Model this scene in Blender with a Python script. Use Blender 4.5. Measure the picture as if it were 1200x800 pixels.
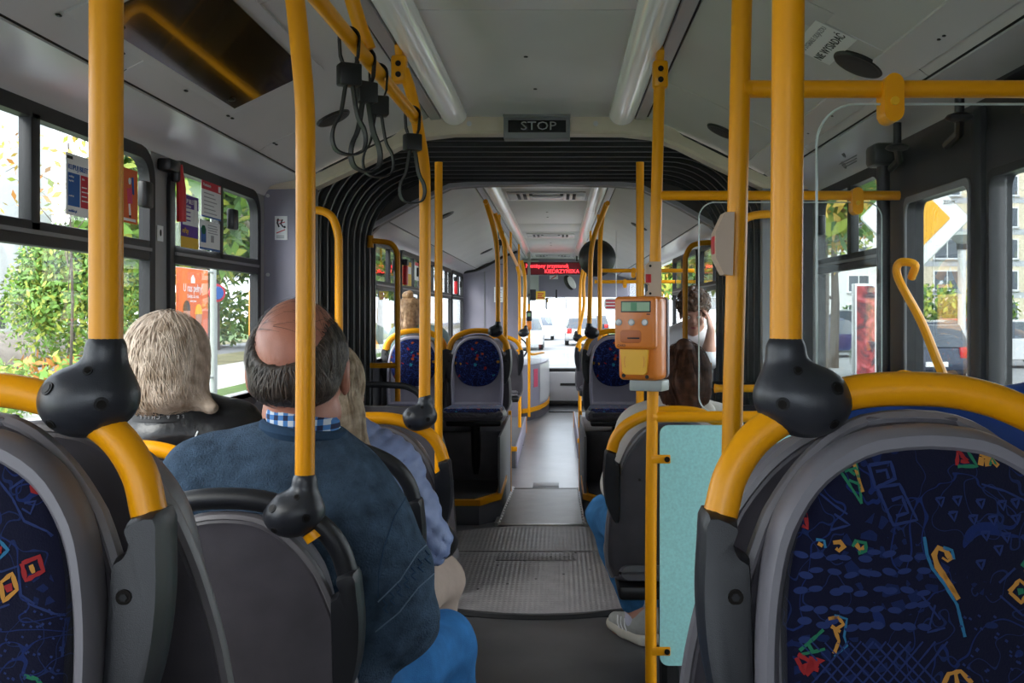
import bpy, bmesh, math, random
import numpy as np
from mathutils import Vector, Matrix
from mathutils.bvhtree import BVHTree

for _o in list(bpy.data.objects): bpy.data.objects.remove(_o)
SC = bpy.context.scene
COL = SC.collection
PI = math.pi

# ------------------------------------------------------------------ camera
F = 1150.0; VX = 655.0; VY = 366.0; EYE = 1.335
cam = bpy.data.objects.new('camera', bpy.data.cameras.new('camera')); COL.objects.link(cam)
cam.location = (0, 0, EYE); cam.rotation_euler = (PI/2, 0, 0)
cam.data.sensor_width = 36; cam.data.lens = F/1200*36
cam.data.shift_x = -(VX-600)/1200; cam.data.shift_y = -(400-VY)/1200
cam.data.clip_start = .02; cam.data.clip_end = 500
SC.camera = cam

# ------------------------------------------------------------------ sky, sun, exposure
SC.view_settings.view_transform = 'Standard'; SC.view_settings.look = 'None'
SC.view_settings.gamma = 1; SC.view_settings.use_curve_mapping = False
SC.view_settings.exposure = 1.72
W = bpy.data.worlds.new('overcast_sky'); SC.world = W; W.use_nodes = True
_n = W.node_tree.nodes; _l = W.node_tree.links; _n.clear()
_out = _n.new('ShaderNodeOutputWorld'); _bg = _n.new('ShaderNodeBackground')
_tc = _n.new('ShaderNodeTexCoord'); _nz = _n.new('ShaderNodeTexNoise'); _rp = _n.new('ShaderNodeValToRGB')
_nz.inputs['Scale'].default_value = 2.5; _nz.inputs['Detail'].default_value = 5
_l.new(_tc.outputs['Generated'], _nz.inputs['Vector']); _l.new(_nz.outputs['Fac'], _rp.inputs['Fac'])
_rp.color_ramp.elements[0].position = .3; _rp.color_ramp.elements[0].color = (.74, .84, 1, 1)
_rp.color_ramp.elements[1].position = .7; _rp.color_ramp.elements[1].color = (1, 1, 1, 1)
_l.new(_rp.outputs['Color'], _bg.inputs['Color']); _bg.inputs['Strength'].default_value = 1.9
_l.new(_bg.outputs['Background'], _out.inputs['Surface'])
_sun = bpy.data.lights.new('sun', 'SUN'); _sun.energy = 1.6; _sun.angle = .6; _sun.color = (1, .96, .9)
sun = bpy.data.objects.new('sun', _sun); COL.objects.link(sun)
sun.rotation_euler = (math.radians(52), 0, math.radians(-38))

def P(px, py, D):
    "point at depth D seen at pixel (px, py) of the 1200x800 frame"
    return Vector(((px-VX)/F*D, D, EYE+(VY-py)/F*D))
def X(px, D): return (px-VX)/F*D
def Z(py, D): return EYE+(VY-py)/F*D

# ------------------------------------------------------------------ materials
def _new(name):
    m = bpy.data.materials.new(name); m.use_nodes = True
    n = m.node_tree.nodes; b = n['Principled BSDF']
    return m, n, m.node_tree.links, b
def mat(name, c, rough=.5, metal=0., var=0., vs=8., bump=0., bs=60., coat=0., stretch=None, spec=.5, emit=0., tone2=None):
    m, n, l, b = _new(name)
    b.inputs['Roughness'].default_value = rough; b.inputs['Metallic'].default_value = metal
    b.inputs['Specular IOR Level'].default_value = spec; b.inputs['Coat Weight'].default_value = coat
    b.inputs['Base Color'].default_value = (*c, 1)
    tc = n.new('ShaderNodeTexCoord'); src = tc.outputs['Object']
    if stretch:
        mp = n.new('ShaderNodeMapping'); mp.inputs['Scale'].default_value = stretch
        l.new(src, mp.inputs['Vector']); src = mp.outputs['Vector']
    if var:
        z = n.new('ShaderNodeTexNoise'); z.inputs['Scale'].default_value = vs; z.inputs['Detail'].default_value = 6
        l.new(src, z.inputs['Vector'])
        r = n.new('ShaderNodeValToRGB'); r.color_ramp.elements[0].position = .3; r.color_ramp.elements[1].position = .72
        r.color_ramp.elements[0].color = (*[x*(1-var) for x in c], 1)
        r.color_ramp.elements[1].color = (*([min(1, x*(1+var)) for x in c] if tone2 is None else tone2), 1)  # top of the noise ramp, a second tone at random
        l.new(z.outputs['Fac'], r.inputs['Fac']); l.new(r.outputs['Color'], b.inputs['Base Color'])
    if bump:
        z = n.new('ShaderNodeTexNoise'); z.inputs['Scale'].default_value = bs; z.inputs['Detail'].default_value = 3
        l.new(src, z.inputs['Vector'])
        bp = n.new('ShaderNodeBump'); bp.inputs['Strength'].default_value = bump; bp.inputs['Distance'].default_value = .004
        l.new(z.outputs['Fac'], bp.inputs['Height']); l.new(bp.outputs['Normal'], b.inputs['Normal'])
    if emit:
        b.inputs['Emission Color'].default_value = (*c, 1); b.inputs['Emission Strength'].default_value = emit
    return m
def glass(name, tint, refl=1.0):
    m = bpy.data.materials.new(name); m.use_nodes = True
    n = m.node_tree.nodes; l = m.node_tree.links; n.clear()
    o = n.new('ShaderNodeOutputMaterial'); mx = n.new('ShaderNodeMixShader'); t = n.new('ShaderNodeBsdfTransparent')
    g = n.new('ShaderNodeBsdfGlossy'); g.inputs['Roughness'].default_value = .01
    lw = n.new('ShaderNodeLayerWeight'); lw.inputs['Blend'].default_value = .5
    pw = n.new('ShaderNodeMath'); pw.operation = 'POWER'; pw.inputs[1].default_value = 5.0
    mm = n.new('ShaderNodeMath'); mm.operation = 'MULTIPLY_ADD'; mm.inputs[1].default_value = .94*refl; mm.inputs[2].default_value = .04*refl; mm.use_clamp = True
    t.inputs['Color'].default_value = (*tint, 1)
    l.new(lw.outputs['Facing'], pw.inputs[0]); l.new(pw.outputs[0], mm.inputs[0]); l.new(mm.outputs[0], mx.inputs['Fac'])
    l.new(t.outputs[0], mx.inputs[1]); l.new(g.outputs[0], mx.inputs[2]); l.new(mx.outputs[0], o.inputs['Surface'])
    return m
def fabric_mat(name, big=1.0, k=1.0):
    "navy moquette: pebbles, scribbles and small coloured flecks woven in"
    m, n, l, b = _new(name); b.inputs['Roughness'].default_value = .95; b.inputs['Specular IOR Level'].default_value = .15
    tc = n.new('ShaderNodeTexCoord'); src = tc.outputs['Object']
    def N(t, **k):
        x = n.new(t)
        for a, v in k.items():
            if a in x.inputs: x.inputs[a].default_value = v
            else: setattr(x, a, v)
        return x
    def math_(op, a, bb=None):
        x = n.new('ShaderNodeMath'); x.operation = op
        for i, v in enumerate((a, bb)):
            if v is None: continue
            if isinstance(v, (int, float)): x.inputs[i].default_value = v
            else: l.new(v, x.inputs[i])
        return x.outputs[0]
    def mix(fac, a, bb):
        x = n.new('ShaderNodeMix'); x.data_type = 'RGBA'
        l.new(fac, x.inputs[0])
        for i, v in ((6, a), (7, bb)):
            if isinstance(v, tuple): x.inputs[i].default_value = (*v, 1)
            else: l.new(v, x.inputs[i])
        return x.outputs[2]
    nz = N('ShaderNodeTexNoise', Scale=7*big, Detail=1.0); l.new(src, nz.inputs['Vector'])
    mask = math_('GREATER_THAN', nz.outputs['Fac'], .53)
    vo = N('ShaderNodeTexVoronoi', Scale=62*big); vo.feature = 'DISTANCE_TO_EDGE'; l.new(src, vo.inputs['Vector'])
    peb = math_('MULTIPLY', math_('GREATER_THAN', vo.outputs['Distance'], .2), mask)
    n2 = N('ShaderNodeTexNoise', Scale=11*big, Detail=2.0, Distortion=.6); l.new(src, n2.inputs['Vector'])
    lin = math_('LESS_THAN', math_('ABSOLUTE', math_('SUBTRACT', n2.outputs['Fac'], .5)), .006 if big < 1.01 else .011)
    n3 = N('ShaderNodeTexNoise', Scale=26*big, Detail=1.0); l.new(src, n3.inputs['Vector'])
    lin2 = math_('MULTIPLY', math_('LESS_THAN', math_('ABSOLUTE', math_('SUBTRACT', n3.outputs['Fac'], .47)), .007 if big < 1.01 else .02), math_('SUBTRACT', 1.0, mask))
    c = mix(peb, (.0022*k, .0028*k, .0165*k), (.005*k, .012*k, .060*k))
    c = mix(lin, c, (.006*k, .016*k, .085*k)); c = mix(lin2, c, (.007*k, .016*k, .07*k))
    v2 = N('ShaderNodeTexVoronoi', Scale=17*big, Randomness=1.0); l.new(src, v2.inputs['Vector'])
    n4 = N('ShaderNodeTexNoise', Scale=60*big, Detail=1.0); l.new(src, n4.inputs['Vector'])
    dd = math_('ADD', v2.outputs['Distance'], math_('MULTIPLY', math_('SUBTRACT', n4.outputs['Fac'], .5), .45))
    spot = math_('LESS_THAN', dd, .15 if big < 1.01 else .25)
    sp = n.new('ShaderNodeSeparateColor'); l.new(v2.outputs['Color'], sp.inputs[0])
    spot = math_('MULTIPLY', spot, math_('GREATER_THAN', sp.outputs[1], .5 if big < 1.01 else .35))
    rr = n.new('ShaderNodeValToRGB'); rr.color_ramp.interpolation = 'CONSTANT'
    e = rr.color_ramp.elements; e[0].color = (.42, .02, .02, 1); e[1].position = .3; e[1].color = (.55, .27, .03, 1)
    for p_, cc in ((.5, (.02, .22, .1)), (.65, (.03, .3, .42)), (.8, (.5, .08, .02))):
        q = e.new(p_); q.color = (*cc, 1)
    l.new(sp.outputs[0], rr.inputs['Fac'])
    if big > 1.01: c = mix(spot, c, rr.outputs['Color'])
    wv = N('ShaderNodeTexNoise', Scale=420.0, Detail=2.0); l.new(src, wv.inputs['Vector'])
    c2 = n.new('ShaderNodeMix'); c2.data_type = 'RGBA'; c2.blend_type = 'MULTIPLY'; c2.inputs[0].default_value = .5
    l.new(c, c2.inputs[6]); l.new(wv.outputs['Color'], c2.inputs[7])
    l.new(c, b.inputs['Base Color'])
    bp = n.new('ShaderNodeBump'); bp.inputs['Strength'].default_value = .35; bp.inputs['Distance'].default_value = .001
    l.new(wv.outputs['Fac'], bp.inputs['Height']); l.new(bp.outputs['Normal'], b.inputs['Normal'])
    b.inputs['Sheen Weight'].default_value = .25
    return m
def tread_mat(name, c, rough):
    m, n, l, b = _new(name); b.inputs['Roughness'].default_value = rough; b.inputs['Metallic'].default_value = .15
    tc = n.new('ShaderNodeTexCoord')
    w1 = n.new('ShaderNodeTexWave'); w1.inputs['Scale'].default_value = 13; w1.inputs['Distortion'].default_value = 0; w1.bands_direction = 'X'
    w2 = n.new('ShaderNodeTexWave'); w2.inputs['Scale'].default_value = 11; w2.bands_direction = 'Y'; w2.inputs['Distortion'].default_value = 1.5; w2.inputs['Detail Scale'].default_value = 4
    for w in (w1, w2): l.new(tc.outputs['Object'], w.inputs['Vector'])
    mu = n.new('ShaderNodeMath'); mu.operation = 'MULTIPLY'; l.new(w1.outputs['Fac'], mu.inputs[0]); l.new(w2.outputs['Fac'], mu.inputs[1])
    bp = n.new('ShaderNodeBump'); bp.inputs['Strength'].default_value = .8; bp.inputs['Distance'].default_value = .003
    l.new(mu.outputs[0], bp.inputs['Height']); l.new(bp.outputs['Normal'], b.inputs['Normal'])
    z = n.new('ShaderNodeTexNoise'); z.inputs['Scale'].default_value = 9; z.inputs['Detail'].default_value = 8; l.new(tc.outputs['Object'], z.inputs['Vector'])
    r = n.new('ShaderNodeValToRGB'); r.color_ramp.elements[0].color = (*[x*.6 for x in c], 1); r.color_ramp.elements[1].color = (*[x*1.25 for x in c], 1)
    l.new(z.outputs['Fac'], r.inputs['Fac']); l.new(r.outputs['Color'], b.inputs['Base Color'])
    return m
def check_mat(name):
    m, n, l, b = _new(name); b.inputs['Roughness'].default_value = .85
    tc = n.new('ShaderNodeTexCoord')
    def stripes(d, s):
        w = n.new('ShaderNodeTexWave'); w.inputs['Scale'].default_value = s; w.bands_direction = d; w.wave_profile = 'SIN'
        l.new(tc.outputs['Object'], w.inputs['Vector'])
        g = n.new('ShaderNodeMath'); g.operation = 'GREATER_THAN'; g.inputs[1].default_value = .55; l.new(w.outputs['Fac'], g.inputs[0]); return g.outputs[0]
    a = stripes('X', 15); c = stripes('Z', 15)
    s = n.new('ShaderNodeMath'); s.operation = 'ADD'; l.new(a, s.inputs[0]); l.new(c, s.inputs[1])
    h = n.new('ShaderNodeMath'); h.operation = 'MULTIPLY'; h.inputs[1].default_value = .5; l.new(s.outputs[0], h.inputs[0])
    r = n.new('ShaderNodeValToRGB'); r.color_ramp.interpolation = 'CONSTANT'; e = r.color_ramp.elements
    e[0].color = (.62, .68, .75, 1); e[1].position = .3; e[1].color = (.06, .2, .5, 1); q = e.new(.8); q.color = (.008, .015, .06, 1)
    l.new(h.outputs[0], r.inputs['Fac']); l.new(r.outputs['Color'], b.inputs['Base Color']); return m

M = dict(
 yellow=mat('yellow_powder_coat', (.86, .345, .002), .32, spec=.35),
 grip=mat('charcoal_plastic', (.0125, .013, .0165), .40, var=.12, vs=30, bump=.12, bs=900),
 joint=mat('slate_plastic', (.022, .0235, .030), .34, bump=.1, bs=700),
 shell=mat('dark_grey_shell', (.068, .061, .072), .46, var=.18, vs=12, bump=.1, bs=500),
 lilac_lit=mat('lilac_grey_seat_lit', (.46, .43, .52), .42, var=.06, vs=9), rim=mat('lilac_grey_rim', (.165, .153, .165), .38, var=.08, vs=14, bump=.06, bs=400),  # seat grey: frame colour raised for far seats, missing light put into it
 frame=mat('light_grey_frame', (.165, .155, .175), .4, var=.06, vs=9),
 screw=mat('dark_screw', (.012, .009, .007), .35, .6),
 hole=mat('black_recess', (.004, .004, .005), .6),
 rubber=mat('black_rubber', (.010, .010, .012), .55, bump=.1, bs=80),
 bellow=mat('black_bellows_cloth', (.016, .019, .019), .5, var=.5, vs=4, bump=.25, bs=35),
 lilac=mat('lilac_grey_laminate', (.255, .24, .30), .55, var=.05, vs=3),
 wall=mat('grey_wall_liner', (.27, .265, .265), .5, var=.05, vs=3),
 lowwall=mat('dark_wall_liner', (.10, .10, .11), .6, var=.1, vs=4),
 cove=mat('satin_grey_cove', (.60, .585, .60), .27, var=.03, vs=3),
 ceil=mat('grey_ceiling_panel', (.70, .685, .69), .40, var=.04, vs=2.5),
 slope=mat('grey_roof_side_panel', (.56, .55, .545), .5, var=.05, vs=2.5),
 alu=mat('satin_aluminium', (.55, .55, .56), .35, .6),
 tube=mat('lamp_diffuser', (.80, .81, .80), .22, emit=.012, coat=.3),
 beige=mat('beige_arch_trim', (.62, .54, .42), .42, var=.1, vs=5),
 brown=mat('grey_brown_hoop', (.11, .10, .085), .45, var=.12, vs=4),
 black=mat('black_plastic', (.009, .009, .010), .4),
 blackgloss=mat('black_gloss', (.006, .006, .007), .12),
 floor=mat('grey_vinyl_floor', (.085, .082, .086), .42, var=.16, vs=5, bump=.12, bs=260),
 floor2=mat('worn_vinyl_floor', (.13, .125, .135), .30, var=.22, vs=3, bump=.1, bs=200),
 mat_=mat('worn_black_mat', (.075, .072, .072), .38, var=.35, vs=6, bump=.3, bs=120),
 tread=tread_mat('tread_plate', (.36, .335, .34), .42),
 steel=mat('worn_steel', (.42, .41, .41), .35, .85, var=.25, vs=20),
 hatch=mat('smoked_hatch', (.040, .026, .010), .10, coat=.4, var=.4, vs=4),
 grille=mat('dark_grille', (.012, .012, .013), .5, bump=.6, bs=900),
 teal=mat('pale_teal_board', (.40, .80, .77), .55, var=.09, vs=120),
 orange=mat('orange_casing', (.74, .21, .020), .36, var=.05, vs=6, coat=.2),
 amber=mat('amber_flap', (.88, .46, .010), .35),
 beigep=mat('beige_plastic', (.56, .42, .31), .45),
 greyp=mat('pale_grey_plastic', (.34, .37, .34), .45),
 midgrey=mat('mid_grey_plastic', (.19, .19, .2), .45),
 white=mat('white_print', (.8, .8, .8), .6), lcd=mat('green_lcd', (.18, .30, .17), .25, emit=.06), lcdd=mat('lcd_dark', (.05, .22, .08), .3),
 red=mat('red_plastic', (.52, .012, .018), .4), redp=mat('red_print', (.55, .02, .04), .6), bluep=mat('blue_print', (.015, .10, .36), .6),
 purple=mat('purple_print', (.10, .03, .28), .6), yellowp=mat('yellow_print', (.75, .46, .03), .6), orangep=mat('orange_print', (.72, .13, .025), .6),
 pink=mat('pink_print', (.6, .07, .14), .6), blackp=mat('black_print', (.012, .012, .014), .6), greyprint=mat('grey_print', (.33, .33, .34), .6),
 led=mat('red_led', (1., .03, .04), .5, emit=1.6), leddim=mat('dark_red_screen', (.05, .001, .003), .3, emit=.3),
 glass=glass('clear_window_glass', (.88, .90, .90)), tint=glass('tinted_door_glass', (.72, .74, .74), 1.6),
 screen=glass('partition_glass', (.95, .97, .96), .45), edge=mat('polished_glass_edge', (.55, .62, .58), .15),
 mirror=mat('mirror_glass', (.75, .75, .78), .04, 1.0),
 fabric=fabric_mat('navy_moquette_close', 1.0), fabric_lit=fabric_mat('navy_moquette_lit', 1.35, 4.0),  # second moquette brightened, the far seats' missing light put into its colour
 w_red=mat('woven_red', (.25, .010, .012), .95), w_or=mat('woven_orange', (.42, .19, .03), .95), w_gr=mat('woven_green', (.010, .13, .065), .95),
 w_cy=mat('woven_cyan', (.016, .12, .24), .95), w_bl=mat('woven_blue', (.008, .020, .095), .95),
)
MULTI = [M[k] for k in ('w_red', 'w_or', 'w_gr', 'w_cy', 'w_bl')]

# ------------------------------------------------------------------ object helpers
ORG = {}
def tag(o, label=None, cat=None, group=None, kind=None):
    for k, v in (('label', label), ('category', cat), ('group', group), ('kind', kind)):
        if v: o[k] = v
    return o
def thing(name, loc=(0, 0, 0), label=None, cat=None, group=None):
    o = bpy.data.objects.new(name, None); COL.objects.link(o); o.location = loc; o.empty_display_size = .05
    ORG[o] = Vector(loc); return tag(o, label, cat, group)
def link(name, me, parent=None):
    o = bpy.data.objects.new(name, me); COL.objects.link(o)
    if parent is not None: o.parent = parent; ORG[o] = ORG.get(parent, Vector())
    else: ORG[o] = Vector()
    return o
def copy_tree(o, parent=None):
    c = o.copy(); COL.objects.link(c)
    if parent is not None: c.parent = parent
    for ch in list(o.children): copy_tree(ch, c)
    return c
def kids(o, name):
    return [c for c in o.children if c.name.split('.')[0] == name]

class MB:
    "collects shapes and links them as ONE mesh object"
    def __init__(s): s.v = []; s.f = []; s.m = []; s.mi = 0
    def add(s, v, f):
        b = len(s.v); s.v += [tuple(p) for p in v]; s.f += [tuple(i+b for i in q) for q in f]; s.m += [s.mi]*len(f); return s
    def box(s, x0, x1, y0, y1, z0, z1, bev=0., seg=2, rot=None, at=None):
        bm = bmesh.new(); bmesh.ops.create_cube(bm, size=1)
        cx, cy, cz = (x0+x1)/2, (y0+y1)/2, (z0+z1)/2
        for v in bm.verts: v.co = Vector((v.co.x*(x1-x0), v.co.y*(y1-y0), v.co.z*(z1-z0)))
        if bev: bmesh.ops.bevel(bm, geom=bm.edges[:], offset=bev, segments=seg, affect='EDGES', profile=.5)
        for v in bm.verts:
            c = v.co if rot is None else rot @ v.co
            v.co = c+Vector((cx, cy, cz))
        bm.verts.index_update(); s.add([v.co for v in bm.verts], [[v.index for v in f.verts] for f in bm.faces]); bm.free(); return s
    def rings(s, R, closed=True, cap0=True, cap1=True):
        n = len(R[0]); v = [p for r in R for p in r]; f = []
        for i in range(len(R)-1):
            for j in range(n if closed else n-1):
                k = (j+1) % n; f.append((i*n+j, i*n+k, (i+1)*n+k, (i+1)*n+j))
        if cap0: f.append(tuple(range(n))[::-1])
        if cap1: f.append(tuple((len(R)-1)*n+j for j in range(n)))
        return s.add(v, f)
    def tube(s, pts, r, seg=12, closed=False, cap=True, ry=None, up=None):
        pts = [Vector(p) for p in pts]; n = len(pts)
        rs = r if isinstance(r, (list, tuple)) else [r]*n
        rys = rs if ry is None else (ry if isinstance(ry, (list, tuple)) else [ry]*n)
        T = []
        for i in range(n):
            a = pts[i-1] if (i > 0 or closed) else pts[0]; b = pts[(i+1) % n] if (i < n-1 or closed) else pts[-1]
            T.append((b-a).normalized())
        u = Vector(up) if up else (Vector((0, 0, 1)) if abs(T[0].z) < .9 else Vector((0, 1, 0)))
        N_ = (u-T[0]*u.dot(T[0])).normalized(); R = []
        for i in range(n):
            if up: N_ = (u-T[i]*u.dot(T[i])).normalized()
            else: N_ = (N_-T[i]*N_.dot(T[i])).normalized()
            B = T[i].cross(N_)
            R.append([pts[i]+N_*(rys[i]*math.sin(2*PI*k/seg))+B*(rs[i]*math.cos(2*PI*k/seg)) for k in range(seg)])
        if closed: R.append(R[0]); cap = False
        return s.rings([[p for p in r_][::-1] for r_ in R], True, cap, cap)
    def cyl(s, c, ax, r, h, seg=20, r2=None):
        ax = Vector(ax).normalized(); c = Vector(c); return s.tube([c-ax*h/2, c+ax*h/2], [r, r if r2 is None else r2], seg)
    def ell(s, c, r, seg=16, rows=10, rot=None):
        c = Vector(c); R = []
        for i in range(1, rows):
            t = PI*i/rows; R.append([Vector((r[0]*math.sin(t)*math.cos(2*PI*j/seg), r[1]*math.sin(t)*math.sin(2*PI*j/seg), -r[2]*math.cos(t))) for j in range(seg)])
        if rot: R = [[rot @ p for p in q] for q in R]
        return s.rings([[p+c for p in q] for q in R])
    def prism(s, poly, ax, a, b):
        "poly of 2-D points in the two axes other than ax (kept in xyz order)"
        def mk(p, t):
            return (t, p[0], p[1]) if ax == 'x' else ((p[0], t, p[1]) if ax == 'y' else (p[0], p[1], t))
        area = sum(poly[i][0]*poly[(i+1) % len(poly)][1]-poly[(i+1) % len(poly)][0]*poly[i][1] for i in range(len(poly)))
        pl = list(poly) if (area > 0) != (ax == 'y') else list(poly)[::-1]
        return s.rings([[mk(p, min(a, b)) for p in pl], [mk(p, max(a, b)) for p in pl]])
    def quad(s, a, b, c, d): return s.add([a, b, c, d], [(0, 1, 2, 3)])
    def build(s, name, m, parent=None, smooth=True, ang=35, local=False):
        o = ORG.get(parent, Vector()) if (parent is not None and not local) else Vector()
        me = bpy.data.meshes.new(name); me.from_pydata([(p[0]-o.x, p[1]-o.y, p[2]-o.z) for p in s.v], [], s.f); me.validate(); me.update()
        for x in (m if isinstance(m, (list, tuple)) else [m]): me.materials.append(x)
        if len(me.polygons) == len(s.m): me.polygons.foreach_set('material_index', s.m)
        if smooth:
            me.polygons.foreach_set('use_smooth', [True]*len(me.polygons)); me.set_sharp_from_angle(angle=math.radians(ang))
        return link(name, me, parent)
def struct(o, label=None): return tag(o, label, kind='structure')
def cr(pts, n=8, closed=False):
    "Catmull-Rom through points"
    pts = [Vector(p) for p in pts]; out = []; L = len(pts)
    for i in range(L if closed else L-1):
        p0 = pts[i-1] if (i > 0 or closed) else pts[0]*2-pts[1]; p1 = pts[i]; p2 = pts[(i+1) % L]
        p3 = pts[(i+2) % L] if (i+2 < L or closed) else pts[-1]*2-pts[-2]
        for k in range(n):
            t = k/n; out.append(.5*((2*p1)+(p2-p0)*t+(2*p0-5*p1+4*p2-p3)*t*t+(3*p1-p0-3*p2+p3)*t**3))
    if not closed: out.append(pts[-1])
    return out
def rrect(x0, x1, y0, y1, r, n=5):
    out = []
    for cx, cy, a in ((x1-r, y1-r, 0), (x0+r, y1-r, 90), (x0+r, y0+r, 180), (x1-r, y0+r, 270)):
        for k in range(n+1):
            t = math.radians(a+90*k/n); out.append((cx+r*math.cos(t), cy+r*math.sin(t)))
    return out
def interp(x, tab):
    return float(np.interp(x, [a for a, _ in tab], [b for _, b in tab]))
def text(body, size, loc, rx, m, parent, name='lettering', align='CENTER', sx=1., rm=None, world=True):
    cu = bpy.data.curves.new(name, 'FONT'); cu.body = body; cu.size = size; cu.align_x = align; cu.align_y = 'CENTER'; cu.extrude = .0004; cu.resolution_u = 2
    o = bpy.data.objects.new(name, cu); COL.objects.link(o)
    dg = bpy.context.evaluated_depsgraph_get(); me = bpy.data.meshes.new_from_object(o.evaluated_get(dg)); bpy.data.objects.remove(o)
    mt = Matrix.Translation(Vector(loc)-(ORG.get(parent, Vector()) if world else Vector())) @ (rm if rm else Matrix.Rotation(rx, 4, 'X')) @ Matrix.Diagonal((sx, 1, 1, 1))
    me.transform(mt); me.materials.clear(); me.materials.append(m); return link(name, me, parent)
FACE = Matrix.Rotation(PI/2, 4, 'X')                       # reads towards -y, the camera
LEFTW = Matrix.Rotation(PI/2, 4, 'Z') @ FACE                # on the left wall, reads towards +x

# ------------------------------------------------------------------ signed-distance modelling for bodies and lumpy parts
def s_cap(a, b, ra, rb):
    a = np.array(a, float); b = np.array(b, float); ba = b-a; L = max(float(ba@ba), 1e-12)
    def f(p):
        h = np.clip(((p-a)@ba)/L, 0, 1); return np.sqrt((((p-a)-h[..., None]*ba)**2).sum(-1))-(ra+(rb-ra)*h)
    r = max(ra, rb); return f, np.minimum(a, b)-r, np.maximum(a, b)+r
def s_ell(c, r, R=None):
    c = np.array(c, float); r = np.array(r, float); Rm = None if R is None else np.array(R, float)
    def f(p):
        q = p-c
        if Rm is not None: q = q@Rm
        k0 = np.sqrt(((q/r)**2).sum(-1)); k1 = np.sqrt(((q/(r*r))**2).sum(-1)); return k0*(k0-1)/np.maximum(k1, 1e-9)
    m = r.max(); e = r if Rm is None else np.array([m]*3); return f, c-e, c+e
def smin(a, b, k):
    if k <= 0: return np.minimum(a, b)
    h = np.clip(.5+.5*(b-a)/k, 0, 1); return b*(1-h)+a*h-k*h*(1-h)
class SDF:
    def __init__(s): s.ops = []
    def add(s, prim, k=.02): s.ops.append((1, prim, k)); return s
    def sub(s, prim, k=.01): s.ops.append((-1, prim, k)); return s
    def cap(s, a, b, ra, rb=None, k=.02): return s.add(s_cap(a, b, ra, ra if rb is None else rb), k)
    def ell(s, c, r, k=.02, R=None): return s.add(s_ell(c, r, R), k)
    def chain(s, pts, rs, k=.02):
        for i in range(len(pts)-1): s.cap(pts[i], pts[i+1], rs[i], rs[i+1], k)
        return s
    def at(s, p):
        v = np.full(p.shape[:-1], 1e3)
        for t, (f, lo, hi), k in s.ops:
            d = f(p); v = smin(v, d, k) if t > 0 else -smin(-v, d, k)
        return v
    def mesh(s, res, disp=None):
        lo = np.min([o[1][1] for o in s.ops if o[0] > 0], 0)-4*res; hi = np.max([o[1][2] for o in s.ops if o[0] > 0], 0)+4*res
        n = np.ceil((hi-lo)/res).astype(int)+1
        V = np.full(n, 1e3, np.float32)
        ax = [lo[i]+res*np.arange(n[i]) for i in range(3)]
        for t, (f, l, h), k in s.ops:
            pad = k+4*res
            a = np.maximum(((l-pad-lo)/res).astype(int), 0); b = np.minimum(((h+pad-lo)/res).astype(int)+2, n)
            sl = tuple(slice(a[i], b[i]) for i in range(3))
            G = np.stack(np.meshgrid(*[ax[i][a[i]:b[i]] for i in range(3)], indexing='ij'), -1)
            d = f(G)
            if disp is not None and t > 0: d = d+disp(G)
            V[sl] = smin(V[sl], d, k) if t > 0 else -smin(-V[sl], d, k)
        return snets(V, lo, res)
def snets(V, lo, res):
    S = V < 0; n = np.array(V.shape)-1
    c = np.zeros(n, np.int8)
    for i in (0, 1):
        for j in (0, 1):
            for k in (0, 1): c += S[i:n[0]+i, j:n[1]+j, k:n[2]+k]
    cells = np.argwhere((c > 0) & (c < 8)); idx = np.full(n, -1, np.int64); idx[tuple(cells.T)] = np.arange(len(cells))
    acc = np.zeros((len(cells), 3)); cnt = np.zeros(len(cells))
    cor = [(i, j, k) for i in (0, 1) for j in (0, 1) for k in (0, 1)]
    for a in cor:
        for ax in range(3):
            if a[ax]: continue
            b = list(a); b[ax] = 1
            va = V[tuple((cells+a).T)]; vb = V[tuple((cells+b).T)]; m = (va < 0) != (vb < 0)
            t = np.where(m, va/np.where(m, va-vb, 1), 0)
            p = np.array(a, float)[None, :].repeat(len(cells), 0); p[:, ax] += t; acc += p*m[:, None]; cnt += m
    vs = lo+res*(cells+acc/np.maximum(cnt, 1)[:, None]); F_ = []
    for ax in range(3):
        b1, b2 = (ax+1) % 3, (ax+2) % 3
        sa = [slice(None)]*3; sb = [slice(None)]*3; sa[ax] = slice(0, -1); sb[ax] = slice(1, None)
        E = S[tuple(sa)] != S[tuple(sb)]; e = np.argwhere(E)
        e = e[(e[:, b1] > 0) & (e[:, b2] > 0) & (e[:, b1] < n[b1]) & (e[:, b2] < n[b2])]
        ins = S[tuple(e.T)]; o1 = np.zeros(3, int); o1[b1] = 1; o2 = np.zeros(3, int); o2[b2] = 1
        q = np.stack([idx[tuple((e-o1-o2).T)], idx[tuple((e-o2).T)], idx[tuple(e.T)], idx[tuple((e-o1).T)]], 1)
        q[~ins] = q[~ins][:, ::-1]; F_.append(q)
    return vs, np.concatenate(F_)
def sdf_obj(name, sd, res, m, parent, disp=None, smooth_it=1):
    v, f = sd.mesh(res, disp)
    o = ORG.get(parent, Vector()); me = bpy.data.meshes.new(name)
    if smooth_it:
        e = np.concatenate([f[:, [0, 1]], f[:, [1, 2]], f[:, [2, 3]], f[:, [3, 0]]])
        for _ in range(smooth_it):
            a = np.zeros_like(v); c = np.zeros(len(v)); np.add.at(a, e[:, 0], v[e[:, 1]]); np.add.at(c, e[:, 0], 1); np.add.at(a, e[:, 1], v[e[:, 0]]); np.add.at(c, e[:, 1], 1)
            v = v*.5+.5*a/np.maximum(c, 1)[:, None]
    me.from_pydata((v-np.array(o)).tolist(), [], f.tolist()); me.materials.append(m)
    me.polygons.foreach_set('use_smooth', [True]*len(f)); me.update()
    return link(name, me, parent)
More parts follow.
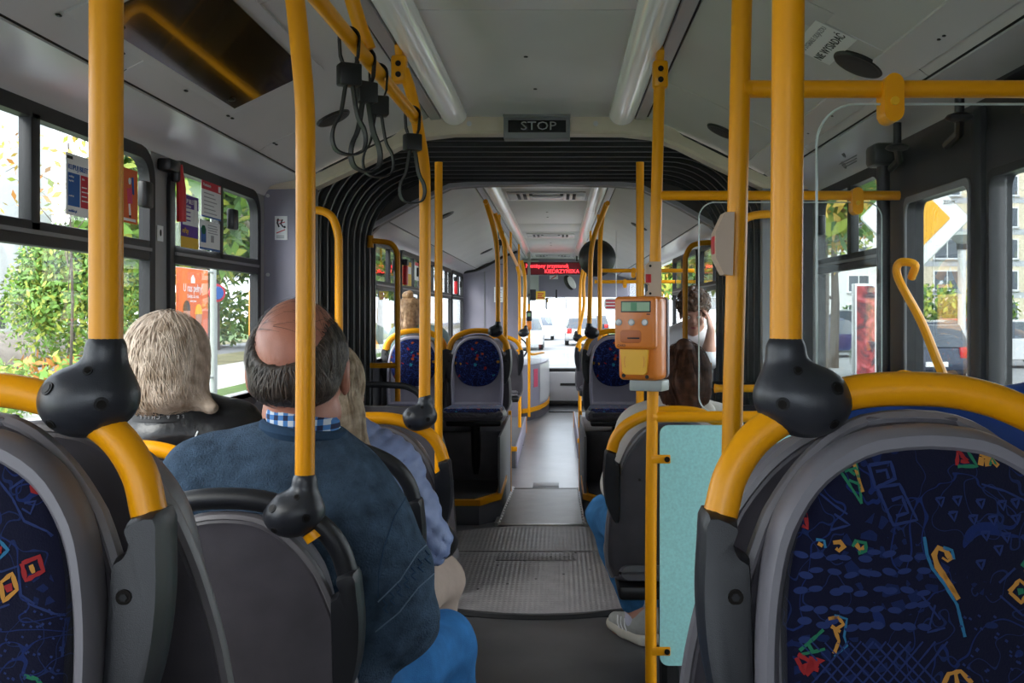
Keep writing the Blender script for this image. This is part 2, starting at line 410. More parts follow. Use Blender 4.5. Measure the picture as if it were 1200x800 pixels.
# ================================================================== THE BUS SHELL
XL, XR, CX = -1.29, 1.11, -.09
YR0, YR1, YF0, YF1 = -1.6, 4.30, 6.15, 16.3       # rear saloon, bellows, front saloon

# ---- floors
fl = struct(MB().box(XL-.05, XR+.05, YR0, 4.30, -.08, 0).build('floor', M['floor']), 'dark grey vinyl floor of the rear saloon')
MB().box(XL-.05, -.26, YR0, 1.5, 0, .25, .01).build('platform', M['floor'], fl)
MB().box(.12, XR+.05, YR0, 1.5, 0, .25, .01).build('platform', M['floor'], fl)
fl2 = struct(MB().prism([(4.30, -.09), (4.30, -.006), (6.15, -.006), (8.2, -.14), (YF1, -.14), (YF1, -.22), (8.2, -.22)], 'x', XL-.05, XR+.05).build('floor', M['floor2']), 'worn grey vinyl floor of the front saloon')
# worn ramp mat with its seam, hatch lid and studded side strips
def rampz(y): return float(np.interp(y, [6.15, 8.2], [0, -.14]))
mb = MB().prism([(6.17, rampz(6.17)-.006), (8.2, -.146), (8.2, -.136), (6.17, rampz(6.17)+.004)], 'x', -.385, .165)
MB.build(mb, 'ramp_mat', M['mat_'], fl2)
for xx in (-.392, .172):
    MB().prism([(6.12, .0), (8.2, -.14), (8.2, -.115), (6.12, .022)], 'x', xx-.012, xx+.012).build('edge_strip', M['steel'], fl2)
    for k in range(16):
        y = 6.2+k*.13; MB().ell((xx+(.013 if xx < 0 else -.013), y, rampz(y)+.016), (.012, .03, .007), 8, 5).build('stud', M['alu'], fl2)
MB().box(-.385, .165, 6.12, 6.17, -.002, .010, .003).build('threshold_strip', M['steel'], fl2)
MB().box(-.385, .165, 8.17, 8.23, -.142, -.134, .002).build('seam_strip', M['black'], fl2)
MB().box(-.22, .0, 8.25, 8.5, -.141, -.135, .002).build('floor_lid', M['midgrey'], fl2)
# ---- turntable
TC = Vector((CX, 5.22, 0)); TR = .93
def seg(y0, y1, r, n=28):
    "plan outline of the slice of a disc between two y values"
    a0 = max(-1, min(1, (y0-TC.y)/r)); a1 = max(-1, min(1, (y1-TC.y)/r))
    t0, t1 = math.asin(a0), math.asin(a1)
    Rr = [(TC.x+r*math.cos(t0+(t1-t0)*k/n), TC.y+r*math.sin(t0+(t1-t0)*k/n)) for k in range(n+1)]
    return Rr+[(2*TC.x-x, y) for x, y in Rr[::-1]]
tt = thing('turntable', (TC.x, TC.y, 0), 'round tread-plate turntable set in the aisle floor between the two saloons', 'turntable')
MB().prism(seg(TC.y-TR+.02, 5.24, TR-.02), 'z', -.004, .006).build('rear_plate', M['tread'], tt)
MB().prism(seg(5.47, TC.y+TR-.02, TR-.02), 'z', -.004, .006).build('front_plate', M['tread'], tt)
MB().prism(seg(5.245, 5.465, TR-.02), 'z', -.004, .003).build('joint_plate', M['tread'], tt)
MB().box(-.34, .09, 5.27, 5.44, .002, .0055, .001).build('perforated_lid', M['tread'], tt)
mb = MB()
for ix in range(18):
    for iy in range(5): mb.cyl((-.33+ix*.024, 5.29+iy*.032, .0055), (0, 0, 1), .006, .001, 6)
mb.build('perforations', M['hole'], tt)['kind'] = 'stuff'
mb = MB(); A = [math.radians(a) for a in np.linspace(180, 360, 48)]
mb.rings([[(TC.x+(TR+dr)*math.cos(a), TC.y+(TR+dr)*math.sin(a), z) for dr, z in ((-.03, -.003), (-.03, .010), (-.012, .016), (.014, .016), (.03, .004), (.03, -.003))] for a in A])
mb.build('rear_rim', M['rubber'], tt)
mb = MB()
for k in range(9): mb.cyl((TC.x-.30+.62*((k*37) % 9)/9, 4.72+.8*((k*23) % 9)/9, .0062), (0, 0, 1), .007, .001, 8)
mb.build('rivets', M['hole'], tt)['kind'] = 'stuff'
mb = MB()
for sx in (-1, 1): mb = MB().prism([(CX+sx*.95, 4.30), (CX+sx*1.2, 4.30), (CX+sx*1.2, 6.15), (CX+sx*.95, 6.15)], 'z', -.004, .004); mb.build('side_plate', M['rubber'], tt)

# ---- ceilings
def ceiling(y0, y1, seams, panels, name):
    ro = struct(MB().box(XL-.05, XR+.05, y0, y1, 2.235, 2.28).build('ceiling', M['slope']), name)
    ys = [y0]+seams+[y1]
    for a, b in zip(ys, ys[1:]):
        MB().box(CX-.37, CX+.37, a+.004, b-.004, 2.185, 2.2, .003).build('ceiling_panel', M['ceil'], ro)
    MB().box(CX-.4, CX+.4, y0, y1, 2.194, 2.21).build('ceiling_joint', M['alu'], ro)
    ys = [y0]+panels+[y1]
    for sx in (-1, 1):
        for a, b in zip(ys, ys[1:]):
            mb = MB(); pr = [(.478, 2.180), (.60, 2.13), (.80, 2.036), (.985, 1.945), (1.012, 1.925), (1.02, 1.945), (.80, 2.055), (.60, 2.15), (.478, 2.2)]
            pl = [(CX+sx*x, z) for x, z in pr]
            mb.prism(pl, 'y', a+.003, b-.003); mb.build('roof_side_panel', M['slope'], ro)
        MB().prism([(CX+sx*x, z) for x, z in ((.425, 2.174), (.466, 2.171), (.466, 2.2), (.425, 2.2))], 'y', y0, y1).build('roof_rail', M['alu'], ro)
        MB().prism([(CX+sx*x, z) for x, z in ((.405, 2.188), (.48, 2.184), (.48, 2.2), (.405, 2.2))], 'y', y0, y1).build('roof_gap', M['hole'], ro)
        MB().prism([(CX+sx*x, z) for x, z in ((.99, 1.942), (1.03, 1.918), (1.03, 1.96), (1.0, 1.96))], 'y', y0, y1).build('cove_gap', M['hole'], ro)
        if sx > 0 and y0 < 0:      # aluminium strip along the right roof edge
            MB().prism([(CX+sx*x, z) for x, z in ((.90, 1.981), (.985, 1.939), (.988, 1.944), (.90, 1.99))], 'y', y0, y1).build('roof_strip', M['cove'], ro)
        c0 = [(1.018, 1.917), (1.06, 1.909), (1.10, 1.902), (1.14, 1.893), (1.17, 1.88), (1.188, 1.862), (1.195, 1.845)]
        mb = MB().prism([(CX+sx*x, z) for x, z in c0+[(1.25, 1.845), (1.25, 1.95), (1.03, 1.95)]], 'y', y0, y1); mb.build('cove', M['cove'], ro)
    return ro
ceil_r = ceiling(YR0, YR1, [-.2, 1.35, 2.76], [.6, 2.45, 3.6], 'grey panelled ceiling of the rear saloon')
ceil_f = ceiling(YF0, YF1, [6.75, 7.5, 9.4, 10.3, 11.3, 14.1, 15.0], [7.9, 9.9, 11.9, 13.9], 'grey panelled ceiling of the front saloon')
for x, y in ((-.11, 3.26), (-.09, 3.73)): MB().cyl((x, y, 2.184), (0, 0, 1), .007, .004, 10).build('ceiling_screw', M['screw'], ceil_r)
for y in (8.3, 8.75, 12.0, 12.4): MB().cyl((-.1, y, 2.184), (0, 0, 1), .010, .004, 8).build('ceiling_screw', M['screw'], ceil_f)
for sx, ks in ((-1, (1.9, 2.05, 2.35, 2.75, 3.1, 3.14, 3.6, 3.63)), (1, (1.72, 1.8, 2.2, 2.23, 2.7, 2.75, 3.1, 3.4))):
    for y in ks: MB().ell((CX+sx*.955, y, 1.9555), (.006, .010, .003), 8, 5).build('roof_screw', M['screw'], ceil_r)

# ---- lamp tubes along the ceiling
def lamp_tube(x, y0, y1, joints, lab):
    t = thing('ceiling_light', (x, y0, 2.185), lab, 'lamp'); ys = [y0]+joints+[y1]
    for a, b in zip(ys, ys[1:]):
        R = []; b2 = b-.004
        last = abs(b-y1) < 1e-6
        st = [(a+.002, 1), (b2, 1)] if not last else [(a+.002, 1), (b-.05, 1), (b-.03, .96), (b-.012, .82), (b-.002, .55)]
        for y, k in st:
            R.append([(x+.056*math.cos(u)*(1 if k > .9 else k**.5), y, 2.192-.052*math.sin(u)*k) for u in np.linspace(0, PI, 15)])
        MB().rings(R).build('diffuser', M['tube'], t)
    MB().box(x-.06, x+.06, y0, y1-.02, 2.186, 2.2).build('housing', M['alu'], t)
    return t
lamp_tube(-.452, YR0, 4.27, [.5, 2.45], 'long half-round ceiling lamp on the left of the rear ceiling')
lamp_tube(.272, YR0, 4.27, [.5, 2.45], 'long half-round ceiling lamp on the right of the rear ceiling')
lamp_tube(-.452, 6.3, 15.0, [7.9, 9.6, 11.3, 13.0], 'long ceiling lamp on the left of the front saloon beyond the bellows')
lamp_tube(.272, 6.3, 15.0, [7.9, 9.6, 11.3, 13.0], 'long ceiling lamp on the right of the front saloon beyond the bellows')

# ---- ceiling vents of the front saloon
for i, (y, w) in enumerate(((7.1, .50), (10.75, .46), (14.6, .46))):
    t = thing('ceiling_vent', (CX, y, 2.185), ['nearest of the three slotted ceiling vents beyond the bellows', 'middle one of the three slotted ceiling vents in the front saloon', 'farthest slotted ceiling vent, just before the red display'][i], 'vent', 'ceiling vents of the front saloon')
    MB().box(CX-w/2-.03, CX+w/2+.03, y-.22, y+.22, 2.172, 2.186, .006).build('plate', M['cove'], t)
    for sx in (-1, 1):
        for k in range(3): MB().box(CX+sx*(w/2-.05-.045*k)-.012, CX+sx*(w/2-.05-.045*k)+.012, y-.16, y+.16, 2.169, 2.174, .002).build('slot', M['hole'], t)
    MB().box(CX-.12, CX+.12, y-.10, y+.10, 2.164, 2.174, .004).build('lid', M['cove'], t)
    MB().box(CX-.10, CX+.10, y-.03, y-.005, 2.161, 2.166).build('lid_slot', M['alu'], t)

# ---- side walls, windows
def side_wall(name, x, y0, y1, holes, lab, z0=.985, z1=1.845):
    sx = -1 if x < 0 else 1; xa, xb = (x-.03, x) if sx < 0 else (x, x+.03)
    w = struct(MB().box(xa, xb, y0, y1, -.3, z0-.03).build(name, M['lowwall']), lab)
    mb = MB(); mb.box(xa, xb, y0, y1, z1, 2.0)
    ys = [y0]+[v for h in holes for v in h]+[y1]
    for a, b in zip(ys[::2], ys[1::2]):
        if b > a: mb.box(xa, xb, a, b, z0-.03, z1)
    mb.build('pillar_liner', M['wall'], w)
    # heater duct under the windows
    MB().box(x if sx < 0 else x-.07, x+.07 if sx < 0 else x, y0, y1, .02, .28, .02).build('heater_duct', M['midgrey'], w)
    return w
def ring(mb, outer, inner, x0, x1):
    R = [[(x, a, b) for a, b in o] for o, x in ((outer, x0), (outer, x1), (inner, x1), (inner, x0), (outer, x0))]
    return mb.rings(R, True, False, False)
WN = [0]
def window(x, y0, y1, lab, mull=None, latch=(), z0=.985, z1=1.845, zm=1.53, g='glass', r=.09):
    WN[0] += 1; sx = -1 if x < 0 else 1; s = -sx
    w = thing('window_%d' % WN[0], (x, (y0+y1)/2, z0)); w['kind'] = 'structure'; w['label'] = lab
    xo, xi = x-s*.022, x+s*.012
    ring(MB(), rrect(y0-.008, y1+.008, z0-.035, z1+.004, r+.01), rrect(y0+.035, y1-.035, z0+.02, z1-.035, r-.025), xo, xi).build('frame', M['rubber'], w)
    if zm:
        MB().box(min(xo, xi), max(xo, xi), y0+.02, y1-.02, zm-.032, zm+.03, .006).build('mid_rail', M['rubber'], w)
        MB().box(min(xi, xi+s*.006), max(xi, xi+s*.006), y0+.03, y1-.03, zm-.004, zm+.006).build('slide_track', M['midgrey'], w)
    if mull: MB().box(min(xo, xi), max(xo, xi), mull-.022, mull+.022, zm, z1-.02, .005).build('mullion', M['rubber'], w)
    xp = x-s*.008
    parts = [(y0+.03, y1-.03, z0+.015, zm if zm else z1-.03)]
    if zm: parts += [(y0+.03, mull or y1-.03, zm, z1-.03)]+([(mull, y1-.03, zm, z1-.03)] if mull else [])
    for k, (a, b, c, d) in enumerate(parts): MB().box(xp-.002, xp+.002, a, b, c, d).build('pane', M[g], w)
    for yl in latch: MB().box(min(xi, xi+s*.03), max(xi, xi+s*.03), yl-.03, yl+.03, 1.655, 1.735, .008).build('latch', M['black'], w)
    MB().box(min(xi, xi-s*.05), max(xi, xi-s*.05), y0+.04, y1-.04, z0-.004, z0+.022, .004).build('sill_strip', M['alu'], w)
    return w
wl = side_wall('wall_left', XL, YR0, 4.33, [(-1.4, .0), (.2, 1.42), (1.55, 3.10), (3.235, 4.20)], 'left side wall of the rear saloon')
window(XL, -1.4, 0., 'left rear window behind the camera', -.7)
window(XL, .2, 1.42, 'left rear window beside the camera', .8)
win1 = window(XL, 1.55, 3.10, 'large left window behind the front left pole, autumn tree and white wall outside', 2.40, (3.0,))
win2 = window(XL, 3.235, 4.20, 'left window with purple and white notices and an orange banner outside', 3.72, (3.80,))
MB().box(XL-.04, XL-.03, 2.10, 2.14, 1.56, 1.82).build('glass_edge', M['edge'], win1)
wlf = side_wall('wall_left', XL, 6.15, YF1, [(6.82, 7.85), (7.98, 9.15), (9.28, 10.5), (10.63, 11.68), (11.8, 13.1), (13.4, 15.6)], 'left side wall of the front saloon')
for i, (a, b) in enumerate(((6.82, 7.85), (7.98, 9.15), (9.28, 10.5), (10.63, 11.68), (11.8, 13.1))):
    window(XL, a, b, ['first left window beyond the bellows', 'second left window beyond the bellows, behind the woman with a bun', 'third left window of the front saloon', 'fourth left window of the front saloon', 'last left window before the cab wall'][i], (a+b)/2+.1, (a+b and ((a+b)/2+.2),))
window(XL, 13.4, 15.6, 'cab side window on the left', None, zm=None)
wr = side_wall('wall_right', XR, YR0, 1.35, [(-1.4, -.75)], 'right wall behind the camera')  # unseen; left solid so the partition glass mirrors a dim surface
window(XR, -1.4, -.75, 'right rear window behind the camera')
wr2 = side_wall('wall_right', XR, 3.22, 4.33, [(3.34, 4.20)], 'right wall between the rear door and the bellows')
window(XR, 3.34, 4.20, 'right window beyond the rear door, parked cars outside', 3.72, (4.06,))
wrf = side_wall('wall_right', XR, 6.15, 9.6, [(6.25, 7.7), (7.85, 9.5)], 'right wall of the front saloon before the middle door')
window(XR, 6.25, 7.7, 'first right window beyond the bellows, behind the young man', 7.0)
window(XR, 7.85, 9.5, 'second right window beyond the bellows', 8.8)
wrf2 = side_wall('wall_right', XR, 11.4, YF1, [(11.5, 13.6), (13.8, 15.8)], 'right wall of the front saloon before the windscreen')
window(XR, 11.5, 13.6, 'right window near the front of the bus', 12.5)
window(XR, 13.8, 15.8, 'front door glass on the right', None, zm=None)
# rear end behind the camera, with its window
wb = struct(MB().box(XL-.06, XR+.06, YR0-.06, YR0, -.1, .95).build('wall_back', M['lowwall']), 'rear end wall behind the camera')
mb = MB(); mb.box(XL-.06, -1.05, YR0-.06, YR0, .95, 2.28); mb.box(.45, XR+.06, YR0-.06, YR0, .95, 2.28); mb.box(XL, XR, YR0-.06, YR0, 1.95, 2.28); mb.build('rear_liner', M['wall'], wb)
MB().box(-1.05, .45, YR0-.035, YR0-.03, .95, 1.95).build('rear_pane', M['glass'], wb)

# ---- rear door on the right
dr = thing('door_1', (XR, 1.9, 0)); dr['kind'] = 'structure'; dr['label'] = 'glazed double door of the rear saloon on the right'
for a, b in ((2.53, 3.20), (1.80, 2.475)):
    ring(MB(), rrect(a, b, .06, 1.80, .03), rrect(a+.04, b-.16 if a > 2 else b-.03, .14, 1.675, .03), XR-.035, XR+.02).build('leaf_frame', M['grip'], dr)
    MB().box(XR-.008, XR-.003, a+.05, b-.05, .12, 1.70).build('leaf_pane', M['tint'], dr)
    ring(MB(), rrect(a+.03, b-.15 if a > 2 else b-.02, .12, 1.69, .03), rrect(a+.043, b-.165 if a > 2 else b-.033, .145, 1.67, .03), XR-.040, XR-.034).build('pane_seal', M['midgrey'] if a > 2 else M['rubber'], dr)
MB().box(XR-.05, XR+.02, 2.47, 2.535, .03, 1.86, .012).build('meeting_seal', M['rubber'], dr)
MB().box(XR-.03, XR+.02, 3.195, 3.235, .0, 1.86, .008).build('jamb', M['rubber'], dr)
MB().box(XR-.03, XR+.02, 1.35, 1.80, .0, 1.86, .008).build('dim_reflection_panel', M['grip'], dr)  # unseen opaque panel, added to keep reflections in the partition glass dim
MB().prism([(XR-.035, 1.845), (XR-.02, 1.70), (XR+.04, 1.70), (XR+.04, 2.0), (XR-.005, 2.0)], 'y', .55, 3.22).build('door_header', M['black'], dr)
# twist shaft and drive arms of the door
MB().cyl((1.035, 3.13, .95), (0, 0, 1), .021, 1.83, 16).build('door_shaft', M['black'], dr)
MB().box(.99, 1.08, 3.08, 3.18, 1.80, 1.87, .015).build('shaft_bearing', M['black'], dr)
for y in (2.0, 2.45, 2.9):
    t = MB(); t.cyl((1.0, y, 1.86), (0, 0, 1), .012, .07, 12); t.ell((1.0, y, 1.822), (.035, .035, .012), 14, 6); t.tube([(1.0, y, 1.822), (1.04, y+.10, 1.80), (1.055, y+.22, 1.79)], .012, 8)
    t.build('drive_arm', M['black'], dr)
for (z0, z1) in ((1.465, 1.150), (1.13, .90)):
    y0, y1 = 2.93, 2.58
    hp = cr([(1.06, y0+.02, z0-.025), (1.055, y0-.02, z0+.012), (1.02, y0+.01, z0+.018), (1.012, y0-.005, z0-.03), (1.018, (y0+y1)/2, (z0+z1)/2), (1.02, y1, z1), (1.05, y1-.03, z1-.03)], 6)
    MB().tube(hp, .0125, 10).build('grab_bar', M['yellow'], dr)
MB().box(1.0, 1.06, 2.05, 2.3, 1.86, 1.868).build('header_slot', M['hole'], ceil_r)

# ---- end frame of the rear saloon: lilac panels, beige arch
pf = struct(MB().box(XL, -1.07, 4.29, 4.33, 0, 1.885).build('wall_front', M['lilac']), 'lilac grey end panel left of the bellows')
MB().box(-1.085, -1.065, 4.28, 4.345, 0, 1.88, .006).build('panel_edge', M['midgrey'], pf)
for z in (1.845, 1.50): MB().cyl((-1.272, 4.288, z), (0, 1, 0), .008, .006, 12).build('panel_screw', M['alu'], pf)
pf2 = struct(MB().box(.89, XR, 4.29, 4.33, 0, 1.885).build('wall_front', M['midgrey']), 'grey end panel right of the bellows')
low = [(-1.31, 1.872), (-1.07, 1.877), (-.86, 1.975), (-.70, 2.055), (-.585, 2.098), (-.46, 2.112), (CX, 2.114), (.28, 2.112), (.405, 2.098), (.52, 2.055), (.68, 1.975), (.89, 1.877), (1.13, 1.872)]
def arch(name, pts, th, y0, y1, m, parent, bev=.012):
    mb = MB(); R = []
    for i, (x, z) in enumerate(pts):
        a = Vector(pts[max(0, i-1)]); b = Vector(pts[min(len(pts)-1, i+1)]); t = (b-a).normalized(); n = Vector((-t.y, t.x))
        h = th(x) if callable(th) else th
        def q(dn, y): return (x+n.x*dn, y, z+n.y*dn)
        R.append([q(0, y0+bev), q(bev, y0), q(h, y0), q(h, y1), q(0, y1)])
    return mb.rings(R).build(name, m, parent)
ar = thing('arch_trim', (CX, 4.3, 1.87), 'beige arch trim framing the bellows opening at the end of the rear ceiling', 'trim'); ar['kind'] = 'structure'
arch('arch_beam', low, lambda x: .10 if abs(x-CX) < .6 else .05, 4.265, 4.36, M['beige'], ar)
for x in (-.39, .16): MB().cyl((x, 4.262, 2.155), (0, 1, 0), .011, .008, 12).build('arch_screw', M['alu'], ar)

# ---- bellows
def hoop(inset, r=.46, n=12):
    x0, x1, z1 = -1.27+inset, 1.09-inset, 2.25-inset; r = r-inset*.5; out = [(x0, 0.0), (x0, .6), (x0, 1.2)]
    out += [(x0+r-r*math.cos(t), z1-r+r*math.sin(t)) for t in np.linspace(0, PI/2, n)]
    out += [(CX-.3, z1), (CX+.3, z1)]
    out += [(x1-r+r*math.cos(t), z1-r+r*math.sin(t)) for t in np.linspace(PI/2, 0, n)]
    return out+[(x1, 1.2), (x1, .6), (x1, 0)]
bl = thing('bellows', (CX, 5.2, 0), 'black ribbed bellows of the articulated joint between the two saloons', 'bellows')
NF = 11; dy = (6.10-4.36)/NF
for i in range(NF):
    y = 4.36+i*dy; mb = MB(); prof = [(0, -.0), (.12, .050), (.3, .085), (.5, .095), (.7, .085), (.88, .050), (1, 0)]
    mb.rings([[(x, y+a*dy, z) for x, z in hoop(d)] for a, d in prof], False, False, False)
    mb.rings([[(x, y+.5*dy+a, z) for x, z in hoop(d)] for a, d in ((-.016, .092), (-.012, .112), (.012, .112), (.016, .092))], False, False, False)
    mb.build('fold', M['bellow'], bl, ang=60)
# front hoop that carries the bellows
op = [(-1.165, 0), (-1.165, 1.2), (-1.165, 1.845), (-.92, 1.985), (-.67, 2.105), (-.5, 2.118), (CX, 2.124), (.32, 2.118), (.49, 2.105), (.74, 1.985), (.985, 1.845), (.985, 1.2), (.985, 0)]
def resample(poly, n):
    P_ = [Vector(p) for p in poly]; L = [0]
    for a, b in zip(P_, P_[1:]): L.append(L[-1]+(b-a).length)
    return [tuple(np.array([np.interp(t*L[-1], L, [p[k] for p in P_]) for k in (0, 1)])) for t in np.linspace(0, 1, n)]
oi = resample(op, 73); oo = resample(hoop(-.02), 73)
hp = thing('hoop_frame', (CX, 6.1, 0), 'grey-brown hoop frame at the front end of the bellows', 'frame'); hp['kind'] = 'structure'
mb = MB(); mb.rings([[(x, 6.09, z) for x, z in oo], [(x, 6.09, z) for x, z in oi], [(x, 6.16, z) for x, z in oi], [(x, 6.16, z) for x, z in oo]], False, False, False); mb.build('hoop_panel', M['brown'], hp)
arch('hoop_lip', op[2:11], .03, 6.07, 6.10, M['cove'], hp, .006)
for x in (-.44, -.09, .25): MB().cyl((x, 6.086, 2.185), (0, 1, 0), .018, .012, 12).build('hoop_bolt', M['screw'], hp)
for x0, x1 in ((-1.29, -1.165), (.985, 1.11)): MB().box(x0, x1, 6.06, 6.16, 0, 1.87, .012).build('hoop_post', M['black'], hp)
# dark guards on both sides of the turntable with a rail above
for sx, lab in ((-1, 'dark curved guard panel beside the turntable on the left, in front of the blue-jacket woman'), (1, 'dark curved guard panel beside the turntable on the right')):
    g = thing('guard_panel', (CX+sx*.8, 4.6, 0), lab, 'panel')
    pl = [(1.15, 0), (1.15, .90), (.60, .89), (.53, .87), (.475, .80), (.44, .68), (.41, .5), (.395, .3), (.39, 0)]
    MB().prism([(CX+sx*a, b) for a, b in pl], 'y', 4.60, 4.66).build('board', M['shell'], g)
    MB().prism([(CX+sx*a, b) for a, b in ((.53, 0), (.53, .10), (.55, .12), (1.15, .12), (1.15, 0))], 'y', 4.66, 5.9).build('side_box', M['shell'], g)
    MB().tube(cr([(CX+sx*1.15, 4.75, .985), (CX+sx*.75, 4.75, .985), (CX+sx*.62, 4.75, .965), (CX+sx*.56, 4.72, .9), (CX+sx*.55, 4.65, .8)], 6), .016, 10).build('rail', M['rubber'], g)

# ---- front end: cab wall, header, dashboard, windscreen
cw = struct(MB().box(XL, -.545, 13.2, 13.26, -.14, 2.0, .01).build('wall_cab', M['lilac']), 'lilac grey wall behind the driver cab')
for x in (-1.0, -.72): MB().box(x-.006, x+.006, 13.19, 13.2, -.14, 1.98).build('wall_seam', M['midgrey'], cw)
MB().prism([(-1.29, 1.86), (-1.06, 1.93), (-.75, 2.10), (-.545, 2.17), (-.545, 2.0), (-1.29, 1.82)], 'y', 13.17, 13.22).build('wall_top', M['lilac'], cw)
MB().tube(cr([(-1.27, 13.15, 1.87), (-1.06, 13.15, 1.92), (-.75, 13.15, 2.08), (-.56, 13.15, 2.15)], 6), .018, 8).build('top_seal', M['black'], cw)
wf = struct(MB().box(XL, XR, 15.9, 15.98, -.2, .42).build('wall_windscreen', M['midgrey']), 'front end below the windscreen')
MB().box(XL, XR, 15.6, 15.98, 1.58, 2.25, .03).build('header', M['lilac'], wf)
MB().box(-.58, -.32, 15.45, 15.6, 1.60, 2.16).build('header_pillar', M['greyp'], wf)
MB().box(XL, XR, 15.96, 15.97, .42, 1.6).build('windscreen', M['glass'], wf)
for x in (XL+.03, XR-.03): MB().box(x-.05, x+.05, 15.93, 15.99, .2, 1.65).build('screen_pillar', M['black'], wf)
MB().box(XL, XR, 15.5, 15.95, .38, .46, .03).build('dashboard_top', M['black'], wf)
fp = thing('front_panel', (-.1, 15.5, -.14), 'pale grey front panel under the windscreen at the end of the aisle', 'panel')
MB().box(-.17, XR-.09, 15.42, 15.48, -.06, .40, .01).build('board', M['cove'], fp)
MB().box(-.17, XR-.09, 15.39, 15.48, -.14, -.05, .01).build('plinth', M['black'], fp)
MB().box(.02, .32, 15.41, 15.42, .185, .225).build('slot', M['black'], fp)
for sx in (-.13,): MB().cyl((sx, 15.418, .24), (0, 1, 0), .018, .01, 12).build('lock', M['alu'], fp)
MB().box(-.15, .4, 14.5, 15.35, -.14, -.125, .003).build('door_mat', M['rubber'], fp)
cab = thing('driver_cab', (-.6, 14.2, -.14), 'rounded lilac grey driver cab housing with a yellow foot edge', 'cab')
pl = [(-1.26, 13.27), (-.50, 13.27), (-.40, 13.42), (-.28, 13.8), (-.20, 14.3), (-.16, 14.8), (-.16, 15.3), (-1.26, 15.3)]
MB().prism(pl, 'z', .0, .62).build('cab_body', M['lilac'], cab)
MB().prism([(a+.012*(a > -1.2), b) for a, b in pl], 'z', -.03, .03).build('cab_edge', M['yellow'], cab)
MB().prism([(a+.004*(a > -1.2), b) for a, b in pl], 'z', -.14, -.03).build('cab_plinth', M['shell'], cab)
MB().prism([(-.27, 13.82), (-.19, 14.32), (-.155, 14.78), (-.15, 15.25), (-.2, 15.25), (-.26, 14.2)], 'z', .06, .60).build('cab_door', M['cove'], cab)
MB().prism([(-.345, 13.575), (-.295, 13.735), (-.30, 13.74), (-.35, 13.58)], 'z', .30, .55).build('red_sticker', M['pink'], cab)
MB().prism([(-.40, 13.45), (-.26, 14.0), (-.25, 14.0), (-.39, 13.45)], 'z', .62, 1.6).build('cab_screen', M['screen'], cab)
MB().box(-.43, -.39, 13.42, 13.48, .62, 2.17).build('screen_post', M['greyp'], cab)
MB().tube(cr([(-.44, 13.5, .98), (-.42, 13.45, .80), (-.36, 13.5, .76), (-.28, 13.8, .765), (-.22, 14.1, .76)], 5), .018, 8).build('cab_rail', M['yellow'], cab)
st = thing('steering_wheel', (-.78, 15.15, .75), 'black steering wheel in the driver cab seen above the cab door', 'steering wheel')
mb = MB(); mb.tube([(-.72+.23*math.cos(t), 15.2+.12*math.sin(t), .78-.19*math.sin(t)) for t in np.linspace(0, 2*PI, 28, endpoint=False)], .014, 8, True); mb.build('wheel_rim', M['black'], st)
MB().tube([(-.72, 15.2, .78), (-.72, 15.45, .45)], .03, 8).build('column', M['black'], st)
mb = MB()
for a in (.2, PI-.2, 1.5*PI): mb.tube([(-.72, 15.2, .78), (-.72+.22*math.cos(a), 15.2+.115*math.sin(a), .78-.18*math.sin(a))], .012, 6)
mb.build('spokes', M['black'], st)
# ================================================================== SEATS
SHELL = [(0, 0), (.004, .045), (.02, .082), (.05, .118), (.085, .146), (.12, .166), (.2, .194), (.3, .216), (.4, .226), (.5, .224), (.545, .205)]
FRAME = [(0, 0), (.004, .05), (.016, .085), (.04, .122), (.075, .150), (.12, .170), (.2, .184), (.3, .188), (.4, .188), (.5, .182)]
def outline(tab, top, n=26, close=True):
    "closed outline in (x, z), going up the left side and down the right"
    zs = [p for p, _ in tab]; t = np.linspace(0, 1, n)**1.8*zs[-1]
    # spline through the table
    pts = cr([(w, d, 0) for d, w in tab], 8); d = [p.y for p in pts]; w = [p.x for p in pts]
    R = [(float(np.interp(a, d, w)), top-a) for a in t]
    L = [(-x, z) for x, z in R[1:]][::-1]
    return L+R
def oval(cz, rx, rz, n=52, p=2.4):
    out = []
    for k in range(n):
        a = PI*1.5-2*PI*k/n; c, s = math.cos(a), math.sin(a)
        out.append((rx*abs(c)**(2/p)*(1 if c > 0 else -1), cz+rz*abs(s)**(2/p)*(1 if s > 0 else -1)))
    return out
def lean(z): return (z-.45)*.14                       # recline of the back (local +y is behind the seat)
def pillow(mb, ol, steps, c):
    "steps: (scale, y) rings of the outline about its centre c, last one filled"
    R = [[(c[0]+(x-c[0])*k, y+lean(c[1]+(z-c[1])*k), c[1]+(z-c[1])*k) for x, z in ol] for k, y in steps]
    return mb.rings(R, True, True, True)
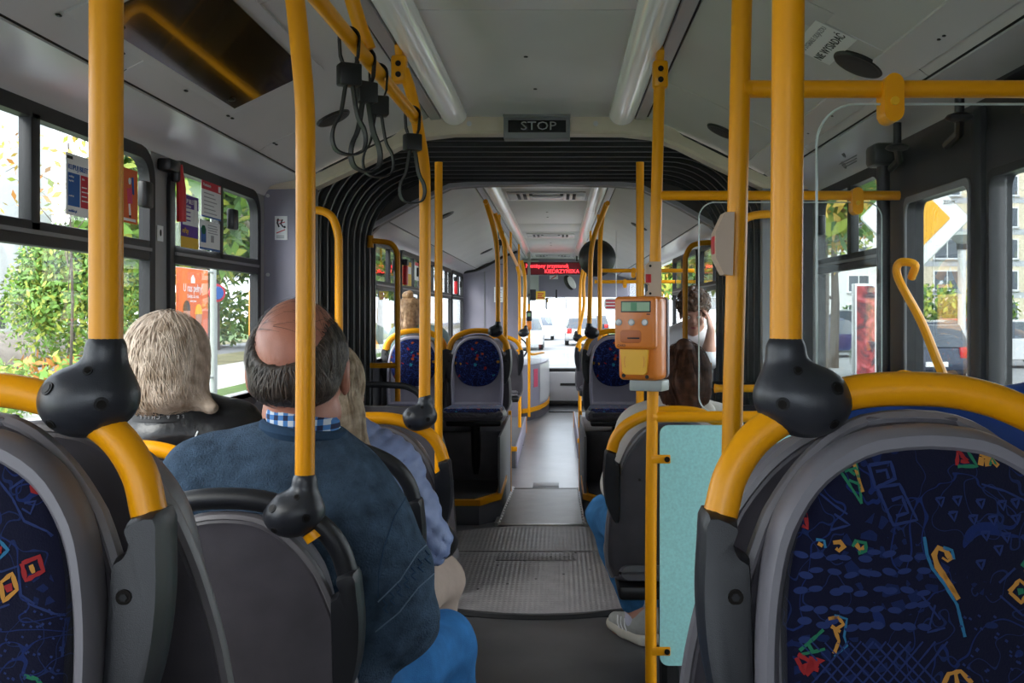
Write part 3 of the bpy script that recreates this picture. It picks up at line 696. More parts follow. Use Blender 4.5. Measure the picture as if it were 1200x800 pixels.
def seat_parts(root, top=.97, fab='fabric_lit', arch='yellow', grips=True, pan=True, inset=False, cap=False):
    """a moulded seat facing local -y; joint = -1/0/+1 side of the ball joint"""
    c = (0, top-.28)
    so = outline(SHELL, top); fo = outline(FRAME, top-.002)
    # rear shell: convex dark back with a rim bead
    mb = MB(); pillow(mb, so, [(.93, .035), (.985, .030), (1., .042), (.99, .056), (.965, .060), (.93, .058), (.80, .064), (.4, .072), (.02, .074)], c)
    mb.build('back_shell', M['shell'], root)
    MB().tube([(x, .046+lean(z), z) for x, z in so], .0095, 8, ry=.013).build('shell_rim', M['rim'], root)
    MB().cyl((.12, .071+lean(top-.20), top-.20), (0, 1, 0), .0045, .006, 10).build('plug', M['screw'], root)
    if cap: MB().box(-.052, .052, .105, .14, top-.012, top+.002, .004).build('cap_pad', M['shell'], root)
    # front frame, light bead around the cushion
    mb = MB(); pillow(mb, fo, [(.985, .030), (1.0, .010), (.992, -.008), (.965, -.018), (.925, -.018), (.89, -.008), (.87, .006), (.5, .008), (.02, .01)], c)
    fr = mb.build('front_frame', M['lilac_lit' if inset else 'frame'], root)
    if inset:      # oval insert high on a grey back
        ol = oval(top-.188, .164, .176); cc = (0, top-.185)
    else:
        ol = oval(top-.255, .160, .238, 60, 2.7); cc = (0, top-.255)
    mb = MB(); pillow(mb, ol, [(1.0, .012), (1.0, -.004), (.985, -.011), (.95, -.015), (.8, -.019), (.4, -.022), (.02, -.022)], cc)
    cu = mb.build('back_cushion', M[fab], root)
    # black side grips and arch handle
    if arch:
        ap = [(-.214, top-.105), (-.200, top-.06), (-.168, top-.018), (-.115, top+.012), (-.06, top+.028), (0, top+.032), (.06, top+.028), (.115, top+.012), (.168, top-.018), (.200, top-.06), (.214, top-.105)]
        MB().tube(cr([(x, .045+lean(z), z) for x, z in ap], 5), .0195, 14).build('arch_handle', M[arch], root)
    if grips:
        for s in (-1, 1):
            go = [(-.2335, -.098), (-.2400, -.135), (-.2435, -.185), (-.241, -.235), (-.233, -.282), (-.219, -.322), (-.202, -.350), (-.188, -.352), (-.182, -.33), (-.183, -.25), (-.184, -.16), (-.187, -.148), (-.197, -.142), (-.203, -.132), (-.2035, -.118), (-.1985, -.108)]
            go = [(p.x, p.y) for p in cr([(x, z, 0) for x, z in go], 3, True)]
            ol_ = [(s*-x, top+z) for x, z in go]; 
            if s < 0: ol_ = ol_[::-1]
            cg = (s*.212, top-.215); mb = MB(); R = []
            for k, y in ((.55, .012), (.82, .014), (.93, .020), (.985, .032), (1., .046), (.985, .060), (.93, .070), (.82, .075), (.5, .077)):
                R.append([(cg[0]+(x-cg[0])*(k if abs(k) < .9 else 1-(1-k)*2.2), y+lean(z), cg[1]+(z-cg[1])*(1-(1-k)*.35)) for x, z in ol_])
            g = mb.rings(R).build('side_grip', M['grip'], root)
            for dz in (.185, .285):
                z = top-dz; MB().cyl((s*.205, .0155+lean(z), z), (0, 1, 0), .0085, .008, 14).build('screw', M['screw'], g)
                MB().cyl((s*.205, .0115+lean(z), z), (0, 1, 0), .0045, .002, 6).build('screw_slot', M['hole'], g)
    if pan:
        mb = MB(); R = []
        for y, hw, z0, z1 in ((.08, .18, top-.55, top-.50), (.02, .20, top-.57, top-.50), (-.15, .222, top-.58, top-.51), (-.33, .222, top-.575, top-.50), (-.42, .21, top-.56, top-.495), (-.44, .18, top-.54, top-.505)):
            R.append([(x, y, z) for x, z in rrect(-hw, hw, z0, z1, .03, 4)])
        mb.rings(R[::-1]); mb.build('seat_pan', M['frame'], root)
        mb = MB(); R = []
        for y, hw, z1 in ((.03, .16, top-.50), (.0, .19, top-.492), (-.15, .20, top-.492), (-.33, .20, top-.482), (-.41, .19, top-.48), (-.437, .165, top-.50)):
            R.append([(x, y, z) for x, z in rrect(-hw, hw, top-.53, z1, .015, 3)])
        mb.rings(R[::-1]); mb.build('seat_cushion', M[fab], root)
        MB().box(-.19, .19, -.3, .1, top-.615, top-.565, .015).build('seat_bracket', M['black'], root)
        MB().tube([(0, -.1, top-.62), (0, -.05, 0.)], .035, 10).build('pedestal', M['black'], root)
    return root
def make_seat(name, **k):
    return seat_parts(thing(name), **k)
def place(o, x, y, z=0, rot=0, label=None, cat='seat', group=None):
    o.location = (x, y, z); o.rotation_euler = (0, 0, rot); return tag(o, label, cat, group)

# the two big seats facing the camera
seat_a = make_seat('bus_seat', top=.967, fab='fabric', cap=True); seat_b = copy_tree(seat_a)
# woven motifs, draped on the cushions (flat print woven into the cloth)
def woven(parent, strokes, name='woven_motif'):
    cu = kids(parent, 'back_cushion')[0]; bv = BVHTree.FromPolygons([v.co for v in cu.data.vertices], [tuple(p.vertices) for p in cu.data.polygons])
    mb = MB(); rnd = random.Random(5)
    for ci, w, pts in strokes:
        mb.mi = ci; L = []
        for a, b in zip(pts, pts[1:]):
            n = max(1, int(math.hypot(b[0]-a[0], b[1]-a[1])/(.004 if w > 0 else .0016)))
            for k in range(n): L.append((a[0]+(b[0]-a[0])*k/n, a[1]+(b[1]-a[1])*k/n))
        L.append(pts[-1]); row = []
        for i, (x, z) in enumerate(L):
            d = Vector((L[min(i+1, len(L)-1)][0]-L[max(i-1, 0)][0], L[min(i+1, len(L)-1)][1]-L[max(i-1, 0)][1]))
            d = d.normalized() if d.length > 1e-6 else Vector((1, 0)); ww = abs(w)*(.75+.5*rnd.random()) if w > 0 else abs(w)*max(.15, math.sqrt(max(0, 1-(2*i/max(1, len(L)-1)-1)**2)))
            pr = []
            for s in (-.5, .5):
                px, pz = x-d.y*ww*s, z+d.x*ww*s
                h = bv.ray_cast(Vector((px, -1, pz)), Vector((0, 1, 0)))[0]
                pr.append((px, (h.y if h else None), pz))
            row.append(pr)
        for p, q in zip(row, row[1:]):
            if any(v[1] is None for v in p+q): continue
            mb.add([(v[0], v[1]-.0006, v[2]) for v in (p[0], p[1], q[1], q[0])], [(0, 1, 2, 3)])
    o = mb.build(name, MULTI, parent, smooth=False, local=True); o['kind'] = 'stuff'; return o
def mk(cx, topz, D, s=1.0):
    "photo pixel -> seat-local (x, z)"
    def f(px, py): return ((px-VX)/F*D-cx, (VY-py)/F*D+EYE-topz)
    return f
SBX, SBY, SAX, SAY, SZ = .393, .985, -.668, .985, .25
def px2(seatx, seaty):
    return lambda l: [((px-VX)/F*(seaty+.05)-seatx, (VY-py)/F*(seaty+.05)+EYE-SZ) for px, py in l]
qb = px2(SBX, SBY); qa = px2(SAX, SAY)
R_, O_, G_, C_, B_ = range(5)
def blob(x, y, rx, ry): return [[(x-rx, y+dy), (x+rx, y+dy*.8)] for dy in np.linspace(-ry, ry, max(2, int(ry*2/2.2)))]
sb = []
def add(dst, q, c, w, *lines):
    for l in lines: dst.append((c, w*1.04/1150, q(l)))
add(sb, qb, G_, 3, [(983, 548), (1003, 537)], [(984, 550), (1007, 588)], [(1004, 540), (1007, 588)], [(990, 552), (1004, 548)], [(994, 562), (1005, 566)], [(988, 545), (1002, 556)])
add(sb, qb, O_, 4, [(1000, 537), (1009, 575)])
add(sb, qb, R_, 4, [(933, 600), (943, 595), (944, 617), (934, 612)], [(1121, 545), (1124, 528), (1134, 540)], [(1126, 540), (1135, 542), (1127, 534)])
add(sb, qb, G_, 3.5, [(1122, 546), (1145, 546), (1136, 530)])
add(sb, qb, O_, 6, [(1149, 545), (1152, 534), (1162, 538), (1170, 546)], [(1157, 538), (1158, 546)])
add(sb, qb, G_, 3, [(1160, 545), (1164, 537), (1168, 545)])
add(sb, qb, O_, 5, [(955, 633), (960, 636)], [(972, 632), (980, 631), (984, 636), (978, 641), (975, 638)], [(997, 632), (1003, 640), (1008, 636)])
add(sb, qb, C_, 3, [(953, 629), (962, 630), (963, 638)]); add(sb, qb, G_, 4, [(994, 636), (998, 630), (1009, 632), (1009, 641), (1000, 643)])
add(sb, qb, O_, 6, [(1105, 648), (1100, 640), (1092, 637), (1087, 645), (1090, 658), (1098, 670), (1104, 680), (1112, 694)]); add(sb, qb, O_, 3, [(1096, 648), (1102, 652), (1108, 648)], [(1094, 662), (1110, 690)])
add(sb, qb, C_, 3.5, [(1077, 625), (1079, 645), (1084, 660), (1096, 676), (1110, 700), (1117, 735)], [(1098, 637), (1108, 640), (1109, 650)])
add(sb, qb, B_, 3.5, [(1018, 545), (1044, 541), (1048, 560), (1024, 570), (1018, 545)], [(1026, 570), (1052, 566), (1070, 606), (1042, 612), (1026, 570)], [(1026, 552), (1038, 550), (1040, 560)], [(1042, 584), (1054, 580), (1060, 598), (1046, 602)])
add(sb, qb, O_, 4.5, [(1171, 686), (1184, 673), (1197, 684), (1184, 698), (1171, 686)]); add(sb, qb, G_, 6, [(1181, 686), (1188, 685)])
add(sb, qb, G_, 4, [(1188, 658), (1196, 648), (1205, 662)]); add(sb, qb, O_, 4, [(1190, 664), (1206, 662)])
add(sb, qb, O_, 4, [(963, 716), (974, 714), (980, 722), (970, 728), (974, 740), (968, 754)], [(966, 724), (976, 730)]); add(sb, qb, C_, 2.5, [(970, 712), (984, 716), (980, 735), (983, 745), (968, 757)])
add(sb, qb, R_, 5, [(926, 760), (934, 776), (940, 768)], [(932, 770), (955, 762), (940, 760)], [(936, 778), (944, 770), (950, 772)], [(928, 756), (950, 768)])
add(sb, qb, G_, 3.5, [(930, 752), (957, 728)], [(932, 756), (958, 749)], [(940, 745), (944, 752)])
add(sb, qb, O_, 4.5, [(1097, 800), (1090, 786), (1096, 775), (1110, 772), (1122, 785)], [(1104, 774), (1106, 790), (1100, 800)])
rnd = random.Random(11)
for x, y in ((1098, 586), (1118, 585), (1112, 602), (1135, 606), (1145, 588), (1158, 607), (1170, 590), (1185, 606), (1148, 624), (1172, 626), (1186, 588), (1195, 628), (1140, 656), (1162, 640)):
    add(sb, qb, B_, 3, [(x-5, y-4), (x+5, y-5), (x+1, y+5), (x-5, y-4)])
for i in range(46): # pebbles to the left
    x = 932+(i % 9)*17+rnd.random()*8; y = 642+(i//9)*19+rnd.random()*8
    a = rnd.random()*.6-.3; add(sb, qb, B_, -(6+3*rnd.random()), [(x-8, y-6*a), (x+8, y+6*a)])
for i in range(9): # net at the bottom left
    add(sb, qb, B_, 2, [(930+i*14, 800), (985+i*14, 740)], [(930+i*14, 742), (985+i*14, 800)])
add(sb, qb, B_, 2.5, [(1148, 566), (1175, 574), (1200, 586)], [(1160, 676), (1180, 660)], [(1160, 690), (1185, 712), (1200, 704)], [(1070, 690), (1090, 716)], [(1085, 700), (1075, 730), (1095, 725)], [(940, 560), (975, 590), (990, 600)], [(975, 600), (992, 612), (970, 618)])
for i in range(40):
    x = 1110+rnd.random()*90; y = 710+rnd.random()*90; add(sb, qb, B_, 2.4, [(x, y), (x+3, y+2)])
woven(seat_b, sb)
sa = []
for x, y, r in ((45, 569, 8), (60, 585, 6), (70, 570, 5)):
    add(sa, qa, R_, 4, [(x+r*math.cos(t), y+r*math.sin(t)) for t in np.linspace(0, 2*PI, 9)]); add(sa, qa, O_, 4, [(x-3, y+1), (x+3, y-2)])
add(sa, qa, C_, 3.5, [(0, 640), (9, 630), (19, 640), (10, 650), (0, 640)]); add(sa, qa, R_, 8, [(7, 640), (12, 640)])
add(sa, qa, R_, 5, [(36, 655), (54, 648), (60, 664), (42, 674), (36, 655)]); add(sa, qa, O_, 5, [(46, 657), (50, 666)])
add(sa, qa, O_, 4.5, [(14, 676), (26, 666), (33, 684), (19, 697), (14, 676)]); add(sa, qa, R_, 8, [(22, 678), (25, 686)])
add(sa, qa, G_, 4, [(48, 778), (62, 782), (72, 796)], [(38, 800), (46, 788), (58, 792)]); add(sa, qa, C_, 4, [(86, 598), (90, 598)])
add(sa, qa, R_, 4, [(0, 672), (4, 678)])
add(sa, qa, B_, 2.5, [(0, 562), (18, 582), (34, 608), (60, 620), (66, 626)], [(14, 572), (30, 560), (50, 552), (70, 556)], [(0, 662), (14, 664), (32, 658), (38, 690), (54, 700)], [(0, 688), (14, 704), (26, 700)], [(46, 699), (76, 712), (92, 716)], [(84, 640), (88, 700), (86, 760)], [(32, 588), (44, 586), (40, 600), (30, 594)], [(66, 592), (78, 596)], [(0, 764), (14, 776), (26, 790)], [(2, 784), (20, 800)])
for i in range(60):
    x = rnd.random()*88; y = 705+rnd.random()*95; add(sa, qa, B_, 2.4, [(x, y), (x+2.5, y+1.5)])
woven(seat_a, sa)
place(seat_a, SAX, SAY, SZ, 0, 'blue patterned seat at the left edge of the photo, facing the camera')
place(seat_b, SBX, SBY, SZ, 0, 'large blue patterned seat at the lower right of the photo, facing the camera')

# their back-to-back partners (only shell and rim show)
pt = make_seat('bus_seat', top=.967, arch=None, grips=False, pan=False)
pb = copy_tree(pt)
place(pt, SAX, SAY+.40, SZ-.03, PI, 'grey seat shell standing back to back with the left edge patterned seat')
place(pb, SBX, SBY+.40, SZ-.03, PI, 'grey seat shell back to back with the lower right patterned seat')
# forward-facing seats of the rear saloon
sblk = make_seat('bus_seat', arch='grip'); syel = make_seat('bus_seat'); 
s2 = copy_tree(sblk); s3 = copy_tree(syel); s4 = copy_tree(syel); s5 = copy_tree(syel)
place(sblk, -.597, 1.88, 0, PI, 'dark seat shell with a black arch directly behind the man in the blue sweater')
place(s2, -.577, 2.56, 0, PI, 'seat with a black arch carrying the woman in the blue quilted jacket')
place(syel, -1.05, 2.54, 0, PI, 'yellow-arched window seat carrying the blonde woman')
place(s3, -.58, 3.22, 0, PI, 'yellow-arched empty aisle seat in front of the woman in the blue quilted jacket')
place(s4, -1.05, 3.22, 0, PI, 'yellow-arched empty window seat in front of the blonde woman')
place(s5, .392, 3.43, 0, PI, 'yellow-arched seat carrying the brown-haired girl beside the teal board')
# front saloon: seats facing the camera and seats behind them
s_in = make_seat('bus_seat', inset=True)
frs = [(s_in, -.585, 7.0, 'left aisle seat with blue oval beyond the bellows, facing the camera'), (None, -1.045, 7.0, 'left window seat with blue oval beyond the bellows, back to the woman with a bun'),
       (None, .405, 7.0, 'right aisle seat with blue oval beyond the bellows, left of the ticket machine'), (None, .865, 7.0, 'right window seat beyond the bellows carrying the curly-haired young man')]
for o, x, y, lab in frs:
    o = o or copy_tree(s_in); place(o, x, y, .20, 0, lab)
s_fw = copy_tree(syel); fws = [(s_fw, -.585, 7.30, 'aisle seat shell behind the left blue oval seat, facing the windscreen'), (None, -1.045, 7.30, 'window seat of the woman with a bun, facing the windscreen'),
       (None, -.585, 9.70, 'grey seat shell by the left pole with the low yellow link, facing the windscreen'), (None, .405, 10.4, 'grey seat shell on the right near the front of the bus, facing the windscreen'), (None, .865, 7.30, 'window seat shell behind the curly-haired young man')]
for o, x, y, lab in fws:
    o = o or copy_tree(s_fw); place(o, x, y, .20 if y < 8 else .10, PI, lab)
# podiums that carry them
def podium(x0, x1, y0, y1, z, lab, step=True, side=1):
    t = thing('seat_podium', ((x0+x1)/2, y0, -.14), lab, 'podium')
    xe = x1 if side > 0 else x0; xi = x0 if side > 0 else x1; ch = .06*side
    if step:
        pl = [(xi, y0), (xe-ch*2, y0), (xe, y0+.22), (xe, y0+.95), (xi, y0+.95)]
        MB().prism(pl, 'z', -.14, .135).build('step_riser', M['lowwall'], t)
        MB().prism([(a+(.008*side if abs(a-xi) > .01 else 0), b-(.008 if b < y0+.3 else 0)) for a, b in pl], 'z', .115, .15).build('step_edge', M['yellow'], t)
        MB().prism([(a-(.03*side if abs(a-xi) > .01 else 0), b+.03*(b < y0+.3)) for a, b in pl], 'z', .14, .155).build('step_tread', M['floor'], t)
        yb = y0+.72
    else: yb = y0
    MB().box(min(xi, xe-.01*side), max(xi, xe-.01*side), yb, y1, -.14, .50 if step else z, .012).build('seat_box', M['shell' if step else 'lowwall'], t)
    MB().box(min(xe-.016*side, xe), max(xe-.016*side, xe), y0+.24 if step else yb+.02, y1, -.14, .52 if step else z+.005, .004).build('side_cover', M['lilac'] if not step else M['midgrey'], t)
    MB().box(min(xe-.02*side, xe+.006*side), max(xe-.02*side, xe+.006*side), y1-.02, y1+.01, -.14, z+.35 if step else z, .004).build('edge_profile', M['yellow'], t)
    if not step: MB().box(min(xi, xe+.004*side), max(xi, xe+.004*side), y0-.006, y0+.01, z-.04, z+.004, .003).build('front_edge', M['yellow'], t)
    return t
podium(XL+.075, -.385, 6.2, 7.85, .20, 'dark seat podium with a yellow-edged step on the left beyond the bellows', True, 1)
podium(.165, XR-.075, 6.2, 7.85, .20, 'dark seat podium with a yellow-edged step on the right beyond the bellows', True, -1)
podium(XL+.075, -.40, 9.3, 12.0, .06, 'low yellow-edged seat podium farther along on the left of the aisle', False, 1)
podium(.19, XR-.075, 9.9, 12.6, .06, 'low yellow-edged seat podium farther along on the right of the aisle', False, -1)

# ================================================================== POLES AND RAILS
def joint(parent, c, side, D):
    "bulbous slate joint; the pole leaves it at side*.0155 from its centre"
    s = SDF(); x, y, z = c; o = side*.0155
    s.ell((x-side*.004, y, z), (.0525, .041, .0405), .01).ell((x-side*.012, y, z-.004), (.042, .040, .036), .012)
    s.cap((x+o, y, z+.010), (x+o, y, z+.050), .032, .0215, .018).cap((x+o, y, z+.048), (x+o, y, z+.0555), .0225, .0225, .003)
    j = sdf_obj('joint', s, .003, M['joint'], parent)
    for dx, dz, k in ((-.033*side, .015, 1), (.027*side, -.002, 1), (-.030*side, -.024, .8), (.009*side, .034, .7)):
        p = np.array([[x+dx, y-.06, z+dz]])
        for _ in range(30): p[:, 1] += np.clip(s.at(p), -.01, .01)*.8
        g = np.array([(s.at(p+e)-s.at(p-e))[0] for e in np.eye(3)*.002]); g /= np.linalg.norm(g); nn = Vector(g); q0 = Vector(p[0])
        MB().cyl(q0-nn*.003, nn, .0078*k, .0082, 18).build('screw', M['hole'], j)
        MB().cyl(q0+nn*.0013, nn, .0052*k, .001, 12).build('screw_head', M['screw'], j)
    return j
def pole(name, pts, r, lab, cat='pole', bracket=None, foot=False, group=None, n=8):
    p0 = pts[0]; t = thing(name, tuple(p0), lab, cat, group)
    MB().tube(cr(pts, n) if len(pts) > 2 else pts, r, 18).build('tube', M['yellow'], t)
    if bracket:
        b = Vector(bracket); MB().box(b.x-.024, b.x+.024, b.y-.022, b.y+.022, b.z-.085, b.z, .008).build('bracket', M['yellow'], t)
        MB().box(b.x-.012, b.x+.012, b.y-.02, b.y+.05, b.z-.02, b.z+.05, .006, rot=Matrix.Rotation(.5, 3, 'X')).build('bracket_arm', M['yellow'], t)
        for dz in (.028, .062): MB().cyl((b.x, b.y-.024, b.z-dz), (0, 1, 0), .009, .004, 12).build('bracket_screw', M['screw'], t)
    if foot: MB().cyl(tuple(Vector(foot)+Vector((0, 0, .01))), (0, 0, 1), .045, .02, 16, .03).build('foot', M['black'], t); MB().cyl(tuple(Vector(foot)+Vector((0, 0, .06))), (0, 0, 1), .024, .12, 12).build('sleeve', M['grip'], t)
    return t
DJ = 1.105
c = P(108, 468, DJ); pa = pole('grab_pole', [c+Vector((.0155, 0, .04)), Vector((X(125, DJ), DJ, 2.16))], .0182, 'thick yellow pole at the left edge of the photo rising from the left patterned seat')
joint(pa, c, 1, DJ)
c = P(937, 468, DJ); pb_ = pole('grab_pole', [c+Vector((-.0155, 0, .04)), Vector((X(927, DJ), DJ, 2.16))], .0182, 'thick yellow pole right of centre rising from the lower right patterned seat')
joint(pb_, c, -1, DJ)
D = 1.76; c = P(347, 601, D)
pc = pole('grab_pole', [c+Vector((.0155, 0, .04)), P(358, 400, D), P(358, 180, D), P(357, 120, D), P(352, 60, D), P(345, -5, D), P(334, -70, D), P(322, -130, D)], .0175, 'yellow pole passing in front of the balding man, bent towards the ceiling')
joint(pc, c, 1, D)
MB().tube([c+Vector((.027, -.0, -.032)), c+Vector((.036, .0, -.045))], .0185, 14).build('yellow_collar', M['yellow'], pc)
D = 3.10; c = P(493, 489, D)
pe = pole('grab_pole', [c+Vector((.012, 0, .04)), P(498, 400, D), P(498, 230, D), P(496.5, 190, D), P(490, 150, D), P(482, 110, D), P(473, 82, D)], .0182, 'yellow pole hung with the strap rail, rising from the empty seat before the blue-jacket woman', bracket=P(468, 66, D)+Vector((0, 0, .0)))
joint(pe, c, 1, D)
# strap rail along the ceiling with its struts
ra, rb = P(366, -8, 2.02), P(487, 138, 3.08)
sr = thing('strap_rail', tuple(rb), 'yellow overhead rail with hanging black straps, upper left', 'rail')
MB().tube([ra+(ra-rb)*.35, ra, rb], .0178, 16).build('tube', M['yellow'], sr)
MB().tube([P(432, 58, 2.43), P(421, 28, 2.42), P(409, -12, 2.40)], .0185, 14).build('strut', M['yellow'], sr)
MB().ell(tuple(rb), (.021, .021, .021), 14, 8).build('end_knuckle', M['yellow'], sr)
def strap(t, L, lab, tw=0.):
    a = ra+(rb-ra)*t; o = thing('hanging_strap', tuple(a), lab, 'strap handle', None)
    ca, sa_ = math.cos(tw), math.sin(tw)
    def q(u, w, z): return a+Vector((u*ca-w*sa_, u*sa_+w*ca, z))
    ax = (rb-ra).normalized()
    def band(path, hw, th):       # flat band: path in (u, z), width along w
        R = []; n = len(path)
        for i, (u, z) in enumerate(path):
            u0, z0 = path[max(0, i-1)]; u1, z1 = path[min(n-1, i+1)]; d = Vector((u1-u0, z1-z0)).normalized(); nx, nz = -d.y, d.x
            R.append([q(u+nx*th, -hw, z+nz*th), q(u+nx*th, hw, z+nz*th), q(u-nx*th, hw, z-nz*th), q(u-nx*th, -hw, z-nz*th)])
        return MB().rings(R)
    up = [(-.010, -.075)]+[(-.021, -.045), (-.0235, -.01)]+[(.0235*math.cos(t_), .0235*math.sin(t_)) for t_ in np.linspace(PI*.95, .05*PI, 9)]+[(.0235, -.01), (.021, -.045), (.010, -.075)]
    band(up, .009, .0017).build('upper_loop', M['rubber'], o)
    b = MB(); bx = q(0, 0, -.088); b.box(bx.x-.026, bx.x+.026, bx.y-.02, bx.y+.02, bx.z-.026, bx.z+.026, .005, rot=Matrix.Rotation(tw, 3, 'Z')); b.build('buckle', M['black'], o)
    z0 = -.11; lo = cr([(.008, 0, z0), (.020, 0, z0-.07), (.036, 0, z0-L*.62), (.040, 0, z0-L*.80), (.030, 0, z0-L*.95), (0, 0, z0-L), (-.030, 0, z0-L*.95), (-.040, 0, z0-L*.80), (-.036, 0, z0-L*.62), (-.020, 0, z0-.07), (-.008, 0, z0)], 5)
    band([(p.x, p.z) for p in lo], .012, .002).build('grip_loop', M['rubber'], o)
# t along the rail from depth: x screen 408, 428, 443, 482
def t_at(px):
    for k in range(200):
        t = k/199; p = ra+(rb-ra)*t
        if VX+F*p.x/p.y >= px: return t
    return 1
for px, L, lab, tw in ((409, .165, 'first of the three bunched black strap handles on the overhead rail, nearest the camera', .5), (428, .175, 'middle one of the three bunched black strap handles on the overhead rail', .65), (443, .165, 'third of the bunched black strap handles, right of the other two', .35), (483, .165, 'single black strap handle at the far end of the overhead rail, by the bent pole', .5)):
    strap(t_at(px), L, lab, tw)

# right: ticket pole, tall pole with cross rail
D = 3.10
pf_ = pole('grab_pole', [Vector((X(763, D), D, 0.0)), P(763, 600, D), P(768, 300, D), P(773, 84, D)], .0182, 'yellow pole carrying the orange ticket machine', bracket=P(773.5, 72, D), n=4)
D = 1.74
pg = pole('grab_pole', [Vector((X(846, D), D, 0.0)), P(857, 560, D), P(863, 300, D), P(869, 20, D), P(871, -60, D), P(872, -120, D)], .0182, 'yellow pole with a beige plastic box, left of the thick right pole', n=4)
def hrail(y, z, x0, x1, r, lab, clips=(), m='yellow', name='grab_rail'):
    t = thing(name, (x0, y, z), lab, 'rail'); MB().tube([(x0, y, z), (x1, y, z)], r, 16).build('tube', M[m], t)
    MB().tube([(x0-.002, y, z), (x0+.012, y, z)], [r*1.25, r*1.0], 16).build('weld', M[m], t)
    for x in clips:
        MB().prism([(x+.0175*math.cos(a), z+(.004 if math.sin(a) > 0 else -.042)+.0195*math.sin(a)) for a in np.linspace(0, 2*PI, 24, endpoint=False)], 'y', y-r-.008, y+r+.006).build('glass_clip', M[m], t)
        MB().cyl((x, y-r-.010, z-.026), (0, 1, 0), .0075, .006, 14).build('clip_bolt', M['amber'], t)
    return t
zr1 = Z(104.5, 1.74); zr2 = Z(229, 3.10)
hrail(1.74, zr1, X(872, 1.74), 1.11, .0158, 'upper yellow rail across the top right, holding the nearer glass partition', (X(1043, 1.74), 1.0))
hrail(3.10, zr2, X(769, 3.1), 1.11, .0150, 'yellow rail from the ticket pole to the door, holding the farther glass partition', (X(1003, 3.1),))
hrail(3.10, Z(488, 3.10), X(765, 3.1), 1.11, .0178, 'yellow rail along the top of the teal board')
hrail(1.74, Z(579, 1.74), X(858, 1.74), .62, .0150, 'short low yellow rail behind the lower right patterned seat')
hrail(3.25, Z(455, 3.25), X(838, 3.25), 1.05, .0125, 'thin yellow rail behind the glass, above the teal board')
def partition(x0, x1, z0, z1, y, r, lab):
    t = thing('glass_partition', ((x0+x1)/2, y, z0), lab, 'partition')
    ol = rrect(x0, x1, z0, z1, r, 8)
    MB().prism([(a, b) for a, b in ol], 'y', y-.004, y+.004).build('sheet', M['screen'], t)
    MB().tube([(a, y, b) for a, b in ol], .0022, 6, closed=True).build('polished_edge', M['edge'], t)
    return t
partition(X(957, 1.74), 1.08, .95, Z(122, 1.74), 1.74, .07, 'clear glass partition under the upper right rail, beside the thick right pole')
partition(X(819, 3.1), 1.02, 1.02, Z(237, 3.1), 3.10, .05, 'clear glass partition above the teal board, behind the pole with the beige box')
tb = thing('teal_board', (.55, 3.1, .25), 'pale teal partition board clipped to the ticket pole in front of the girl', 'board')
MB().prism(rrect(X(773, 3.1), X(948, 3.1), Z(779, 3.1), Z(498, 3.1), .028, 5), 'y', 3.094, 3.106).build('panel', M['teal'], tb)
for py in (537, 761):
    MB().box(X(762, 3.1), X(785, 3.1), 3.082, 3.09, Z(py+5, 3.1), Z(py-5, 3.1), .003).build('clip', M['yellow'], tb); MB().cyl((X(781, 3.1), 3.08, Z(py, 3.1)), (0, 1, 0), .009, .006, 12).build('clip_bolt', M['screw'], tb)
gq = lambda l: [(X(a, 3.09), 3.0935, Z(b, 3.09)) for a, b in l]
mb = MB()
for l in ([(897, 562), (899, 566), (902, 560)], [(899, 566), (899, 570)], [(904, 556), (907, 562), (905, 568)], [(907, 566), (914, 564), (916, 568), (909, 570)], [(912, 556), (920, 554), (924, 560)], [(896, 574), (900, 572)]): mb.tube(gq(l), .0022, 6)
mb.build('ink_scrawl', M['blackp'], tb)

# bellows poles and hand loops
for px, lab in ((514, 'thin dark-yellow pole standing at the left of the bellows'), (750, 'thin dark-yellow pole standing at the right of the bellows, behind the ticket machine')):
    pole('grab_pole', [Vector((X(px, 4.42), 4.42, 0)), Vector((X(px, 4.42), 4.42, Z(190, 4.42)))], .0178, lab)
D = 4.27; q = lambda a, b: P(a, b, D)
pole('grab_bar', [q(352, 492), q(380, 491), q(394, 484), q(397, 468), q(397, 430), q(397, 300), q(396, 275), q(390, 256), q(380, 248), q(366, 246), q(352, 246)], .0178, 'curved yellow hand bar on the lilac panel, left of the bellows', 'bar', n=5)
rq = lambda a, b: P(1259-a+2, b, D)
pole('grab_bar', [rq(352, 492), rq(380, 491), rq(394, 484), rq(397, 468), rq(397, 430), rq(397, 300), rq(396, 275), rq(390, 259), rq(380, 253), rq(366, 251), rq(352, 251)], .0178, 'curved yellow hand bar on the grey panel right of the bellows, behind the glass', 'bar', n=5)
D = 5.95; q = lambda a, b: P(a, b, D)
lb = pole('grab_bar', [q(466, 470), q(466, 430), q(466, 312), q(465, 296), q(459, 286), q(448, 283), q(434, 282)], .0165, 'curved dark-yellow hand bar at the left front end of the bellows', 'bar', n=5)
MB().tube([q(466, 428), q(434, 428)], .0165, 12).build('cross_bar', M['yellow'], lb); MB().tube([q(434, 276), q(434, 290)], .02, 10).build('mount', M['yellow'], lb)
rb_ = pole('grab_bar', [q(803, 470), q(803, 430), q(803, 316), q(804, 300), q(810, 289), q(820, 285), q(834, 284)], .0165, 'curved dark-yellow hand bar at the right front end of the bellows, before the young man', 'bar', n=5)
MB().tube([q(803, 428), q(834, 428)], .0165, 12).build('cross_bar', M['yellow'], rb_)

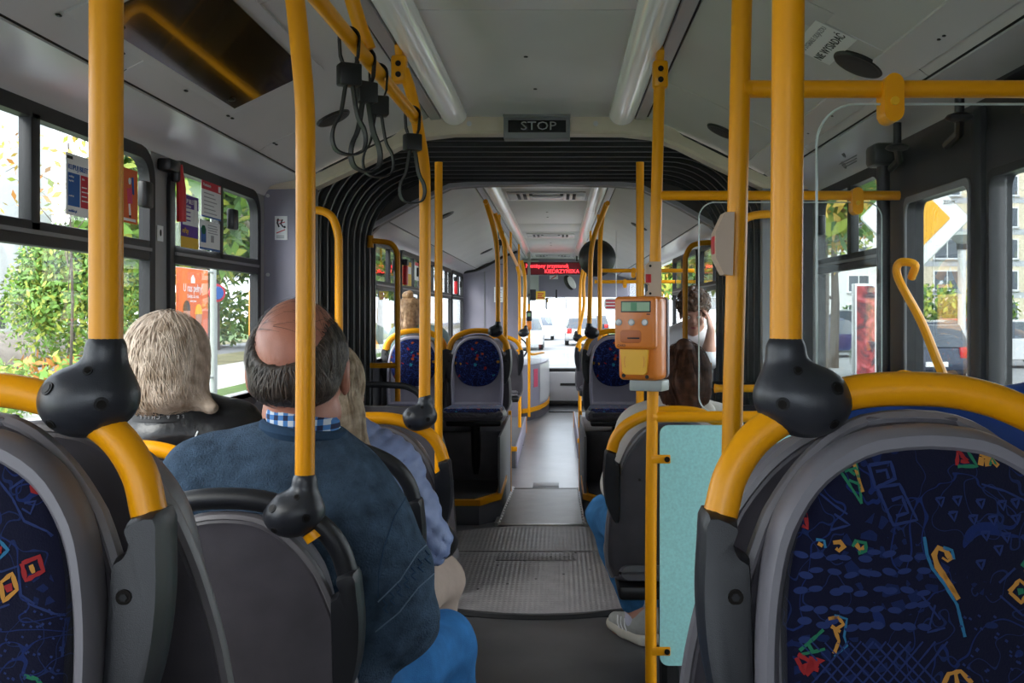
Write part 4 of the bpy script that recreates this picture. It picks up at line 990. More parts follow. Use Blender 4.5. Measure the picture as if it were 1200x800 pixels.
# poles of the front saloon
D = 7.05; c = P(581, 388, D)
p = pole('grab_pole', [c+Vector((.0155, 0, .04)), P(583.5, 340, D), P(583, 305, D), P(581, 280, D), P(575, 255, D), P(569, 236, D)], .0178, 'yellow pole on the left blue oval seat beyond the bellows, bent to the ceiling'); joint(p, c, 1, D)
D = 7.05; c = P(693, 390, D)
p = pole('grab_pole', [c+Vector((-.0155, 0, .04)), P(691.5, 340, D), P(692.5, 300, D), P(696, 278, D), P(704, 256, D), P(711, 238, D)], .0178, 'yellow pole on the right blue oval seat beyond the bellows, bent to the ceiling'); joint(p, c, -1, D)
pole('grab_pole', [P(592, 412, 7.5), P(592, 300, 7.5), P(588, 275, 7.5), P(580, 250, 7.5)], .0178, 'second yellow pole just behind the bent pole of the left blue oval seat')
pole('grab_pole', [P(703, 412, 7.6), P(703, 300, 7.6), P(705, 262, 7.6), P(708, 246, 7.6)], .0178, 'second yellow pole just behind the bent pole of the right blue oval seat')
zf = -.14
p = pole('grab_pole', [Vector((X(609, 10.9), 10.9, zf)), P(609, 400, 10.9), P(608.5, 330, 10.9), P(606, 312, 10.9)], .0178, 'yellow pole standing on the aisle floor at the left, far down the front saloon', foot=(X(609, 10.9), 10.9, zf))
MB().tube([P(609, 411, 10.9), P(594, 411, 10.9)], .016, 10).build('link', M['yellow'], p)
pole('grab_pole', [Vector((X(679.5, 10.9), 10.9, zf)), P(679.5, 400, 10.9), P(680, 340, 10.9), P(683, 316, 10.9)], .0178, 'yellow pole standing on the aisle floor at the right, far down the front saloon', foot=(X(679.5, 10.9), 10.9, zf))
D = 9.75; c = P(614, 390, D)
p = pole('grab_pole', [c+Vector((.0, 0, .04)), P(615, 350, D), P(615, 325, D), P(611, 305, D)], .0178, 'far left yellow pole rising from the seat with the low yellow link'); joint(p, c, 1, D)
D = 10.45; c = P(677, 396, D)
p = pole('grab_pole', [c+Vector((.0, 0, .04)), P(684, 360, D), P(684, 330, D), P(688, 312, D)], .0178, 'far right yellow pole rising from a seat near the front of the bus'); joint(p, c, -1, D)
for a, b, lab in (((569, 236, 7.0), (612, 322, 12.5), 'long yellow ceiling rail on the left of the front saloon'), ((712, 238, 7.0), (683, 318, 12.5), 'long yellow ceiling rail on the right of the front saloon')):
    a, b = P(*a), P(*b); t = thing('ceiling_rail', tuple(a), lab, 'rail'); MB().tube([a, b], .0178, 10).build('tube', M['yellow'], t)
    for k in (.25, .55, .85):
        m_ = a+(b-a)*k; MB().tube([m_, (m_.x, m_.y, 2.17)], .012, 8).build('hanger', M['yellow'], t)
for (px0, px1, py, D, lab) in ((703, 790, 317, 8.05, 'nearer short cross rail right of the convex mirror'), (697, 775, 330, 9.4, 'farther short cross rail right of the convex mirror')):
    t = hrail(D, Z(py, D), X(px0, D), 1.11, .0165, lab, (X(px0+(px1-px0)*.45, D),))
for px, D, L, lab in ((598, 8.6, .17, 'black strap handle hanging from the left ceiling rail of the front saloon'), (682, 10.0, .17, 'black strap handle hanging from the right ceiling rail of the front saloon')):
    a0, b0 = (P(569, 236, 7.0), P(612, 322, 12.5)) if px < 650 else (P(712, 238, 7.0), P(683, 318, 12.5))
    sv = (ra, rb); ra, rb = a0, b0; strap((D-7)/5.5, L, lab, .4); ra, rb = sv
cm = thing('convex_mirror', tuple(P(700, 302, 8.5)), 'round black convex mirror seen from behind, hanging by the right ceiling rail', 'mirror')
mb = MB(); C_m = P(700, 302, 8.5); mb.rings([[(C_m.x+r*math.cos(t), C_m.y+dy, C_m.z+r*math.sin(t)) for t in np.linspace(0, 2*PI, 36, endpoint=False)][::-1] for r, dy in ((.02, -.07), (.07, -.06), (.12, -.035), (.15, -.005), (.162, .02), (.16, .03))]); mb.build('back_cover', M['black'], cm)
MB().rings([[(C_m.x+r*math.cos(t), C_m.y+.03+dy, C_m.z+r*math.sin(t)) for t in np.linspace(0, 2*PI, 36, endpoint=False)] for r, dy in ((.156, .0), (.11, .018), (.05, .028), (.01, .03))]).build('mirror_face', M['mirror'], cm)
MB().tube([C_m+Vector((0, -.05, .05)), C_m+Vector((.03, -.09, .2)), (C_m.x+.04, C_m.y-.05, 2.17)], .012, 8).build('mirror_arm', M['black'], cm)
# ================================================================== PEOPLE
SK = dict(
 skin=mat('fair_skin', (.50, .25, .175), .5, var=.1, vs=18, bump=.08, bs=300), skin_r=mat('ruddy_skin', (.44, .175, .115), .42, var=.14, vs=14, bump=.1, bs=260),
 lips=mat('lips', (.42, .12, .11), .45), eye=mat('eye_white', (.75, .73, .70), .2), iris=mat('iris', (.05, .03, .02), .2),
 grey_hair=mat('dark_grey_hair', (.042, .029, .022), .5, var=.4, vs=60, tone2=(.085, .065, .052)), grey_light=mat('light_grey_hair', (.115, .092, .075), .45, var=.4, vs=60), blonde=mat('ash_blonde_hair', (.52, .37, .255), .5, spec=.25, var=.35, vs=30, tone2=(.80, .66, .54)),
 greyblonde=mat('grey_blonde_hair', (.36, .245, .150), .55, spec=.2, var=.4, vs=34, tone2=(.62, .49, .36)), brown=mat('brown_hair', (.034, .013, .007), .6, spec=.15, var=.45, vs=36, tone2=(.10, .04, .02)),
 curly=mat('brown_curly_hair', (.065, .030, .017), .45, var=.5, vs=50, tone2=(.17, .085, .045)), bunhair=mat('light_brown_hair', (.36, .19, .09), .42, var=.4, vs=36, tone2=(.58, .37, .2)),
 sweater=mat('navy_knit', (.050, .082, .128), .92, var=.38, vs=30, bump=1.0, bs=260, spec=.15), rib=mat('navy_rib_knit', (.030, .062, .115), .92, bump=.5, bs=250, spec=.15, stretch=(3, 3, .2)),
 shirt=check_mat('blue_check_shirt'), jeans=mat('blue_denim', (.030, .145, .36), .85, var=.4, vs=12, bump=.4, bs=420, spec=.2), jeans2=mat('mid_blue_denim', (.045, .16, .34), .85, var=.35, vs=14, bump=.35, bs=420, spec=.2),
 quilt=mat('periwinkle_quilt', (.20, .255, .45), .5, var=.12, vs=16, bump=.35, bs=70), puffer=mat('black_puffer', (.010, .010, .012), .32, var=.2, vs=10, bump=.4, bs=45),
 beige=mat('beige_trousers', (.50, .39, .325), .8, var=.12, vs=10, bump=.4, bs=30), white=mat('white_cotton', (.72, .71, .72), .85, var=.06, vs=12, bump=.3, bs=30),
 cream=mat('cream_hoodie', (.52, .47, .42), .9, var=.1, vs=12, bump=.3, bs=60), teal=mat('grey_green_jacket', (.15, .21, .205), .85, var=.12, vs=10, bump=.3, bs=50),
 leather=mat('black_leather', (.012, .012, .013), .38, bump=.35, bs=70), dark=mat('dark_cloth', (.02, .022, .028), .9), shoe=mat('grey_suede', (.40, .39, .36), .8, var=.12, vs=30), sole=mat('cream_sole', (.60, .55, .46), .6), gum=mat('gum_sole', (.26, .10, .04), .6), sock=mat('white_sock', (.62, .60, .70), .9, bump=.4, bs=160, stretch=(1, 1, 4)),
 royal=mat('royal_blue_cloth', (.010, .055, .27), .6, var=.1, vs=8, bump=.3, bs=40), stitch=mat('pale_stitch', (.13, .19, .27), .9))
def V(*a): return np.array(a, float)
def rotm(yaw, pitch=0, roll=0):
    return np.array(Matrix.Rotation(yaw, 3, 'Z') @ Matrix.Rotation(pitch, 3, 'X') @ Matrix.Rotation(roll, 3, 'Y'))
def head_sdf(s, c, R, k=1.0, ears=True):
    def q(*a): return c+R@(V(*a)*k)
    s.ell(q(0, -.012, .025), V(.077, .096, .098)*k, .01, R).ell(q(0, .022, -.035), V(.063, .075, .085)*k, .02, R).cap(q(0, .055, -.092), q(0, .070, -.100), .027*k, .022*k, .03)
    s.cap(q(-.045, .03, -.085), q(0, .06, -.1), .026*k, .026*k, .03).cap(q(.045, .03, -.085), q(0, .06, -.1), .026*k, .026*k, .03)
    s.cap(q(-.04, .082, .018), q(.04, .082, .018), .012*k, .012*k, .02)
    for sx in (-1, 1):
        s.sub(s_ell(q(sx*.031, .105, -.002), V(.017, .017, .013)*k, R), .012*k); s.ell(q(sx*.045, .068, -.038), V(.022, .02, .02)*k, .02, R)
    s.cap(q(0, .093, .008), q(0, .108, -.034), .009*k, .013*k, .012)
    for sx in (-1, 1): s.ell(q(sx*.012, .100, -.037), V(.009, .011, .008)*k, .008, R)
    s.ell(q(0, .090, -.066), V(.024, .012, .007)*k, .006, R).ell(q(0, .090, -.077), V(.020, .012, .008)*k, .006, R)
    s.sub(s_ell(q(0, .104, -.0715), V(.026, .008, .0018)*k, R), .002)
    if ears:
        for sx in (-1, 1):
            s.ell(q(sx*.083, -.008, -.012), V(.011, .022, .033)*k, .008, R).ell(q(sx*.082, .0, -.040), V(.009, .013, .014)*k, .006, R)
            s.sub(s_ell(q(sx*.096, .004, -.010), V(.008, .012, .020)*k, R), .004)
def face_parts(parent, c, R, k=1.0):
    def q(*a): return c+R@(V(*a)*k)
    for sx in (-1, 1):
        e = MB().ell(q(sx*.031, .079, -.002), (.0135*k,)*3, 14, 9).build('eye', SK['eye'], parent)
        MB().ell(q(sx*.031, .0895, -.003), (.0055*k, .0055*k, .0055*k), 10, 7).build('iris', SK['iris'], e)
    MB().ell(q(0, .094, -.072), (.021*k, .010*k, .0095*k), 14, 8, rot=Matrix(R.tolist())).build('lips', SK['lips'], parent)
def hand(s, w, d, n, side, curl=.5, k=1.0, spread=.0):
    "w wrist, d direction of the fingers, n palm normal; side +1 puts the thumb on d x n"
    d = d/np.linalg.norm(d); n = n-d*(n@d); n = n/np.linalg.norm(n); l = np.cross(d, n)*side
    R = np.stack([l, d, n], 1); pc = w+d*.048*k
    s.ell(pc, V(.040, .052, .016)*k, .012, R)
    for i, (o, L, r) in enumerate(((.030, .070, .0085), (.010, .080, .009), (-.010, .074, .0085), (-.029, .058, .0075))):
        p = w+(d*.088+l*o)*k; dd = d+l*spread*(o*8); a = 0; pts = [p]
        for sg in (.45, .32, .23):
            a += curl*.9; v = dd*math.cos(a)+n*math.sin(a); p = p+v/np.linalg.norm(v)*L*sg*k; pts.append(p)
        s.chain(pts, [r*k, r*.95*k, r*.85*k, r*.72*k], .003)
    p = w+(d*.028+l*.032)*k; v = l*.75+d*.65+n*.3; v = v/np.linalg.norm(v); p2 = p+v*.038*k; v2 = d*.9+l*.25+n*.4; v2 = v2/np.linalg.norm(v2)
    s.chain([p, p2, p2+v2*.034*k], [.012*k, .0105*k, .008*k], .008)
def skel(J, off=0., arms=True, legs=True, head=False, neck=True, sl=(1., 1.), arm_end=1.0, leg_end=1.0, hands=True, feet=True):
    s = SDF(); g = J; w = g.get('w', 1.)
    pel, che, nb = g['pel'], g['che'], g['neck']
    if arms:
        mid = (pel+che)/2; tilt = g.get('tR')
        s.ell(che, V(.165*w, .112*g.get('dp', 1), .19)+off, .06, tilt).ell(mid, V(.150*w, .118*g.get('dp', 1), .17)+off, .07, tilt)
        s.cap(pel, mid, .125*w+off, .12*w+off, .08)
        s.cap(g['shL'], g['shR'], .062+off, .062+off, .05)
        for sh in ('shL', 'shR'): s.cap(nb-V(0, 0, .035), g[sh], .050+off*.8, .055+off, .05)
        for a in 'LR':
            sh, el, wr = g['sh'+a], g['el'+a], g['wr'+a]; w2 = el+(wr-el)*arm_end
            s.chain([sh, sh+(el-sh)*.5, el], [.060+off, .052+off, .044+off], .03); s.chain([el, el+(w2-el)*.35, w2], [.044+off, .042+off, .044-.016*arm_end+off*.8], .02)
    if legs:
        s.ell(pel, V(.165*w, .125, .11)+off*.7, .05)
        for a in 'LR':
            hp, kn, an = g['hp'+a], g['kn'+a], g['an'+a]; a2 = kn+(an-kn)*leg_end
            s.chain([hp, hp+(kn-hp)*.5, kn], [.088+off, .076+off, .060+off], .04); s.chain([kn, kn+(a2-kn)*.35, a2], [.060+off, .056+off, .040+off], .02)
    if neck: s.cap(nb-V(0, 0, .05), g['hc']-V(0, 0, .06)+g['hR']@V(0, -.015, 0), .058+off*.3, .054, .03)
    if head: head_sdf(s, g['hc'], g['hR'], g.get('hk', 1.))
    if hands and arms:
        for a, sd in (('L', -1), ('R', 1)):
            wr, el = g['wr'+a], g['el'+a]; hd = g.get('hd'+a); d = hd[0] if hd else wr-el; n = hd[1] if hd else V(0, 0, -1)
            hand(s, wr, d, n, sd*(hd[2] if hd else 1), hd[3] if hd else .55, g.get('handk', 1.))
    if feet and legs:
        for a in 'LR':
            an = g['an'+a]; t = g.get('toe'+a, V(0, 1, 0)); s.chain([an-V(0, 0, .0)-t*.03, an-V(0, 0, .045)+t*.06, an-V(0, 0, .055)+t*.15], [.040, .036, .026], .02)
    return s
def folds(amp, f, seed=0, dirs=None):
    rnd = np.random.RandomState(seed); K = rnd.normal(size=(6, 3))*f; ph = rnd.rand(6)*6; A = rnd.rand(6)*.6+.4
    def d(p):
        v = 0
        for k in range(6):
            v = v+A[k]*np.sin(p@K[k]+ph[k]+1.4*np.sin(p@K[(k+1) % 6]*.7+ph[k-1]))
        return amp*v/3
    return d
def grad(fn, p, e=.002):
    g = np.zeros_like(p)
    for i in range(3):
        o = np.zeros(3); o[i] = e; g[:, i] = fn(p+o)-fn(p-o)
    return g/np.maximum(np.linalg.norm(g, axis=1), 1e-9)[:, None]
def strands(name, parent, m, fn, starts, dirf, steps, step, w, lift=.001, seed=0, wob=.15, tip=.25, lift_end=None, stuff=True):
    rnd = np.random.RandomState(seed); p = np.array(starts, float); N = len(p)
    lf = lift*(.3+1.4*rnd.rand(N)); pr = rnd.normal(size=(N, 3))*wob; PTS = []; NRM = []; TAN = []
    ln = .7+.5*rnd.rand(N)
    for k in range(steps):
        n = grad(fn, p); l = lf+(0 if lift_end is None else lift_end*(k/(steps-1))**1.5*(.2+1.2*rnd.rand(N)*0+.8*pr[:, 0].clip(-1, 1)**2))
        p = p-n*(fn(p)-l)[:, None]
        d = dirf(p, k)+pr; t = d-n*(d*n).sum(1)[:, None]; t /= np.maximum(np.linalg.norm(t, axis=1), 1e-6)[:, None]
        PTS.append(p.copy()); NRM.append(n); TAN.append(t); p = p+t*(step*ln)[:, None]
    o = np.array(ORG.get(parent, Vector())); v = []; f = []
    PT = np.array(PTS); NR = np.array(NRM); TN = np.array(TAN); B = np.cross(TN, NR)
    ws = w*(1-(1-tip)*np.linspace(0, 1, steps)**2)
    a = PT-B*ws[:, None, None]-o; b = PT+NR*(ws*.6)[:, None, None]-o; c = PT+B*ws[:, None, None]-o
    vv = np.stack([a, b, c], 2)                      # steps, N, 3, xyz
    vv = vv.transpose(1, 0, 2, 3).reshape(-1, 3)
    idx = np.arange(N)[:, None, None]*(steps*3)+np.arange(steps-1)[None, :, None]*3+np.arange(2)[None, None, :]
    q = np.stack([idx, idx+1, idx+4, idx+3], -1).reshape(-1, 4)
    me = bpy.data.meshes.new(name); me.from_pydata(vv.tolist(), [], q.tolist()); me.materials.append(m)
    me.polygons.foreach_set('use_smooth', [True]*len(q)); me.update(); ob = link(name, me, parent)
    if stuff: ob['kind'] = 'stuff'
    return ob
def sphere_pts(n, seed):
    rnd = np.random.RandomState(seed); p = rnd.normal(size=(n, 3)); return p/np.linalg.norm(p, axis=1)[:, None]
def person(label, J, tops, res=.010):
    root = thing('person', tuple(J['pel']*V(1, 1, 0)+V(0, 0, J['pel'][2]-.1)), label, 'person')
    body = sdf_obj('body', skel(J, 0, head=True), res, SK[J.get('skin', 'skin')], root)
    face_parts(root, J['hc'], J['hR'], J.get('hk', 1.))
    return root, body
def drape(obj, pts, w, h, name, m, parent, off=.001, view=V(0, 0, 0)+V(0, 0, EYE)):
    "thin ribbon laid on a mesh, its path given as pixels of the photograph at the cloth's own depth"
    o = ORG.get(obj, Vector()); bv = BVHTree.FromPolygons([v.co+o for v in obj.data.vertices], [tuple(p.vertices) for p in obj.data.polygons])
    L = []
    for a, b in zip(pts, pts[1:]):
        n = max(1, int(math.hypot(b[0]-a[0], b[1]-a[1])/2.5))
        L += [(a[0]+(b[0]-a[0])*k/n, a[1]+(b[1]-a[1])*k/n) for k in range(n)]
    L.append(pts[-1]); P_ = []
    for x, y in L:
        d = Vector(((x-VX)/F, 1, (VY-y)/F)).normalized(); hit = bv.ray_cast(Vector((0, 0, EYE)), d)
        if hit[0] is None:
            if len(P_) > 2: break
            continue
        if P_ and (hit[0]-P_[-1]).length > .05: break
        P_.append(hit[0]+hit[1]*off*(1 if hit[1].dot(d) < 0 else -1))
    if len(P_) < 3: return None
    return MB().tube(P_, w, 6, ry=h).build(name, m, parent)

# ---- 1 the balding man in the blue sweater
J = dict(pel=V(-.56, 2.05, .55), che=V(-.545, 2.005, .90), neck=V(-.515, 1.965, 1.09), hc=V(-.520, 1.965, 1.226), hR=rotm(.06, -.05, 0), hk=1.11, w=1.22, dp=1.1,
 shL=V(-.705, 1.985, .985), shR=V(-.395, 1.985, .885), elL=V(-.80, 2.0, .73), elR=V(-.318, 1.99, .715), wrL=V(-.66, 2.22, .66), wrR=V(-.46, 2.24, .655),
 hpL=V(-.65, 2.06, .52), hpR=V(-.46, 2.06, .52), knL=V(-.63, 2.36, .52), knR=V(-.278, 2.40, .525), anL=V(-.62, 2.33, .10), anR=V(-.26, 2.42, .10), skin='skin_r')
man, body = person('balding man in a blue knit sweater with a check collar, seen from behind', J, None, .009)
sw = skel(J, .026, legs=False, head=False, neck=False, hands=False, arm_end=.85)
sw.ell(V(-.545, 2.02, .70), V(.215, .155, .22), .08).cap(V(-.70, 2.0, .99), V(-.715, 1.99, .94), .085, .085, .04)  .cap(V(-.40, 2.0, .875), V(-.335, 1.99, .80), .080, .082, .04)
sw.sub(s_ell(V(-.513, 1.975, 1.135), V(.078, .088, .05)), .015)
fd = folds(.005, 24, 3); fd2 = folds(.013, 15, 8)
def fold_man(p):
    k = np.exp(-((p[..., 2]-.70)/.12)**2)+.8*np.exp(-(((p[..., 0]+.42)/.07)**2+((p[..., 2]-.80)/.14)**2))+.35*np.exp(-(((p[..., 0]+.66)/.08)**2+((p[..., 2]-.92)/.10)**2)); return fd(p)*.5+fd2(p)*k
swo = sdf_obj('sweater', sw, .0075, SK['sweater'], man, fold_man)
cuf = SDF()
for a in 'LR': cuf.cap(J['el'+a]+(J['wr'+a]-J['el'+a])*.82, J['wr'+a], .050, .042, .01)
sdf_obj('sweater_cuff', cuf, .007, SK['rib'], man)
mb = MB()
R = []
for k, (dr, z) in enumerate(((.000, 1.078), (.008, 1.087), (.013, 1.098), (.011, 1.108), (.003, 1.112), (-.008, 1.104))):
    R.append([(-.513+(.074+dr)*math.cos(t), 1.975+(.080+dr)*math.sin(t), z-.012*math.cos(t)-.018*max(0, math.sin(t))) for t in np.linspace(0, 2*PI, 40, endpoint=False)])
mb.rings(R, True, False, False).build('neck_rib', SK['rib'], man)
R = []
for dr, z in ((.002, 1.075), (.006, 1.095), (.007, 1.118), (.004, 1.136), (-.001, 1.141), (-.007, 1.137), (-.010, 1.10)):
    R.append([(-.512+(.066+dr)*math.cos(t), 1.972+(.072+dr)*math.sin(t), z-.016*math.cos(t)-.022*max(0, math.sin(t))) for t in np.linspace(0, 2*PI, 40, endpoint=False)])
MB().rings(R, True, False, False).build('shirt_collar', SK['shirt'], man)
tr = skel(J, .014, arms=False, neck=False, feet=False, leg_end=.92)
sdf_obj('jeans', tr, .009, SK['jeans'], man, folds(.005, 22, 5))
sh = SDF()
for a in 'LR':
    an = J['an'+a]; sh.chain([an+V(0, -.03, -.04), an+V(0, .06, -.05), an+V(0, .17, -.06)], [.05, .045, .036], .02)
sdf_obj('shoes', sh, .009, SK['leather'], man)
for y0 in ((505, 633, 489, 648, 443, 705), (508, 672, 490, 688, 440, 740)):
    pts = [(y0[0], y0[1]), ((y0[0]+y0[2])/2, (y0[1]+y0[3])/2), (y0[2], y0[3]), ((y0[2]+y0[4])/2+3, (y0[3]+y0[5])/2+3), (y0[4], y0[5])]
    drape(swo, pts, .0017, .0012, 'sleeve_stitch', SK['stitch'], man)
drape(swo, [(478, 578), (462, 605), (450, 640), (444, 668), (443, 700)], .0013, .001, 'sleeve_seam', SK['rib'], man)
for k in range(7):   # raised band of blocky relief between the stitch lines
    x, y = 500-k*8.2, 652+k*9.6; a, b = 4, -4
    drape(swo, [(x-2, y-7), (x+3, y-1), (x-2, y+3), (x+4, y+8)], .0022, .0016, 'sleeve_relief', SK['rib'], man)
# hair: a ring that leaves the crown bare
hc, hR = J['hc'], J['hR']
hs = SDF()
def q(*a): return hc+hR@V(*a)
hs.ell(q(0, -.018, .020), V(.0945, .1115, .098), .01, hR).ell(q(0, -.055, -.034), V(.080, .064, .044), .015, hR)
hs.sub(s_ell(q(-.012, -.095, .086), V(.066, .060, .080), hR), .034).sub(s_ell(q(0, .11, .03), V(.11, .095, .16), hR), .01).sub(s_ell(q(0, .0, .145), V(.072, .13, .056), hR), .012)
for sx in (-1, 1): hs.sub(s_ell(q(sx*.098, .012, -.025), V(.02, .034, .046), hR), .006)
hair = sdf_obj('hair', hs, .005, SK['grey_hair'], man, folds(.002, 90, 2))
sp = hc+(hR@(sphere_pts(7600, 4)*V(.1, .1, .1)).T).T
n0 = hs.at(sp); g0 = sp-grad(hs.at, sp)*n0[:, None]; g0 = g0-grad(hs.at, g0)*hs.at(g0)[:, None]
rel = (g0-hc)@hR
ok = (np.abs(hs.at(g0)) < .004) & (rel[:, 1] < .05) & (rel[:, 2] > -.062)
hd = np.linalg.norm((rel-V(-.012, -.095, .086))/V(.072, .070, .088), axis=1); ok &= hd > 1.0
st_ = g0[ok][:3200]; print('man strands', len(st_))
def dman(p, k):
    r = (p-hc)@hR; d = np.stack([r[:, 0]*6, -.25-r[:, 1]*4, -.8+0*r[:, 0]], 1); return (hR@d.T).T
strands('hair_strands', man, SK['grey_hair'], hs.at, st_[::2], dman, 7, .0070, .0013, .0022, 3, .22, .2, .006)
strands('hair_strands', man, SK['grey_light'], hs.at, st_[1::2], dman, 7, .0070, .0011, .0026, 6, .26, .2, .009)
rn = np.random.RandomState(9); ws = sp[((sp-hc)@hR)[:, 2] > .06][:170]
cr_ = SDF(); head_sdf(cr_, hc, hR, 1.11); ws = ws-grad(cr_.at, ws)*cr_.at(ws)[:, None]
strands('hair_wisps', man, SK['grey_hair'], cr_.at, ws, lambda p, k: (hR@np.stack([.9-0*p[:, 0], -.5+0*p[:, 0], 0*p[:, 0]], 1).T).T, 8, .008, .0005, .002, 4, .3, .3, .016)

# ---- 2 the woman in the periwinkle quilted jacket
J = dict(pel=V(-.59, 2.74, .55), che=V(-.60, 2.70, .84), neck=V(-.595, 2.66, 1.0), hc=V(-.622, 2.66, 1.118), hR=rotm(.45, -.12, 0), hk=.98, w=1.0,
 shL=V(-.755, 2.69, .91), shR=V(-.462, 2.68, .895), elL=V(-.79, 2.72, .68), elR=V(-.365, 2.66, .715), wrL=V(-.68, 2.92, .66), wrR=V(-.47, 2.90, .665),
 hpL=V(-.67, 2.74, .52), hpR=V(-.51, 2.74, .52), knL=V(-.66, 3.02, .52), knR=V(-.375, 3.06, .505), anL=V(-.65, 3.02, .1), anR=V(-.47, 3.10, .1))
wo, body = person('grey-blonde woman in a periwinkle blue quilted jacket, half hidden behind the man in the sweater', J, None, .011)
jk = skel(J, .030, legs=False, neck=False, hands=False, arm_end=.9)
qn = folds(.004, 20, 6)
def quilt(p):
    a = (p[..., 0]+p[..., 2]*1.0)*PI/.052; b = (p[..., 0]-p[..., 2]*1.0)*PI/.052
    return .010*(1-np.abs(np.sin(a))**.4)+.010*(1-np.abs(np.sin(b))**.4)+qn(p)*1.5
jo = sdf_obj('quilted_jacket', jk, .0085, SK['quilt'], wo, quilt)
R = [[(-.60+(.078+dr)*math.cos(t), 2.665+(.082+dr)*math.sin(t), z) for t in np.linspace(0, 2*PI, 30, endpoint=False)] for dr, z in ((.018, .975), (.012, 1.0), (.006, 1.022), (.0, 1.027), (-.01, 1.01))]
MB().rings(R, True, False, False).build('jacket_collar', SK['dark'], wo)
sdf_obj('trousers', skel(J, .014, arms=False, neck=False, feet=False, leg_end=.9), .010, SK['beige'], wo, folds(.011, 20, 12))
sh = SDF()
for a in 'LR':
    an = J['an'+a]; sh.chain([an+V(0, -.03, -.05), an+V(0, .05, -.055), an+V(0, .14, -.065)], [.042, .038, .03], .02)
sdf_obj('shoes', sh, .010, SK['leather'], wo)
MB().tube(cr([(-.52, 2.575, 1.00), (-.492, 2.57, .90), (-.47, 2.59, .80), (-.46, 2.68, .68)], 6), .012, 8, ry=.004).build('bag_strap', SK['leather'], wo)
hc, hR = J['hc'], J['hR']
def hairset(hs, res, parent, m, crown, n, dirf, steps, step, w, seed, wob=.2, lift=.0045, mask=None, base_name='hair', lift_end=.0):
    o = sdf_obj(base_name, hs, res, m, parent, folds(.0015, 60, seed))
    sp = hc+(hR@(sphere_pts(n*3, seed)*.11).T).T+0
    for _ in range(3): sp = sp-grad(hs.at, sp)*hs.at(sp)[:, None]
    r = (sp-hc)@hR; ok = np.abs(hs.at(sp)) < .003
    if mask is not None: ok &= mask(r)
    strands('hair_strands', parent, m, hs.at, sp[ok][:n], dirf, steps, step, w, lift, seed, wob, .3, lift_end); return o
hs = SDF(); hs.ell(q(0, -.018, .026), V(.083, .104, .104), .01, hR).ell(q(-.01, -.060, -.055), V(.064, .05, .07), .03, hR)
hs.cap(q(.02, -.085, -.07), V(-.545, 2.585, .975), .045, .035, .03).cap(V(-.545, 2.585, .975), V(-.50, 2.585, .93), .035, .02, .02).cap(q(-.03, -.075, -.07), V(-.64, 2.585, .96), .045, .03, .03)
hs.sub(s_ell(q(0, .11, -.01), V(.082, .10, .12), hR), .01)
for sx in (-1, 1): hs.sub(s_ell(q(sx*.088, .0, -.028), V(.030, .034, .046), hR), .006)
def dlong(p, k):
    r = (p-hc)@hR; d = np.stack([r[:, 0]*3, -.35-r[:, 1]*2, -1.0+0*r[:, 0]], 1); return (hR@d.T).T
hairset(hs, .006, wo, SK['greyblonde'], None, 2600, dlong, 16, .013, .0015, 7, .2)
bagh = thing('handbag', (-.40, 2.96, .6), 'black leather handbag on the lap of the woman in the quilted jacket', 'bag')
sb_ = SDF(); sb_.ell(V(-.40, 2.93, .645), V(.10, .085, .055), .02).cap(V(-.47, 2.93, .66), V(-.345, 2.90, .675), .04, .035, .03)
sdf_obj('bag_body', sb_, .007, SK['leather'], bagh, folds(.006, 30, 20))

# ---- 3 the blonde woman at the window
J = dict(pel=V(-1.05, 2.74, .56), che=V(-1.05, 2.69, .90), neck=V(-1.045, 2.65, 1.075), hc=V(-1.052, 2.65, 1.20), hR=rotm(-.12, -.05, 0), hk=1.0, w=1.0,
 shL=V(-1.165, 2.68, .985), shR=V(-.895, 2.68, .985), elL=V(-1.17, 2.72, .73), elR=V(-.86, 2.70, .73), wrL=V(-1.10, 2.93, .66), wrR=V(-.97, 2.93, .66),
 hpL=V(-1.13, 2.74, .52), hpR=V(-.97, 2.74, .52), knL=V(-1.12, 3.04, .52), knR=V(-.97, 3.04, .52), anL=V(-1.12, 3.04, .1), anR=V(-.97, 3.04, .1))
bo, body = person('blonde bobbed woman in a black puffer jacket by the left window', J, None, .011)
pj = skel(J, .034, legs=False, neck=False, hands=False, arm_end=.92)
pn = folds(.006, 24, 15)
def puff(p): return -.007*np.abs(np.sin(p[..., 2]*PI/.075+.6*np.sin(p[..., 0]*9)))**.6+pn(p)
po = sdf_obj('puffer_jacket', pj, .0085, SK['puffer'], bo, puff)
R = [[(-1.05+(.092+dr)*math.cos(t), 2.665+(.088+dr)*math.sin(t), z) for t in np.linspace(0, 2*PI, 36, endpoint=False)] for dr, z in ((.028, 1.035), (.022, 1.06), (.012, 1.088), (.006, 1.094), (-.006, 1.090), (-.010, 1.05))]
co = MB().rings(R, True, False, False).build('collar', SK['puffer'], bo)
R = [[(-1.05+(.092+dr)*math.cos(t), 2.665+(.088+dr)*math.sin(t), z) for t in np.linspace(0, 2*PI, 36, endpoint=False)] for dr, z in ((.030, 1.050), (.028, 1.062), (.023, 1.078), (.020, 1.080))]
MB().rings(R, True, False, False).build('collar_band', M['blackp'], bo)
